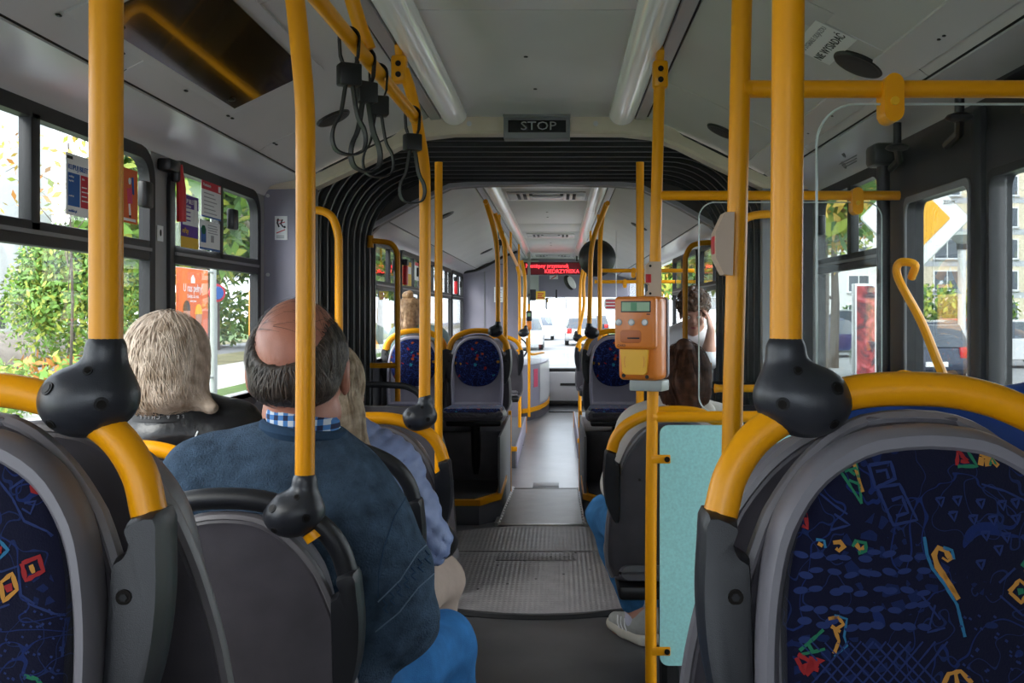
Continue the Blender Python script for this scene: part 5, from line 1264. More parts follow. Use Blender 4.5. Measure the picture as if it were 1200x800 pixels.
# the words on the band, upside down to us: SMILE & CHILL, set letter by letter round the neck
for i, ch in enumerate('SMILE & CHILL  SM'[::-1]):
    a = -PI/2-.62+i*.100-.10; rr = .1215
    if ch != ' ':
        rm = Matrix.Rotation(a+PI/2, 4, 'Z') @ FACE @ Matrix.Rotation(PI, 4, 'Z')
        text(ch, .0135, (-1.05+(rr+.0005)*math.cos(a), 2.665+(rr-.004+.0005)*math.sin(a), 1.0635), 0, M['greyprint'], bo, 'letter', rm=rm)
drape(po, [(232, 505), (229, 512), (227, 520), (226, 530)], .0022, .0015, 'white_piping', M['white'], bo)
sdf_obj('trousers', skel(J, .014, arms=False, neck=False, feet=True), .011, SK['dark'], bo, folds(.005, 22, 16))
hc, hR = J['hc'], J['hR']
hs = SDF(); hs.ell(q(0, -.016, .026), V(.100, .114, .110), .01, hR).ell(q(0, -.030, -.048), V(.107, .095, .085), .04, hR).ell(q(.0, -.04, -.090), V(.096, .080, .05), .03, hR)
hs.cap(q(.08, -.03, -.085), q(.138, -.035, -.118), .030, .008, .03).cap(q(-.07, -.03, -.09), q(-.10, -.03, -.118), .030, .012, .03)
hs.sub(s_ell(q(0, .115, -.03), V(.078, .085, .13), hR), .01)
def dbob(p, k):
    r = (p-hc)@hR; low = np.clip((-.06-r[:, 2])/.06, 0, 1); d = np.stack([r[:, 0]*(3+8*low)*(1)+.25*low, -r[:, 1]*2-.15, -1.0+.35*low], 1); return (hR@d.T).T
hairset(hs, .006, bo, SK['blonde'], None, 2400, dbob, 14, .0125, .0014, 17, .22, .0045, None, 'hair', .014)

# ---- 4 the girl beside the teal board
J = dict(pel=V(.41, 3.62, .55), che=V(.43, 3.56, .84), neck=V(.445, 3.525, .985), hc=V(.452, 3.53, 1.095), hR=rotm(-.08, -.20, 0), hk=.95, w=.88,
 shL=V(.295, 3.56, .91), shR=V(.575, 3.56, .91), elL=V(.215, 3.62, .70), elR=V(.62, 3.62, .70), wrL=V(.30, 3.82, .64), wrR=V(.52, 3.82, .64),
 hpL=V(.32, 3.62, .52), hpR=V(.48, 3.62, .52), knL=V(.185, 3.90, .535), knR=V(.46, 3.98, .53), anL=V(.318, 4.0, .105), anR=V(.40, 4.02, .105), toeL=V(-.50, .86, 0), toeR=V(-.2, .9, 0))
gi, body = person('brown-haired girl in a cream top and blue jeans, sitting behind the teal board', J, None, .011)
sdf_obj('hoodie', skel(J, .020, legs=False, neck=False, hands=False, arm_end=.9), .010, SK['cream'], gi, folds(.005, 26, 22))
hd_ = SDF(); hd_.ell(V(.45, 3.47, .985), V(.105, .055, .045), .02).sub(s_ell(V(.45, 3.49, 1.03), V(.07, .04, .04)), .01); sdf_obj('hood', hd_, .007, SK['cream'], gi, folds(.003, 40, 23))
sdf_obj('jeans', skel(J, .012, arms=False, neck=False, feet=False, leg_end=.86), .009, SK['jeans2'], gi, folds(.005, 30, 24))
for a in 'LR':
    an = J['an'+a]; t_ = J['toe'+a]/np.linalg.norm(J['toe'+a])
    s = SDF(); s.cap(an+V(0, 0, .12), an+V(0, 0, -.02), .047, .050, .01); sdf_obj('sock', s, .007, SK['sock'], gi)
    s = SDF(); s.chain([an-t_*.035+V(0, 0, -.035), an+t_*.05+V(0, 0, -.048), an+t_*.155+V(0, 0, -.062)], [.047, .043, .033], .02); s.cap(an-t_*.04, an-t_*.02+V(0, 0, .01), .036, .04, .02)
    s.sub(s_ell(an+V(0, 0, -.118), V(.4, .4, .035)), .004); so = sdf_obj('shoe', s, .005, SK['shoe'], gi)
    s = SDF(); s.chain([an-t_*.055+V(0, 0, -.082), an+t_*.05+V(0, 0, -.082), an+t_*.165+V(0, 0, -.078)], [.045, .047, .036], .02).sub(s_ell(an+V(0, 0, -.135), V(.6, .6, .032)), .003).sub(s_ell(an+V(0, 0, -.02), V(.6, .6, .042)), .006)
    sdf_obj('sole', s, .005, SK['sole'], so)
    s = SDF(); s.cap(an-t_*.03+V(0, 0, -.099), an+t_*.12+V(0, 0, -.099), .036, .036, .01).sub(s_ell(an+V(0, 0, -.145), V(.6, .6, .039)), .001).sub(s_ell(an+V(0, 0, -.05), V(.6, .6, .046)), .002); sdf_obj('outsole', s, .005, SK['gum'], so)
    nn = np.cross(t_, V(0, 0, 1)); 
    for k in range(3):
        c0 = an+t_*(.02+.026*k); pts = [c0+nn*sd*.0465+V(0, 0, z) for sd, z in ((1, -.06), (1, -.04), (.8, -.02))]
        for sd in (-1, 1): MB().tube([c0+t_*(.012*(j-1))+nn*sd*r_+V(0, 0, z) for j, (r_, z) in enumerate(((.046, -.064), (.047, -.045), (.038, -.018)))], .0035, 6).build('stripe', M['white'], so)
hc, hR = J['hc'], J['hR']
hs = SDF(); hs.ell(q(0, -.014, .024), V(.088, .106, .106), .01, hR).ell(q(0, -.045, -.05), V(.082, .072, .085), .04, hR).cap(q(0, -.09, .05), q(.0, -.118, -.03), .032, .040, .03).cap(q(0, -.118, -.03), q(.01, -.112, -.13), .040, .028, .03)
hs.ell(q(-.005, -.075, .105), V(.030, .034, .030), .015, hR).sub(s_ell(q(0, .115, -.02), V(.075, .085, .12), hR), .01)
for sx in (-1, 1): hs.sub(s_ell(q(sx*.094, .01, -.03), V(.022, .03, .040), hR), .006)
def dpony(p, k):
    r = (p-hc)@hR; up = np.clip((.03-r[:, 2])/.05, 0, 1); d = np.stack([-r[:, 0]*4*(1-up), -.9*(1-up)-.1, -1.0*up+.25*(1-up)], 1); return (hR@d.T).T
hairset(hs, .006, gi, SK['brown'], None, 1300, dlong, 12, .013, .0015, 27, .14)

# ---- 5 the curly-haired young man facing the camera
J = dict(pel=V(.90, 6.78, .76), che=V(.875, 6.80, 1.06), neck=V(.905, 6.76, 1.225), hc=V(.918, 6.70, 1.335), hR=rotm(PI-.12, -.34, 0), hk=1.05, w=1.0,
 shL=V(.995, 6.78, 1.13), shR=V(.745, 6.78, 1.13), elL=V(.995, 6.56, 1.02), elR=V(.70, 6.70, .86), wrL=V(1.015, 6.56, 1.215), wrR=V(.82, 6.50, .83),
 hdL=(V(-.15, .14, 1.0), V(-1, .5, 0), 1, .35), hpL=V(.98, 6.74, .73), hpR=V(.82, 6.74, .73), knL=V(.945, 6.38, .72), knR=V(.80, 6.38, .72), anL=V(.945, 6.40, .30), anR=V(.80, 6.40, .30), toeL=V(0, -1, 0), toeR=V(0, -1, 0))
ym, body = person('curly-haired young man in a white T-shirt facing the camera, head bowed on his hand', J, None, .0095)
sdf_obj('t_shirt', skel(J, .022, legs=False, neck=False, hands=False, arm_end=.02), .011, SK['white'], ym, folds(.006, 20, 31))
sdf_obj('trousers', skel(J, .014, arms=False, neck=False, feet=True), .012, SK['dark'], ym, folds(.005, 22, 32))
hc, hR = J['hc'], J['hR']
hs = SDF(); hs.ell(q(0, -.02, .055), V(.100, .110, .100), .01, hR).sub(s_ell(q(0, .10, -.05), V(.072, .075, .10), hR), .01)
rn = np.random.RandomState(3)
for v in sphere_pts(70, 33):
    p_ = V(0, -.018, .06)+v*V(.098, .106, .098)
    if p_[2] > -.02 and not (p_[1] > .05 and p_[2] < .05): hs.ell(q(*p_), V(1, 1, 1)*(.018+.012*rn.rand()), .008)
for i in range(9): hs.ell(q(-.06+.015*i, .088-.0015*abs(i-4)**2, .062+.012*rn.rand()), V(1, 1, 1)*.022, .008)
sdf_obj('hair', hs, .006, SK['curly'], ym, folds(.004, 70, 34))
mb = MB(); c_ = 0
for v in sphere_pts(260, 35):     # curls
    p_ = V(0, -.018, .06)+v*V(.108, .116, .108)
    if p_[2] < -.01 or (p_[1] > .06 and p_[2] < .045): continue
    r_ = .010+.008*rn.rand(); a0 = rn.rand()*6; u_ = np.cross(v, V(.3, .5, .8)); u_ /= np.linalg.norm(u_); w_ = np.cross(v, u_)
    mb.tube([q(*(p_+(u_*math.cos(a0+t)+w_*math.sin(a0+t))*r_+v*t*.002)) for t in np.linspace(0, 5.2, 9)], .0036, 5)
mb.build('curls', SK['curly'], ym)['kind'] = 'stuff'

# ---- 6 the woman with a bun
J = dict(pel=V(-1.06, 7.50, .76), che=V(-1.09, 7.46, 1.05), neck=V(-1.115, 7.43, 1.215), hc=V(-1.122, 7.43, 1.325), hR=rotm(-.35, -.1, 0), hk=.98, w=.95,
 shL=V(-1.20, 7.45, 1.13), shR=V(-.935, 7.45, 1.13), elL=V(-1.18, 7.48, .90), elR=V(-.88, 7.50, .88), wrL=V(-1.15, 7.7, .86), wrR=V(-.98, 7.7, .86),
 hpL=V(-1.14, 7.5, .73), hpR=V(-.98, 7.5, .73), knL=V(-1.13, 7.9, .73), knR=V(-.98, 7.9, .73), anL=V(-1.13, 7.9, .30), anR=V(-.98, 7.9, .30))
bu, body = person('light-brown-haired woman with a top bun in a grey-green jacket, beyond the bellows on the left', J, None, .013)
sdf_obj('jacket', skel(J, .030, legs=False, neck=False, hands=False, arm_end=.9), .012, SK['teal'], bu, folds(.006, 22, 41))
R = [[(-1.115+(.075+dr)*math.cos(t), 7.435+(.078+dr)*math.sin(t), z) for t in np.linspace(0, 2*PI, 24, endpoint=False)] for dr, z in ((.03, 1.17), (.02, 1.20), (.01, 1.225), (.0, 1.225))]
MB().rings(R, True, False, False).build('collar', SK['teal'], bu)
sdf_obj('trousers', skel(J, .014, arms=False, neck=False, feet=True), .013, SK['dark'], bu)
hc, hR = J['hc'], J['hR']
hs = SDF(); hs.ell(q(0, -.014, .026), V(.088, .106, .106), .01, hR).ell(q(0, -.045, -.06), V(.078, .066, .075), .04, hR).ell(q(.0, -.07, -.11), V(.055, .05, .05), .03, hR)
hs.sub(s_ell(q(0, .115, -.02), V(.075, .085, .12), hR), .01)
hairset(hs, .008, bu, SK['bunhair'], None, 500, dlong, 10, .015, .0024, 47, .2)
bn = SDF(); bn.ell(q(0, -.055, .135), V(.042, .040, .034), .01, hR).ell(q(.018, -.06, .150), V(.022, .022, .02), .012).ell(q(-.02, -.06, .128), V(.026, .022, .02), .012); sdf_obj('hair_bun', bn, .006, SK['bunhair'], bu, folds(.004, 60, 48))

# ---- royal blue padded jacket lying over the partner seat of the lower right seat
bj = thing('jacket', (.6, 1.42, 1.1), 'royal blue padded jacket lying over the seat behind the lower right patterned seat', 'jacket')
s = SDF(); D = 1.45
for (x0, y0, x1, y1, r0, r1) in ((975, 505, 1060, 500, .034, .04), (1060, 500, 1130, 496, .045, .04), (1130, 500, 1215, 492, .045, .055), (1215, 492, 1300, 490, .055, .05), (1150, 540, 1300, 540, .06, .06), (975, 545, 1150, 545, .04, .05)):
    s.cap(P(x0, y0, D), P(x1, y1, D), r0, r1, .022)
s.cap(P(1185, 470, D+.1), P(1250, 478, D+.1), .020, .035, .02).cap(P(1070, 484, D), P(1056, 525, D-.03), .010, .012, .008).cap(P(1122, 483, D), P(1148, 522, D-.03), .010, .012, .008)
sdf_obj('padded_body', s, .006, SK['royal'], bj, folds(.004, 26, 51))
# ================================================================== SIGNS, MACHINES, NOTICES
t = thing('stop_sign', (-.096, 4.25, 2.07), 'grey box with a dark STOP display above the bellows opening', 'sign')
D = 4.22; x0, x1, z0, z1 = X(590, D), X(668, D), Z(162, D), Z(137, D)
MB().box(x0, x1, D, 4.30, z0, z1, .004).build('housing', M['midgrey'], t)
MB().box(x0-.002, x1+.002, D-.015, 4.30, z1-.002, z1+.026, .005).build('hood', M['midgrey'], t)
MB().box(x0+.02, x1-.018, D-.003, D+.01, Z(155, D), Z(141, D)).build('screen', M['blackgloss'], t)
text('STOP', .052, (X(631, D), D-.0045, Z(148, D)), 0, M['greyprint'], t, sx=1.25, rm=FACE)
def slopept(side, off):
    z = float(np.interp(off, [.478, .60, .80, .985], [2.180, 2.13, 2.036, 1.945])); return CX+side*off, z
def slope_rot(side):
    a = math.atan2(.094, .20); return a if side > 0 else -a
def speaker(side, off, y, r, lab):
    x, z = slopept(side, off); t = thing('speaker_grille', (x, y, z), lab, 'speaker'); n = Vector((-side*.425, 0, -.905)).normalized()
    MB().tube([Vector((x, y, z))-n*.01, Vector((x, y, z))+n*.004, Vector((x, y, z))+n*.009], [r, r, r*.93], 32).build('grille_rim', M['black'], t)
    MB().tube([Vector((x, y, z))+n*.0085, Vector((x, y, z))+n*.0115], [r*.88, r*.6], 32).build('mesh', M['grille'], t); return t
speaker(-1, .75, 3.65, .066, 'round dark speaker in the left roof side, behind the strap handles')
speaker(1, .745, 3.93, .066, 'round dark speaker in the right roof side near the bellows, behind the beige box pole')
s3_ = speaker(1, .885, 2.60, .070, 'round dark speaker in the right roof side beside the white ceiling notice')
speaker(-1, .76, 7.3, .075, 'nearer round dark speaker in the left roof side of the front saloon'); speaker(-1, .76, 11.5, .08, 'farther round dark speaker in the left roof side of the front saloon')
speaker(1, .76, 8.2, .075, 'round dark speaker in the right roof side of the front saloon')
# smoked roof hatch
h = thing('roof_hatch', (CX-.8, 2.6, 2.03), 'smoked dark glossy hatch panel in the left roof side above the window', 'hatch')
def slab(y0, y1, o0, o1, d0, d1, name, m):
    xa, za = slopept(-1, o0); xb, zb = slopept(-1, o1); n = Vector((.425, 0, -.905)); pts = []
    for d in (d0, d1): pts.append([(xa+n.x*d, y0, za+n.z*d), (xb+n.x*d, y0, zb+n.z*d), (xb+n.x*d, y1, zb+n.z*d), (xa+n.x*d, y1, za+n.z*d)])
    MB().rings(pts).build(name, m, h)
slab(2.05, 3.10, .655, .945, -.004, .006, 'surround', M['slope']); slab(2.12, 3.04, .69, .92, .0, .012, 'smoked_panel', M['hatch'])
for y in (2.2, 2.95): 
    x, z = slopept(-1, .90); MB().ell((x+.006, y, z-.012), (.012, .012, .006), 10, 6).build('hatch_screw', M['screw'], h)
def on_slope(y, off, up=0): 
    x, z = slopept(1, off); n = Vector((-.425, 0, -.905)); return Vector((x, y, z))+n*(.003+up)
SR = Matrix(((0, -.905, -.425), (-1, 0, 0), (0, .425, -.905))).to_4x4()
def plate(w, hh, loc, rm, m, name, parent, th=.0008):
    mb = MB(); R = [[rm @ Vector((a*w/2, b*hh/2, c)) + Vector(loc) for a, b in ((-1, -1), (1, -1), (1, 1), (-1, 1))] for c in (-th, 0)]; return mb.rings(R).build(name, m, parent, smooth=False)
n_ = thing('notice', tuple(on_slope(2.58, .785)), 'white ceiling notice reading NIE WYSIADAC with an accent, beside the round speaker', 'notice')
c0 = on_slope(2.58, .785)
plate(.25, .115, c0, SR, M['white'], 'sheet', n_)
text('PO SYGNALE ODJAZDU', .021, c0+(SR @ Vector((0, .028, .0006))), 0, M['greyprint'], n_, rm=SR); text('NIE WYSIADAĆ', .034, c0+(SR @ Vector((0, -.020, .0006))), 0, M['blackp'], n_, rm=SR)
g_ = thing('sticker_mark', tuple(on_slope(2.42, .72)), 'pale ghost of a peeled sticker next to the white ceiling notice', 'sticker'); plate(.14, .10, on_slope(2.44, .71, -.001), SR, M['cove'], 'film', g_)
# small marks etched on the right cove
km = thing('etched_marks', (1.02, 3.4, 1.85), 'small ringed marks and tiny text printed on the glossy right cove', 'marking')
CR = Matrix(((0, -.55, -.83), (-1, 0, 0), (0, .83, -.55))).to_4x4()
def cv(y, u): return Vector((1.015+.0, y, 1.898))+CR.to_3x3() @ Vector((0, u, 0))
def ringmark(c, r, spokes):
    mb = MB(); mb.tube([c+CR.to_3x3() @ Vector((r*math.cos(a), r*math.sin(a), 0)) for a in np.linspace(0, 2*PI, 20, endpoint=False)], .0012, 5, closed=True)
    for k in range(spokes): a = PI/2+2*PI*k/spokes; mb.tube([c, c+CR.to_3x3() @ Vector((r*math.cos(a), r*math.sin(a), 0))], .001, 5)
    mb.build('ring_mark', M['grip'], km)
ringmark(cv(3.50, .035), .012, 3); ringmark(cv(3.50, .0), .012, 6); ringmark(cv(3.56, -.035), .014, 2)
for k in range(3): MB().box(1.0, 1.002, 3.30, 3.50-.03*k, 1.862-.010*k, 1.865-.010*k).build('text_line', M['grip'], km)

# LED display at the front
D = 14.0; t = thing('led_display', tuple(P(648, 322, D)), 'red LED next-stop display hanging at the front of the bus', 'display')
MB().box(X(614, D), X(681, D), D, D+.12, Z(322, D), Z(307, D), .01).build('housing', M['black'], t); MB().box(X(615, D), X(680, D), D-.004, D, Z(321.3, D), Z(307.7, D)).build('screen', M['leddim'], t)
text('Następny przystanek', .078, (X(616, D), D-.008, Z(311.6, D)), 0, M['led'], t, align='LEFT', rm=FACE, sx=.92); text('KIEDRZYŃSKA', .078, (X(679, D), D-.008, Z(318, D)), 0, M['led'], t, align='RIGHT', rm=FACE, sx=.98)
for px in (620, 676): MB().cyl((X(px, D), D+.05, 2.13), (0, 0, 1), .012, .12, 8).build('hanger', M['black'], t)
D = 13.15; t = thing('sign_plate', tuple(P(630, 346, D)), 'small yellow sign with red lines on the cab pillar under the LED display', 'sign')
MB().box(X(628, D), X(639, D), D, D+.05, Z(351, D), Z(341, D), .006).build('plate', M['yellowp'], t); MB().box(X(621, D), X(628, D), D, D+.08, Z(352, D), Z(339, D), .006).build('bracket_box', M['grip'], t)
MB().tube([P(624, 345, D+.06), (-.41, 13.45, Z(345, D))], .02, 8).build('sign_arm', M['grip'], t)
for k in range(3): MB().box(X(630, D), X(637, D)-.02*(k % 2), D-.003, D, Z(344.6+2.4*k, D), Z(343.4+2.4*k, D)).build('red_line', M['redp'], t)
D = 13.1; t = thing('ticket_machine', tuple(P(618, 386, D)), 'small grey and orange ticket machine at the cab, far left of the aisle', 'ticket machine')
MB().box(X(617, D), X(623.5, D), D-.08, D, Z(376, D), Z(364, D), .012).build('grey_head', M['grip'], t); MB().box(X(617, D), X(623, D), D-.07, D, Z(386, D), Z(376, D), .012).build('orange_body', M['orange'], t); MB().box(X(618.3, D), X(622, D), D-.085, D-.078, Z(370.5, D), Z(366.5, D)).build('lcd', M['lcd'], t)
MB().tube([(X(620, D), D+.02, -.06), (X(620, D), D+.02, 1.45)], .018, 10).build('machine_post', M['yellow'], t)
D = 15.2; t = thing('rear_view_mirror', tuple(P(652, 356, D)), 'dark inside rear-view mirror under the header at the windscreen', 'mirror')
MB().box(X(639, D), X(664, D), D, D+.06, Z(362.5, D), Z(348.5, D), .02).build('mirror_case', M['black'], t); MB().box(X(641, D), X(663, D), D-.004, D, Z(361.5, D), Z(349.5, D), .0).build('mirror_glass', M['mirror'], t); MB().tube([P(652, 352, D+.04), P(652, 340, D+.4)], .012, 8).build('mirror_stem', M['black'], t)
t = thing('header_lamp', tuple(P(668, 328, 15.3)), 'white oval lamp on the header right of the LED display', 'lamp'); MB().ell(P(670, 331, 15.35), (.05, .05, .11), 16, 10, rot=Matrix.Rotation(-.5, 3, 'Y')).build('lens', M['white'], t); MB().ell(P(667, 331, 15.42), (.07, .05, .13), 16, 10, rot=Matrix.Rotation(-.5, 3, 'Y')).build('shade', M['black'], t)
t = thing('header_notice', tuple(P(648, 324, 15.58)), 'small white no-entry sticker on the header below the LED display', 'sticker'); MB().box(X(644, 15.58), X(654, 15.58), 15.585, 15.60, Z(327, 15.58), Z(322.5, 15.58)).build('sheet', M['white'], t); MB().tube([P(646, 326.5, 15.58), P(652, 323, 15.58)], .008, 6).build('stroke', M['redp'], t)
D = 13.18; t = thing('cab_notice', tuple(P(584, 355, D)), 'small white notice on the lilac cab wall, left of the aisle', 'notice'); MB().box(X(579, D), X(590, D), D+.005, D+.015, Z(354, D), Z(336, D)).build('sheet', M['white'], t)
for k in range(5): MB().box(X(580.5, D), X(588.5-(k % 3), D), D+.002, D+.006, Z(340+3*k, D), Z(339.2+3*k, D)).build('print_line', M['greyprint'], t)
D = 9.3; t = thing('hanging_plate', tuple(P(716, 362, D)), 'white rounded sign plate with three red lines hanging under the cross rails', 'sign')
MB().prism(rrect(X(708, D), X(726, D), Z(363, D), Z(349, D), .03, 4), 'y', D, D+.01).build('plate', M['white'], t)
for k in range(3): MB().box(X(710, D), X(724, D), D-.003, D, Z(353.4+3.8*k, D), Z(351.4+3.8*k, D)).build('red_line', M['redp'], t)
MB().tube([P(722, 349, D), P(722, 300, D), (X(722, D), D, 2.12)], .004, 6).build('hanger', M['alu'], t)

# orange ticket machine, built square then turned towards the aisle
tm = thing('ticket_machine', (0, 0, 0), 'orange ticket validator with three white buttons on the pole in front of the teal board', 'ticket machine')
k_ = 3.0/F; cz = 396
def lu(px): return (px-746)*k_*1.07
def lz(py): return (cz-py)*k_
mb = MB(); R = []
for y, ins in ((.055, .004), (.045, .0), (-.01, .0), (-.022, .006), (-.026, .012)): R.append([(a, y, b) for a, b in rrect(lu(723)+ins, lu(771)-ins, lz(446)+ins, lz(347)-ins, .016, 4)])
mb.rings(R[::-1]).build('orange_case', M['orange'], tm)
MB().prism(rrect(lu(722), lu(772), lz(445), lz(347.5), .016, 4), 'y', .054, .072).build('grey_back', M['frame'], tm)
mb = MB(); R = []
for y, ins in ((-.02, .0), (-.036, .0), (-.041, .004), (-.042, .008)): R.append([(a, y, b) for a, b in rrect(lu(721.5)+ins, lu(769)-ins, lz(409)+ins, lz(347.5)-ins, .012, 4)])
mb.rings(R[::-1]).build('fascia', M['orange'], tm)
MB().box(lu(729), lu(764), -.043, -.036, lz(366), lz(352.5), .002).build('lcd_frame', M['grip'], tm); MB().box(lu(730.5), lu(762.5), -.044, -.040, lz(364.5), lz(354)).build('lcd', M['lcd'], tm); MB().box(lu(741), lu(748), -.0445, -.0435, lz(364), lz(354.5)).build('lcd_segment', M['lcdd'], tm)
for px in (726.8, 741.5, 757): MB().cyl((lu(px), -.0425, lz(377.6)), (0, 1, 0), .0105, .004, 20).build('button_ring', M['greyp'], tm); MB().ell((lu(px), -.0435, lz(377.6)), (.0085, .004, .0085), 16, 8).build('button', M['white'], tm)
R = [[(a, y, b) for a, b in rrect(lu(728)+i, lu(753)-i, lz(402)+i, lz(386.5)-i, .010, 4)] for y, i in ((-.040, .0), (-.0432, .001), (-.0436, .003))]
MB().rings(R[::-1]).build('shaded_slot_plate', mat('shaded_orange', (.50, .12, .012), .4), tm); MB().box(lu(737), lu(751), -.0442, -.0430, lz(397), lz(395.3)).build('slot', M['hole'], tm)  # raised plate, its darker orange standing in for the shade of a recess
MB().box(lu(759), lu(763), -.0432, -.0415, lz(368.6), lz(367.4)).build('mark', M['blackp'], tm)
text('CARD', .010, (lu(730), -.0425, lz(405)), 0, M['grip'], tm, 'lettering', rm=FACE)
MB().prism([(lu(727.5), lz(409.5)), (lu(760), lz(409.5)), (lu(758), lz(436)), (lu(755), lz(439)), (lu(733), lz(439)), (lu(730), lz(436))], 'y', -.036, -.02).build('amber_flap', M['amber'], tm)
for s in (-1, 1): MB().tube([(lu(744)+s*.026+s*.006*math.sin(a), -.037, lz(424)+.02*math.cos(a)) for a in np.linspace(.5, PI-.5, 8)], .0008, 5).build('flap_arrow', M['orange'], tm)
for px, py in ((730.5, 440.5), (757.5, 441.5)): MB().cyl((lu(px), -.0262, lz(py)), (0, 1, 0), .006, .003, 10).build('screw', M['hole'], tm)
MB().box(lu(734), lu(772), -.005, .07, lz(459), lz(446), .004).build('grey_foot', M['greyp'], tm)
MB().box(-.02, .02, .06, .12, lz(420), lz(380), .006).build('pole_clamp', M['grip'], tm)
tm.location = (X(751, 3.0), 3.035, Z(cz, 3.0)); tm.rotation_euler = (0, 0, -.42)
D = 3.055; t = thing('stop_button', tuple(P(764, 328, D)), 'beige stop-request box with a small red window on the pole above the orange ticket machine', 'button')
ol = [(756, 311), (760, 307), (774, 307), (774, 348), (757, 348), (756, 346), (760, 340), (760, 334), (756, 330)]
MB().prism([(X(a, D), Z(b, D)) for a, b in ol], 'y', D-.03, D+.03).build('box', M['beigep'], t); MB().box(X(755.5, D), X(762, D), D-.034, D-.028, Z(331.5, D), Z(321.5, D), .002).build('red_window', M['red'], t); 
for b in (312, 344): MB().cyl((X(761, D), D-.031, Z(b, D)), (0, 1, 0), .004, .003, 8).build('screw', M['screw'], t)
D = 1.735; t = thing('stop_button', tuple(P(846, 287, D)), 'beige plastic box on the left side of the pole with the upper cross rail', 'button')
MB().prism([(X(a, D), Z(b, D)) for a, b in ((858, 250), (847, 250), (836, 273), (836, 302), (846, 322), (856, 323))], 'y', D-.025, D+.025).build('box', M['beigep'], t)
MB().box(X(836.5, D)-.003, X(838, D), D-.015, D+.015, Z(298, D), Z(277, D), .002).build('button', M['red'], t)

# notices on the left windows
LX = XL+.024
def lposter(y0, y1, z0, z1, lab, m='white', cat='notice'):
    t = thing('window_notice', (LX, y0, z0), lab, cat); MB().box(LX-.001, LX, y0, y1, z0, z1).build('sheet', M[m], t); return t
def lrect(t, y0, y1, z0, z1, m, name='print_block', k=1): MB().box(LX, LX+.0006*k, y0, y1, z0, z1).build(name, M[m], t)
def ltext(t, s, size, y, z, m, align='CENTER', sx=1.): text(s, size, (LX+.0016, y, z), 0, M[m], t, align=align, rm=LEFTW, sx=sx)
t = lposter(2.52, 2.76, 1.588, 1.748, 'white notice with blue and red blocks on the first left window, behind the pole')
lrect(t, 2.525, 2.555, 1.733, 1.741, 'blackp'); ltext(t, 'KUPUJ BILETY SMART', .0195, 2.528, 1.712, 'bluep', 'LEFT'); lrect(t, 2.53, 2.592, 1.612, 1.698, 'bluep'); lrect(t, 2.598, 2.66, 1.612, 1.698, 'redp'); lrect(t, 2.666, 2.73, 1.612, 1.698, 'bluep')
ltext(t, 'mobilny', .008, 2.533, 1.688, 'white', 'LEFT'); ltext(t, 'kup bilet', .007, 2.533, 1.677, 'white', 'LEFT'); ltext(t, 'w aplikacji', .006, 2.533, 1.638, 'white', 'LEFT'); ltext(t, 'bilet', .008, 2.602, 1.688, 'white', 'LEFT')
for k in range(4): lrect(t, 2.602, 2.63+.006*(k % 2), 1.665-.012*k, 1.668-.012*k, 'white', 'print_line', 2)
ltext(t, 'mobilet.pl', .011, 2.53, 1.599, 'bluep', 'LEFT')
t = lposter(2.80, 2.948, 1.598, 1.758, 'orange notice with a dancing figure on the first left window, right of the pole', 'orangep')
mb = MB(); q3 = lambda y, z: (LX+.0008, y, z)
mb.tube([q3(2.885, 1.70), q3(2.89, 1.655)], .010, 8); mb.build('figure_coat', M['pink'], t); MB().ell(q3(2.893, 1.722), (.001, .009, .011), 10, 6).build('figure_head', M['white'], t)
MB().tube([q3(2.888, 1.655), q3(2.893, 1.622)], .004, 6).build('figure_leg', M['white'], t); MB().tube([q3(2.895, 1.70), q3(2.915, 1.685), q3(2.91, 1.735)], .004, 6).build('figure_arm', M['bluep'], t); MB().ell(q3(2.896, 1.618), (.001, .008, .004), 8, 5).build('figure_shoe', M['blackp'], t); lrect(t, 2.82, 2.935, 1.604, 1.612, 'white', 'print_line')
t = lposter(3.285, 3.445, 1.555, 1.735, 'purple and white notice with a yellow foot on the second left window')
lrect(t, 3.285, 3.445, 1.69, 1.735, 'purple'); lrect(t, 3.285, 3.445, 1.592, 1.632, 'purple'); lrect(t, 3.285, 3.445, 1.555, 1.592, 'yellowp'); lrect(t, 3.285, 3.30, 1.632, 1.69, 'purple')
ltext(t, 'KUP BILET', .022, 3.31, 1.713, 'white', 'LEFT', .9); ltext(t, 'w telefonie', .014, 3.31, 1.697, 'white', 'LEFT'); ltext(t, 'mPay', .026, 3.295, 1.612, 'yellowp', 'LEFT'); lrect(t, 3.405, 3.43, 1.64, 1.725, 'white', 'print_block', 2)
for k in range(3): lrect(t, 3.32, 3.37, 1.675-.014*k, 1.679-.014*k, 'purple', 'print_line', 2)
t = lposter(3.475, 3.675, 1.676, 1.806, 'white notice with a red heading on the second left window')
lrect(t, 3.475, 3.675, 1.776, 1.806, 'redp'); lrect(t, 3.475, 3.675, 1.676, 1.682, 'bluep'); ltext(t, 'Przeniesienie', .016, 3.49, 1.792, 'white', 'LEFT', .9); lrect(t, 3.645, 3.668, 1.78, 1.802, 'white', 'print_block', 2)
for k in range(6): lrect(t, 3.50, 3.60+.03*(k % 3)/2, 1.762-.014*k, 1.765-.014*k, 'greyprint', 'print_line', 2)
t = lposter(3.455, 3.665, 1.560, 1.664, 'white notice with a blue and green emblem on the second left window')
lrect(t, 3.47, 3.52, 1.585, 1.635, 'bluep'); MB().ell((LX+.0006, 3.495, 1.63), (.0008, .022, .018), 12, 6).build('emblem', M['w_gr'], t); lrect(t, 3.57, 3.60, 1.59, 1.615, 'greyprint'); lrect(t, 3.455, 3.665, 1.560, 1.567, 'bluep')
for k in range(4): lrect(t, 3.54, 3.63+.008*(k % 2), 1.648-.009*k, 1.651-.009*k, 'greyprint', 'print_line', 2)
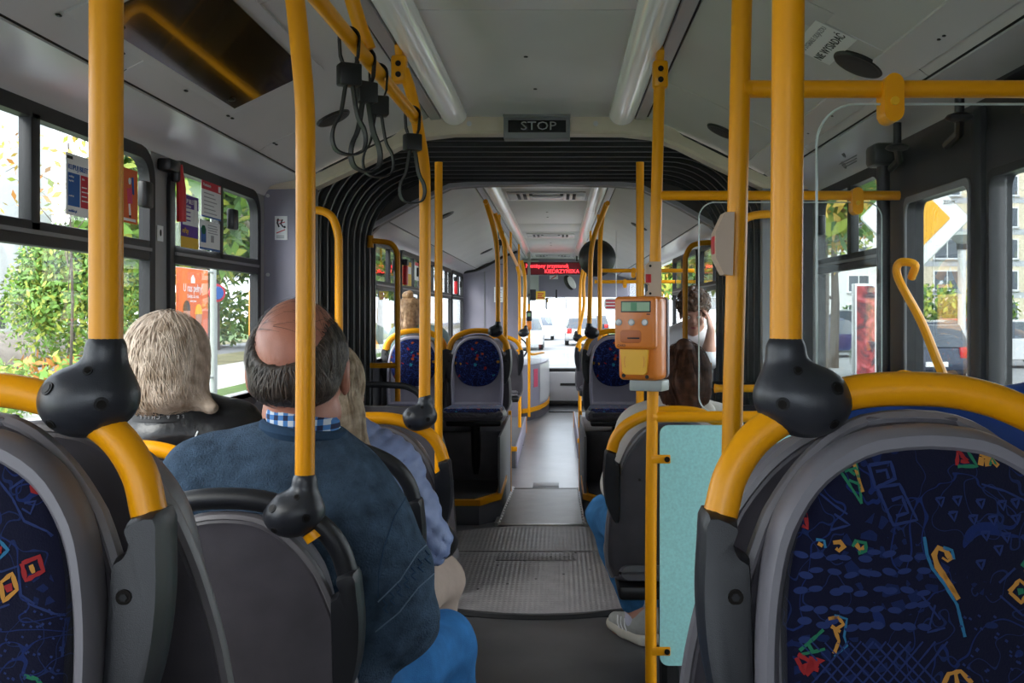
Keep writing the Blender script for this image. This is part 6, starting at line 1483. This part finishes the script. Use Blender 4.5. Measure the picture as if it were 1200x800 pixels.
t = thing('hammer_holder', (XL+.02, 3.2, 1.6), 'red emergency hammer hanging from a black clip between the two left windows', 'hammer')
MB().box(XL+.004, XL+.05, 3.135, 3.225, 1.79, 1.83, .008).build('black_clip', M['black'], t); MB().box(XL+.02, XL+.05, 3.20, 3.245, 1.76, 1.82, .01).build('hammer_head', M['black'], t)
MB().tube([(XL+.04, 3.225, 1.82), (XL+.045, 3.235, 1.74), (XL+.042, 3.245, 1.635)], [.016, .020, .022], 12, ry=[.012, .014, .014], up=(1, 0, 0)).build('red_handle', M['red'], t)
t = thing('pillar_sticker', (XL+.003, 3.165, 1.58), 'small white pictogram sticker on the pillar between the two left windows', 'sticker'); MB().box(XL+.002, XL+.004, 3.145, 3.19, 1.565, 1.615).build('sheet', M['white'], t); MB().ell((XL+.0045, 3.168, 1.592), (.001, .008, .012), 8, 6).build('pictogram', M['blackp'], t)
D = 4.286; t = thing('panel_sticker', tuple(P(329, 281, D)), 'white sticker with a black and red figure on the lilac panel beside the bellows', 'sticker')
MB().box(X(322, D), X(336.5, D), D, D+.004, Z(281, D), Z(253, D)).build('sheet', M['white'], t)
for pts, m, r in (([(326, 256), (325, 261), (327, 266)], 'blackp', .0035), ([(331, 257), (329, 262), (332, 266)], 'blackp', .003), ([(324, 258), (330, 258)], 'redp', .002), ([(327, 262), (334, 260)], 'redp', .002), ([(324, 273), (334, 269)], 'redp', .0022), ([(333, 265), (334, 267)], 'blackp', .005)): MB().tube([P(a, b, D-.001) for a, b in pts], r, 6).build('figure_stroke', M[m], t)
for k in range(2): MB().box(X(324, D), X(333, D), D-.001, D, Z(277+2*k, D), Z(276+2*k, D)).build('print_line', M['greyprint'], t)
# red-headed hammer and notices on the far left windows
for i, (y, m, lab) in enumerate(((8.05, 'red', 'red emergency hammer by the window behind the woman with a bun'), (12.0, 'red', 'red emergency hammer by the last left window before the cab wall'))):
    t = thing('hammer_holder', (XL+.02, y, 1.6), lab, 'hammer'); MB().box(XL+.01, XL+.05, y-.03, y+.03, 1.56, 1.72, .01).build('red_handle', M[m], t); MB().box(XL+.005, XL+.055, y-.05, y+.05, 1.72, 1.77, .01).build('black_clip', M['black'], t)
t = lposter(8.2, 8.42, 1.56, 1.76, 'yellow notice on the window behind the woman with a bun', 'yellowp'); lrect(t, 8.22, 8.40, 1.66, 1.72, 'white')
t = lposter(8.62, 8.85, 1.62, 1.78, 'white notice with a red heading on the window behind the woman with a bun', 'white'); lrect(t, 8.62, 8.85, 1.75, 1.78, 'redp')

# ================================================================== OUTSIDE
OM = dict(asphalt=mat('asphalt', (.22, .22, .225), .9, var=.2, vs=.8, bump=.2, bs=20), paving=mat('pale_paving', (.55, .53, .51), .9, var=.12, vs=2), grass=mat('lawn', (.085, .16, .030), .95, var=.35, vs=1.2, bump=.6, bs=30), dry=mat('dry_grass', (.21, .19, .085), .95, var=.35, vs=1., bump=.5, bs=25),
 soil=mat('grey_soil', (.19, .165, .145), .95, var=.3, vs=2, bump=.6, bs=8), pale=mat('pale_plaster', (.60, .61, .62), .9, var=.04, vs=.4), cream=mat('cream_plaster', (.62, .54, .42), .9, var=.04, vs=.4), greyw=mat('grey_plaster', (.42, .43, .47), .9), win=mat('window_dark', (.07, .085, .11), .1), wfr=mat('window_white', (.7, .7, .7), .6),
 l1=mat('leaf_green', (.12, .25, .030), .6), l2=mat('leaf_deep_green', (.045, .115, .022), .6), l3=mat('leaf_yellow_green', (.30, .36, .045), .6), l4=mat('leaf_orange', (.42, .17, .025), .6), l5=mat('leaf_yellow', (.48, .32, .05), .6), bark=mat('bark', (.085, .065, .05), .9, var=.3, vs=6), bark2=mat('pale_bark', (.36, .33, .29), .9, var=.3, vs=6),
 cblue=mat('car_blue', (.02, .05, .16), .2, .3, coat=.6), cdark=mat('car_dark_blue', (.035, .045, .075), .2, .3, coat=.6), csil=mat('car_silver', (.52, .54, .56), .25, .6, coat=.5), cred=mat('car_red', (.50, .02, .02), .25, coat=.6), cwhite=mat('car_white', (.65, .65, .66), .25, coat=.5), corange=mat('van_orange', (.72, .28, .02), .3, coat=.4), tyre=mat('tyre', (.015, .015, .016), .8), lamp_r=mat('tail_lamp', (.5, .02, .02), .2), green=mat('recycling_green', (.06, .36, .10), .45))
GZ = -.33
gr = struct(MB().box(-90, 90, -20, 160, GZ-.3, GZ-.05).build('ground', OM['asphalt']), 'asphalt road around the bus')
for (x0, x1, m, h) in ((-7.4, -3.4, 'grass', .0), (-10.8, -7.4, 'paving', -.01), (-13.5, -10.8, 'dry', .0), (-17.5, -13.5, 'asphalt', -.02), (-19.5, -17.5, 'dry', .0), (-60, -19.5, 'grass', .0), (3.2, 5.2, 'grass', .0), (5.2, 7.2, 'paving', -.01), (7.2, 40, 'asphalt', -.03), (40, 90, 'grass', 0)):
    MB().box(x0, x1, -15, 150, GZ-.1, GZ+h).build({'grass': 'lawn_strip', 'dry': 'dry_grass_strip', 'paving': 'pavement_strip', 'asphalt': 'road_strip'}[m], OM[m], gr)
    if m == 'grass' and -7 < x0 < 6:
        rn = np.random.RandomState(int(x0*10) % 97); mb = MB()
        for i in range(2600):
            x = x0+rn.rand()*(x1-x0); y = 2+rn.rand()**1.6*34; h_ = .05+.07*rn.rand(); a = rn.rand()*6; w = .012
            mb.add([(x-w*math.cos(a), y-w*math.sin(a), GZ), (x+w*math.cos(a), y+w*math.sin(a), GZ), (x+.03*math.cos(a+1), y+.03*math.sin(a+1), GZ+h_)], [(0, 1, 2)])
        mb.build('grass_blades', OM['l1'], gr, smooth=False)['kind'] = 'stuff'
mb = MB(); R = []
for y, r in ((15, .0), (18, .5), (24, .9), (32, 1.0), (40, .8), (46, .3), (48, 0)):
    R.append([(-18.6+2.6*math.cos(a), y, GZ+.02+(1.0*r+.02)*math.sin(a)) for a in np.linspace(0, PI, 12)])
sm = mb.rings(R, True).build('soil_mound', OM['soil']); tag(sm, 'low bare grey soil mound beyond the road on the left', 'mound')
def leaves(mb, c, rad, n, size, rn, cols, hollow=.35):
    for i in range(n):
        v = rn.normal(size=3); v /= np.linalg.norm(v); r = (hollow+(1-hollow)*rn.rand()**.6); p = np.array(c)+v*np.array(rad)*r
        a = rn.normal(size=3); a /= np.linalg.norm(a); b = np.cross(a, v+.01); b /= np.linalg.norm(b)+1e-9; s = size*(.6+.8*rn.rand())
        mb.mi = cols[rn.randint(len(cols))]; mb.add([tuple(p-a*s), tuple(p+b*s*.45), tuple(p+a*s), tuple(p-b*s*.45)], [(0, 1, 2, 3)])
LM = [OM[k] for k in ('l1', 'l2', 'l3', 'l4', 'l5')]
def tree(name, x, y, clumps, n, size, cols, lab, trunk=None, seed=0, bark='bark', branches=0, group=None):
    t = thing(name, (x, y, GZ), lab, 'tree' if 'tree' in name else 'bush', group); rn = np.random.RandomState(seed); mb = MB()
    for dx, dy, z, rx, rz in clumps: leaves(mb, (x+dx, y+dy, GZ+z), (rx, rx, rz), n, size, rn, cols)
    o = mb.build('foliage', LM, t, smooth=False); o['kind'] = 'stuff'
    if trunk:
        MB().tube([(x, y, GZ-.04), (x+.05, y, GZ+trunk[0]*.5), (x, y, GZ+trunk[0])], [trunk[1], trunk[1]*.8, trunk[1]*.5], 8).build('trunk', OM[bark], t)
        for i in range(branches):
            c = clumps[i % len(clumps)]; z0 = GZ+trunk[0]*(.45+.5*rn.rand()); e = (x+c[0]+rn.normal()*c[3]*.6, y+c[1]+rn.normal()*c[3]*.6, GZ+c[2]+rn.normal()*c[4]*.5)
            MB().tube(cr([(x, y, z0), ((x+e[0])/2+.1*rn.normal(), (y+e[1])/2, (z0+e[2])/2+.15), e], 4), [trunk[1]*.35*(1-.08*k) for k in range(9)], 6).build('branch', OM[bark], t)
    return t
A_ = [3, 4, 2, 4]; Gn = [0, 1, 0, 2]
tree('autumn_tree', -5.6, 11.2, [(0, 0, 3.3, 1.3, .7), (.5, -.9, 3.0, 1.0, .5), (-.6, .9, 3.5, 1.2, .8)], 75, .05, A_, 'sparse autumn tree with orange and yellow leaves outside the first left window', (3.6, .02), 3, branches=12)
tree('round_bush', -13.2, 26.5, [(0, 0, 1.6, 1.8, 1.5), (-1.0, 1, 2.2, 1.3, 1.3), (.9, .3, 2.6, 1.2, 1.2), (-.2, 0, 3.1, 1.1, 1.0)], 3200, .085, [0, 0, 2], 'bright green bush before the pale building on the left', (2.0, .1), 5)
tree('green_tree', -11.8, 33, [(0, 0, 6, 3, 2.5), (-2, 2, 5, 2.2, 2), (2, 0, 7.5, 2.6, 2), (.5, 1, 4, 2.2, 1.4)], 1500, .24, Gn, 'tall green tree outside the second left window, near the lamp post', (6, .22), 7, branches=6)
tree('green_tree', -15.5, 44, [(0, 0, 6, 3.5, 3), (3, 0, 8, 3, 2.5), (-3, 2, 8.5, 3, 2.5), (4, 2, 4.8, 3, 2.2), (-3.5, 1, 4.6, 3, 2.2)], 1500, .30, Gn, 'broad green tree far behind the second left window', (7, .3), 8, branches=5)
tree('hedge_bush', -17, 48, [(0, 0, 1.5, 3.0, 1.5), (4.2, 1, 1.5, 2.6, 1.4), (-4, 1, 1.6, 2.6, 1.6)], 1300, .2, [0, 2, 0], 'low green hedge behind the soil mound on the left', None, 9)
tree('low_bush', -8.9, 15.5, [(0, 0, .35, .8, .4), (-.8, .9, .45, .8, .5)], 500, .09, [0, 2, 0], 'low green plants on the bank outside the first left window', None, 10)
tree('low_bush', -10.5, 20.5, [(0, 0, .4, 1.2, .45), (.9, .9, .35, .8, .4)], 500, .10, [2, 3, 0], 'yellowing low plants beside the pavement on the left', None, 12)
for i, (x, y) in enumerate(((-9.5, 52), (-10.5, 66), (-13, 84), (-9.0, 24.5))):
    tree('roadside_tree', x, y, [(0, 0, 5.5, 2.6, 2.4), (1, 1, 7, 2.2, 2), (-1, 0, 4.2, 2, 1.5)], 800, .30, Gn, ['roadside green tree seen through the first far left windows', 'second roadside tree on the left ahead', 'third roadside tree on the left ahead', 'roadside green tree behind the orange van'][i], (5, .2), 20+i)
for i, (x, y) in enumerate(((7.5, 36), (9.0, 48), (7.8, 62), (10, 80), (6.4, 24))):
    tree('roadside_tree', x, y, [(0, 0, 5.5, 2.6, 2.4), (1, 1, 7, 2.2, 2), (-1, 0, 4.2, 2, 1.5)], 800, .30, [0, 1, 2, 4], ['first roadside tree on the right, through the front windows', 'second roadside tree on the right ahead', 'third roadside tree on the right ahead', 'fourth roadside tree on the right ahead', 'roadside tree behind the young man'][i], (5, .2), 30+i)
tree('autumn_tree', 8.4, 30, [(0, 0, 4.2, 1.5, 1.5), (.6, 1, 4.9, 1.4, 1.3), (-.8, .5, 3.4, 1.0, 1.0)], 420, .12, [2, 4, 0, 3], 'thinning yellow-green tree outside the right window by the door', (4, .16), 40, branches=8)
tree('round_bush', 18.6, 60, [(0, 0, 1.2, 1.8, 1.0), (1.6, 0, 1.0, 1.5, .9)], 700, .2, [1, 0, 1], 'dark green bush behind the parked silver van', None, 41)
tree('round_bush', 30.5, 80, [(0, 0, 2.2, 4, 2.0), (4, 0, 1.8, 3, 1.6)], 900, .3, [1, 0, 2], 'dark green bush at the foot of the apartment block', None, 42)
# pale leaning trunk
lt = tree('bare_tree', -10.2, 26, [(0, 0, 6.2, .8, .6)], 60, .14, [0, 2], 'pale leaning tree trunk outside the second left window', None, 44); MB().tube([(-4.6, 26, GZ), (-7.3, 26, 2.7), (-10.2, 26, 5.7)], [.10, .08, .05], 8).build('leaning_trunk', OM['bark2'], lt)
# buildings
def building(name, x0, x1, y0, y1, h, m, lab, face, cols, rows, z1=1.2, dz=2.8, wsize=(1.5, 1.4), band=None):
    t = thing(name, ((x0+x1)/2, y0, GZ), lab, 'building'); MB().box(x0, x1, y0, y1, GZ-.1, GZ+h).build('wall', m, t); MB().box(x0-.2, x1+.2, y0-.2, y1+.2, GZ+h, GZ+h+.35).build('roof_edge', OM['greyw'], t)
    for r in range(rows):
        if band:
            zb = GZ+z1+dz*r-.75
            if face == 'y': MB().box(x0-.01, x1+.01, y0-.03, y0, zb, zb+.5).build('grey_band', OM[band], t)
        for c in cols:
            z = GZ+z1+dz*r; w, hh = wsize
            if face == 'y':
                f = MB(); f.box(c-w/2-.1, c+w/2+.1, y0-.08, y0+.05, z-.1, z+hh+.1); f = f.build('window', OM['wfr'], t)
                for s in (-1, 1): MB().box(c+s*w/4-w/4+.05, c+s*w/4+w/4-.05, y0-.1, y0-.05, z, z+hh).build('pane', OM['win'], f)
                MB().box(c-w/2-.15, c+w/2+.15, y0-.2, y0, z-.2, z-.1).build('sill', OM['greyw'], t)
            else:
                xx = x1 if face == 'x+' else x0; s_ = 1 if face == 'x+' else -1
                f = MB(); f.box(xx-.05, xx+.08*s_, c-w/2-.1, c+w/2+.1, z-.1, z+hh+.1); f = f.build('window', OM['wfr'], t); MB().box(xx, xx+.1*s_, c-w/2, c+w/2, z, z+hh).build('pane', OM['win'], f)
    return t
building('apartment_building', -34, -23, 26, 44.5, 13, OM['pale'], 'pale building behind the bush on the left', 'x+', (30, 40), 1, z1=1.0, wsize=(1.2, 1.2))
building('apartment_building', 31.5, 52, 87, 100, 17, OM['cream'], 'cream and grey apartment block behind the parked cars on the right', 'y', (34.4, 39.5, 44.5), 6, z1=.9, wsize=(2.3, 1.6), band='greyw')
building('apartment_building', 14, 31.0, 95, 108, 14, OM['pale'], 'pale apartment block far behind the right window by the door', 'y', (17, 21, 25, 29), 5, z1=.9, wsize=(2.0, 1.5))
# cars
def car(x, y, rot, m, lab, L=4.2, W_=1.75, H=1.45, hatch=True):
    t = thing('car', (0, 0, 0), lab, 'car'); b = MB(); R = []
    lo = [(-L/2, .35), (-L/2-.02, .62), (-L/2+.06, .86 if hatch else .9), (-L*.18, .93), (L*.28, .88), (L/2-.1, .72), (L/2, .5), (L/2-.04, .26), (-L/2+.1, .26)]
    for yy, k in ((-W_/2, .94), (-W_/2+.06, 1), (W_/2-.06, 1), (W_/2, .94)): R.append([(a*(1 if k == 1 else .985), yy, .5+(z-.5)*k) for a, z in lo])
    b.rings(R).build('body', m, t)
    cab = [(-L/2+.08, .88), (-L/2+.38, H-.06), (-L/2+.75, H), (L*.02, H), (L*.12, H-.06), (L*.28, .88)]; R = []
    for yy, k in ((-W_/2+.05, 0), (-W_/2+.18, 1), (W_/2-.18, 1), (W_/2-.05, 0)): R.append([(a, yy, z if k else .88+(z-.88)*.15) for a, z in cab])
    b = MB(); b.rings(R).build('glasshouse', OM['win'], t)
    MB().box(-L/2+.62, L*.04, -W_/2+.16, W_/2-.16, H-.05, H+.015, .02).build('roof', m, t)
    for px_ in (-L*.14,): 
        for s in (-1, 1): MB().tube([(px_, s*(W_/2-.04), .88), (px_+.03, s*(W_/2-.17), H-.02)], .035, 6).build('door_pillar', m, t)
    for wx in (-L*.31, L*.32):
        for s in (-1, 1):
            w = MB().cyl((wx, s*(W_/2-.09), .31), (0, 1, 0), .31, .2, 20).build('wheel', OM['tyre'], t); MB().cyl((wx, s*(W_/2+.005), .31), (0, 1, 0), .19, .03, 14).build('hub_cap', OM['csil'], w)
    for s in (-1, 1): MB().box(-L/2-.03, -L/2+.1, s*(W_/2-.2)-.12, s*(W_/2-.2)+.12, .62, .88, .02).build('tail_lamp', OM['lamp_r'], t); MB().box(L/2-.16, L/2-.02, s*(W_/2-.28)-.16, s*(W_/2-.28)+.16, .55, .70, .02).build('head_lamp', M['white'], t)
    MB().box(-L/2-.04, -L/2, -.26, .26, .42, .54).build('number_plate', M['white'], t)
    t.location = (x, y, GZ-.03); t.rotation_euler = (0, 0, rot); return t
car(8.85, 25.0, PI/2, OM['cdark'], 'dark blue hatchback seen from behind outside the rear door', L=4.0)
car(14.6, 36.5, PI, OM['cred'], 'red car parked behind the dark hatchback outside the rear door')
car(10.2, 37.5, .6, OM['cblue'], 'blue car parked outside the right window by the door'); car(12.4, 42.5, PI*.9, OM['csil'], 'silver van parked outside the right window by the door', L=4.3, H=1.8)
car(13.8, 30.5, PI, OM['cwhite'], 'pale car showing above the dark hatchback')
for i, (x, y, m, r) in enumerate(((-1.2, 62, 'cwhite', -PI/2), (1.2, 52, 'csil', PI/2), (-1.6, 46, 'cwhite', -PI/2), (2.6, 70, 'cdark', PI/2))): car(x, y, r, OM[m], ['white car coming along the road ahead', 'silver car on the road ahead, seen from behind', 'nearest white car coming along the road ahead', 'dark car farther along the road ahead'][i])
v = thing('van', (-4.9, 21, GZ), 'orange van outside the first window beyond the bellows', 'van'); MB().box(-5.9, -4.4, 18.5, 23.4, GZ+.35, GZ+2.2, .15).build('body', OM['corange'], v); MB().box(-5.7, -4.38, 19, 20.2, GZ+1.3, GZ+2.0, .05).build('side_window', OM['win'], v)
for y in (19.3, 22.5): MB().cyl((-4.5, y, GZ+.3), (1, 0, 0), .33, .2, 18).build('wheel', OM['tyre'], v)
rb2 = thing('recycling_bin', (14.6, 43, GZ), 'bright green bell-shaped recycling bin beside the silver van', 'bin'); MB().tube([(14.75, 43, GZ), (14.75, 43, GZ+.9), (14.75, 43, GZ+1.35), (14.75, 43, GZ+1.6)], [.62, .6, .45, .15], 20).build('bell', OM['green'], rb2); MB().tube([(14.75, 43, GZ+1.55), (14.75, 43, GZ+1.75)], .06, 8).build('lifting_eye', OM['tyre'], rb2)
# banner on the lamp post, left
bp_ = thing('lamp_post', (-3.22, 9.12, GZ), 'pale lamp post carrying the orange banner outside the second left window', 'lamp post'); MB().cyl((-3.22, 9.14, GZ+2.4), (0, 0, 1), .028, 4.9, 14).build('mast', M['greyp'], bp_)
for z in (1.71, .735): MB().tube([(-3.22, 9.14, z), (-3.22, 8.2, z)], .012, 8).build('banner_arm', M['greyp'], bp_)
nr = thing('road_sign', (-3.3, 9.25, 1.4), 'blue and red no-parking sign behind the banner post', 'sign'); MB().cyl((-3.24, 9.30, 1.52), (.75, -.65, 0), .085, .012, 24).build('red_disc', M['redp'], nr); MB().cyl((-3.236, 9.296, 1.52), (.75, -.65, 0), .062, .016, 24).build('blue_disc', M['bluep'], nr); MB().cyl((-3.26, 9.31, .6), (0, 0, 1), .02, 1.9, 8).build('post', M['greyp'], nr)
bn_ = thing('banner', (-3.2, 8.5, .74), 'orange banner with two helmeted workers hanging outside the second left window', 'banner'); BX = -3.195
MB().box(BX-.006, BX, 8.20, 8.93, .68, 1.715).build('cloth', M['orangep'], bn_)
def bt(s, size, y, z, m='white', sx=1.): text(s, size, (BX+.003, y, z), 0, M[m], bn_, rm=LEFTW, sx=sx)
bt('U nas pełny!', .100, 8.565, 1.545, sx=.9); bt('Dołącz do nas', .045, 8.565, 1.475); bt('www praca', .032, 8.565, 1.435)
MB().prism([(8.52, 1.63), (8.565, 1.665), (8.61, 1.63), (8.61, 1.59), (8.52, 1.59)], 'x', BX, BX+.002).build('house_emblem', M['white'], bn_)
for y, zt, helmet in ((8.42, 1.32, 'grip'), (8.70, 1.29, 'amber')):
    q3 = lambda r, a, yy, z, x=BX+.002: MB().prism([(yy+r*math.cos(t_), z+a*math.sin(t_)) for t_ in np.linspace(0, 2*PI, 18, endpoint=False)], 'x', BX, x)
    q3(.15, .30, y, zt-.40, BX+.0015).build('worker_body', M['bluep'] if helmet == 'grip' else M['greyprint'], bn_); q3(.075, .10, y, zt, BX+.003).build('worker_face', SK['skin'], bn_)
    MB().prism([(y-.085, zt+.03), (y+.085, zt+.03)]+[(y+.08*math.cos(a), zt+.04+.08*math.sin(a)) for a in np.linspace(.1, PI-.1, 10)], 'x', BX, BX+.004).build('worker_helmet', M[helmet], bn_)
MB().prism([(8.42, .68), (8.86, .68), (8.86, .76), (8.62, .80), (8.42, .76)], 'x', BX, BX+.003).build('white_foot', M['white'], bn_)
# priority sign, ad case and street lamp, right
ps = thing('priority_sign', (3.25, 8.9, 2.2), 'yellow and white diamond priority-road sign outside the rear door', 'sign'); cx, cz_ = X(1072, 8.9), Z(256, 8.9)
def dia(r, y0, y1, m, name, rr=.04):
    pts = []
    for k in range(4):
        a = PI/2*k; tip = (r*math.cos(a), r*math.sin(a)); p1 = (r*math.cos(a-PI/2), r*math.sin(a-PI/2)); p2 = (r*math.cos(a+PI/2), r*math.sin(a+PI/2))
        f = lambda A, B, t: (A[0]+(B[0]-A[0])*t, A[1]+(B[1]-A[1])*t); pts += [f(tip, p1, rr), f(tip, p1, rr*.3), f(tip, p2, rr*.3), f(tip, p2, rr)]
    MB().prism([(cx+a, cz_+b) for a, b in pts], 'y', y0, y1).build(name, m, ps)
dia(.505, 8.88, 8.90, M['greyp'], 'back_plate', .09); dia(.49, 8.872, 8.88, M['white'], 'white_field', .09); dia(.31, 8.866, 8.872, mat('sign_yellow', (.80, .40, .015), .4), 'yellow_field', .05)
MB().cyl((cx, 8.95, .9), (0, 0, 1), .035, 2.6, 12).build('post', M['greyp'], ps); text('ZDM', .05, (X(1112, 8.87), 8.865, Z(237, 8.87)), 0, M['grip'], ps, rm=FACE)
ad = thing('advert_case', (2.78, 8.9, GZ), 'dark red poster in a street advert case outside the right window by the door', 'advert')
D = 9.2; MB().box(X(1002, D), X(1027, D), D, D+.12, GZ, Z(332, D), .01).build('case', M['alu'], ad)
pm, pn_, pl_, pb2 = _new('abstract_red_poster'); 
_z = pn_.new('ShaderNodeTexNoise'); _z.inputs['Scale'].default_value = 5; _z.inputs['Distortion'].default_value = 2; _r = pn_.new('ShaderNodeValToRGB'); _e = _r.color_ramp.elements; _e[0].position = .35; _e[0].color = (.03, .008, .02, 1); _e[1].position = .7; _e[1].color = (.5, .12, .16, 1); _q = _e.new(.52); _q.color = (.28, .015, .02, 1)
_t = pn_.new('ShaderNodeTexCoord'); pl_.new(_t.outputs['Object'], _z.inputs['Vector']); pl_.new(_z.outputs['Fac'], _r.inputs['Fac']); pl_.new(_r.outputs['Color'], pb2.inputs['Base Color'])
MB().box(X(1004, D), X(1025, D), D-.005, D, Z(470, D), Z(335, D)).build('poster', pm, ad)
sl = thing('street_lamp', (X(1127, 26), 26, GZ), 'white street lamp with a conical head outside the rear door', 'street lamp'); x = X(1127, 26)
MB().cyl((x, 26, GZ+1.8), (0, 0, 1), .10, 3.7, 14).build('mast', OM['wfr'], sl); MB().tube([(x, 26, Z(286, 26)), (x, 26, Z(276, 26)), (x, 26, Z(272, 26))], [.12, .34, .20], 18).build('head', M['greyp'], sl)
MB().cyl((x, 26, Z(289, 26)), (0, 0, 1), .13, .16, 14).build('lamp_neck', M['grip'], sl)
for px, D, lab in ((826, 30, 'blue shop sign board far outside the right front window'),):
    t = thing('sign_board', tuple(P(px, 290, D)), lab, 'sign'); MB().box(X(806, D), X(823, D), D, D+.1, Z(296, D), Z(284, D)).build('board', M['bluep'], t); MB().cyl((X(815, D), D+.05, .8), (0, 0, 1), .05, 2.8, 8).build('post', M['greyp'], t)

# ------------------------------------------------------------------ groups of repeats
GROUPS = dict(bus_seat='moulded bus seats', grab_pole='yellow grab poles', car='cars on the streets outside', roadside_tree='roadside trees ahead of the bus', grab_rail='yellow grab rails', window_notice='notices stuck on the left windows', hanging_strap='black strap handles', speaker_grille='round ceiling speakers', ceiling_light='long ceiling lamps', seat_podium='seat podiums', apartment_building='apartment buildings outside', ceiling_vent='ceiling vents of the front saloon', grab_bar='curved hand bars', hammer_holder='emergency hammers', round_bush='bushes outside', autumn_tree='autumn trees', ceiling_rail='ceiling rails of the front saloon', glass_partition='glass partitions', green_tree='green trees on the left', guard_panel='turntable guard panels', low_bush='low plants on the bank', stop_button='beige boxes on the poles', ticket_machine='ticket machines')
for o in list(bpy.data.objects):
    if o.parent is None and o.get('label') and o.name.split('.')[0] in GROUPS: o['group'] = GROUPS[o.name.split('.')[0]]
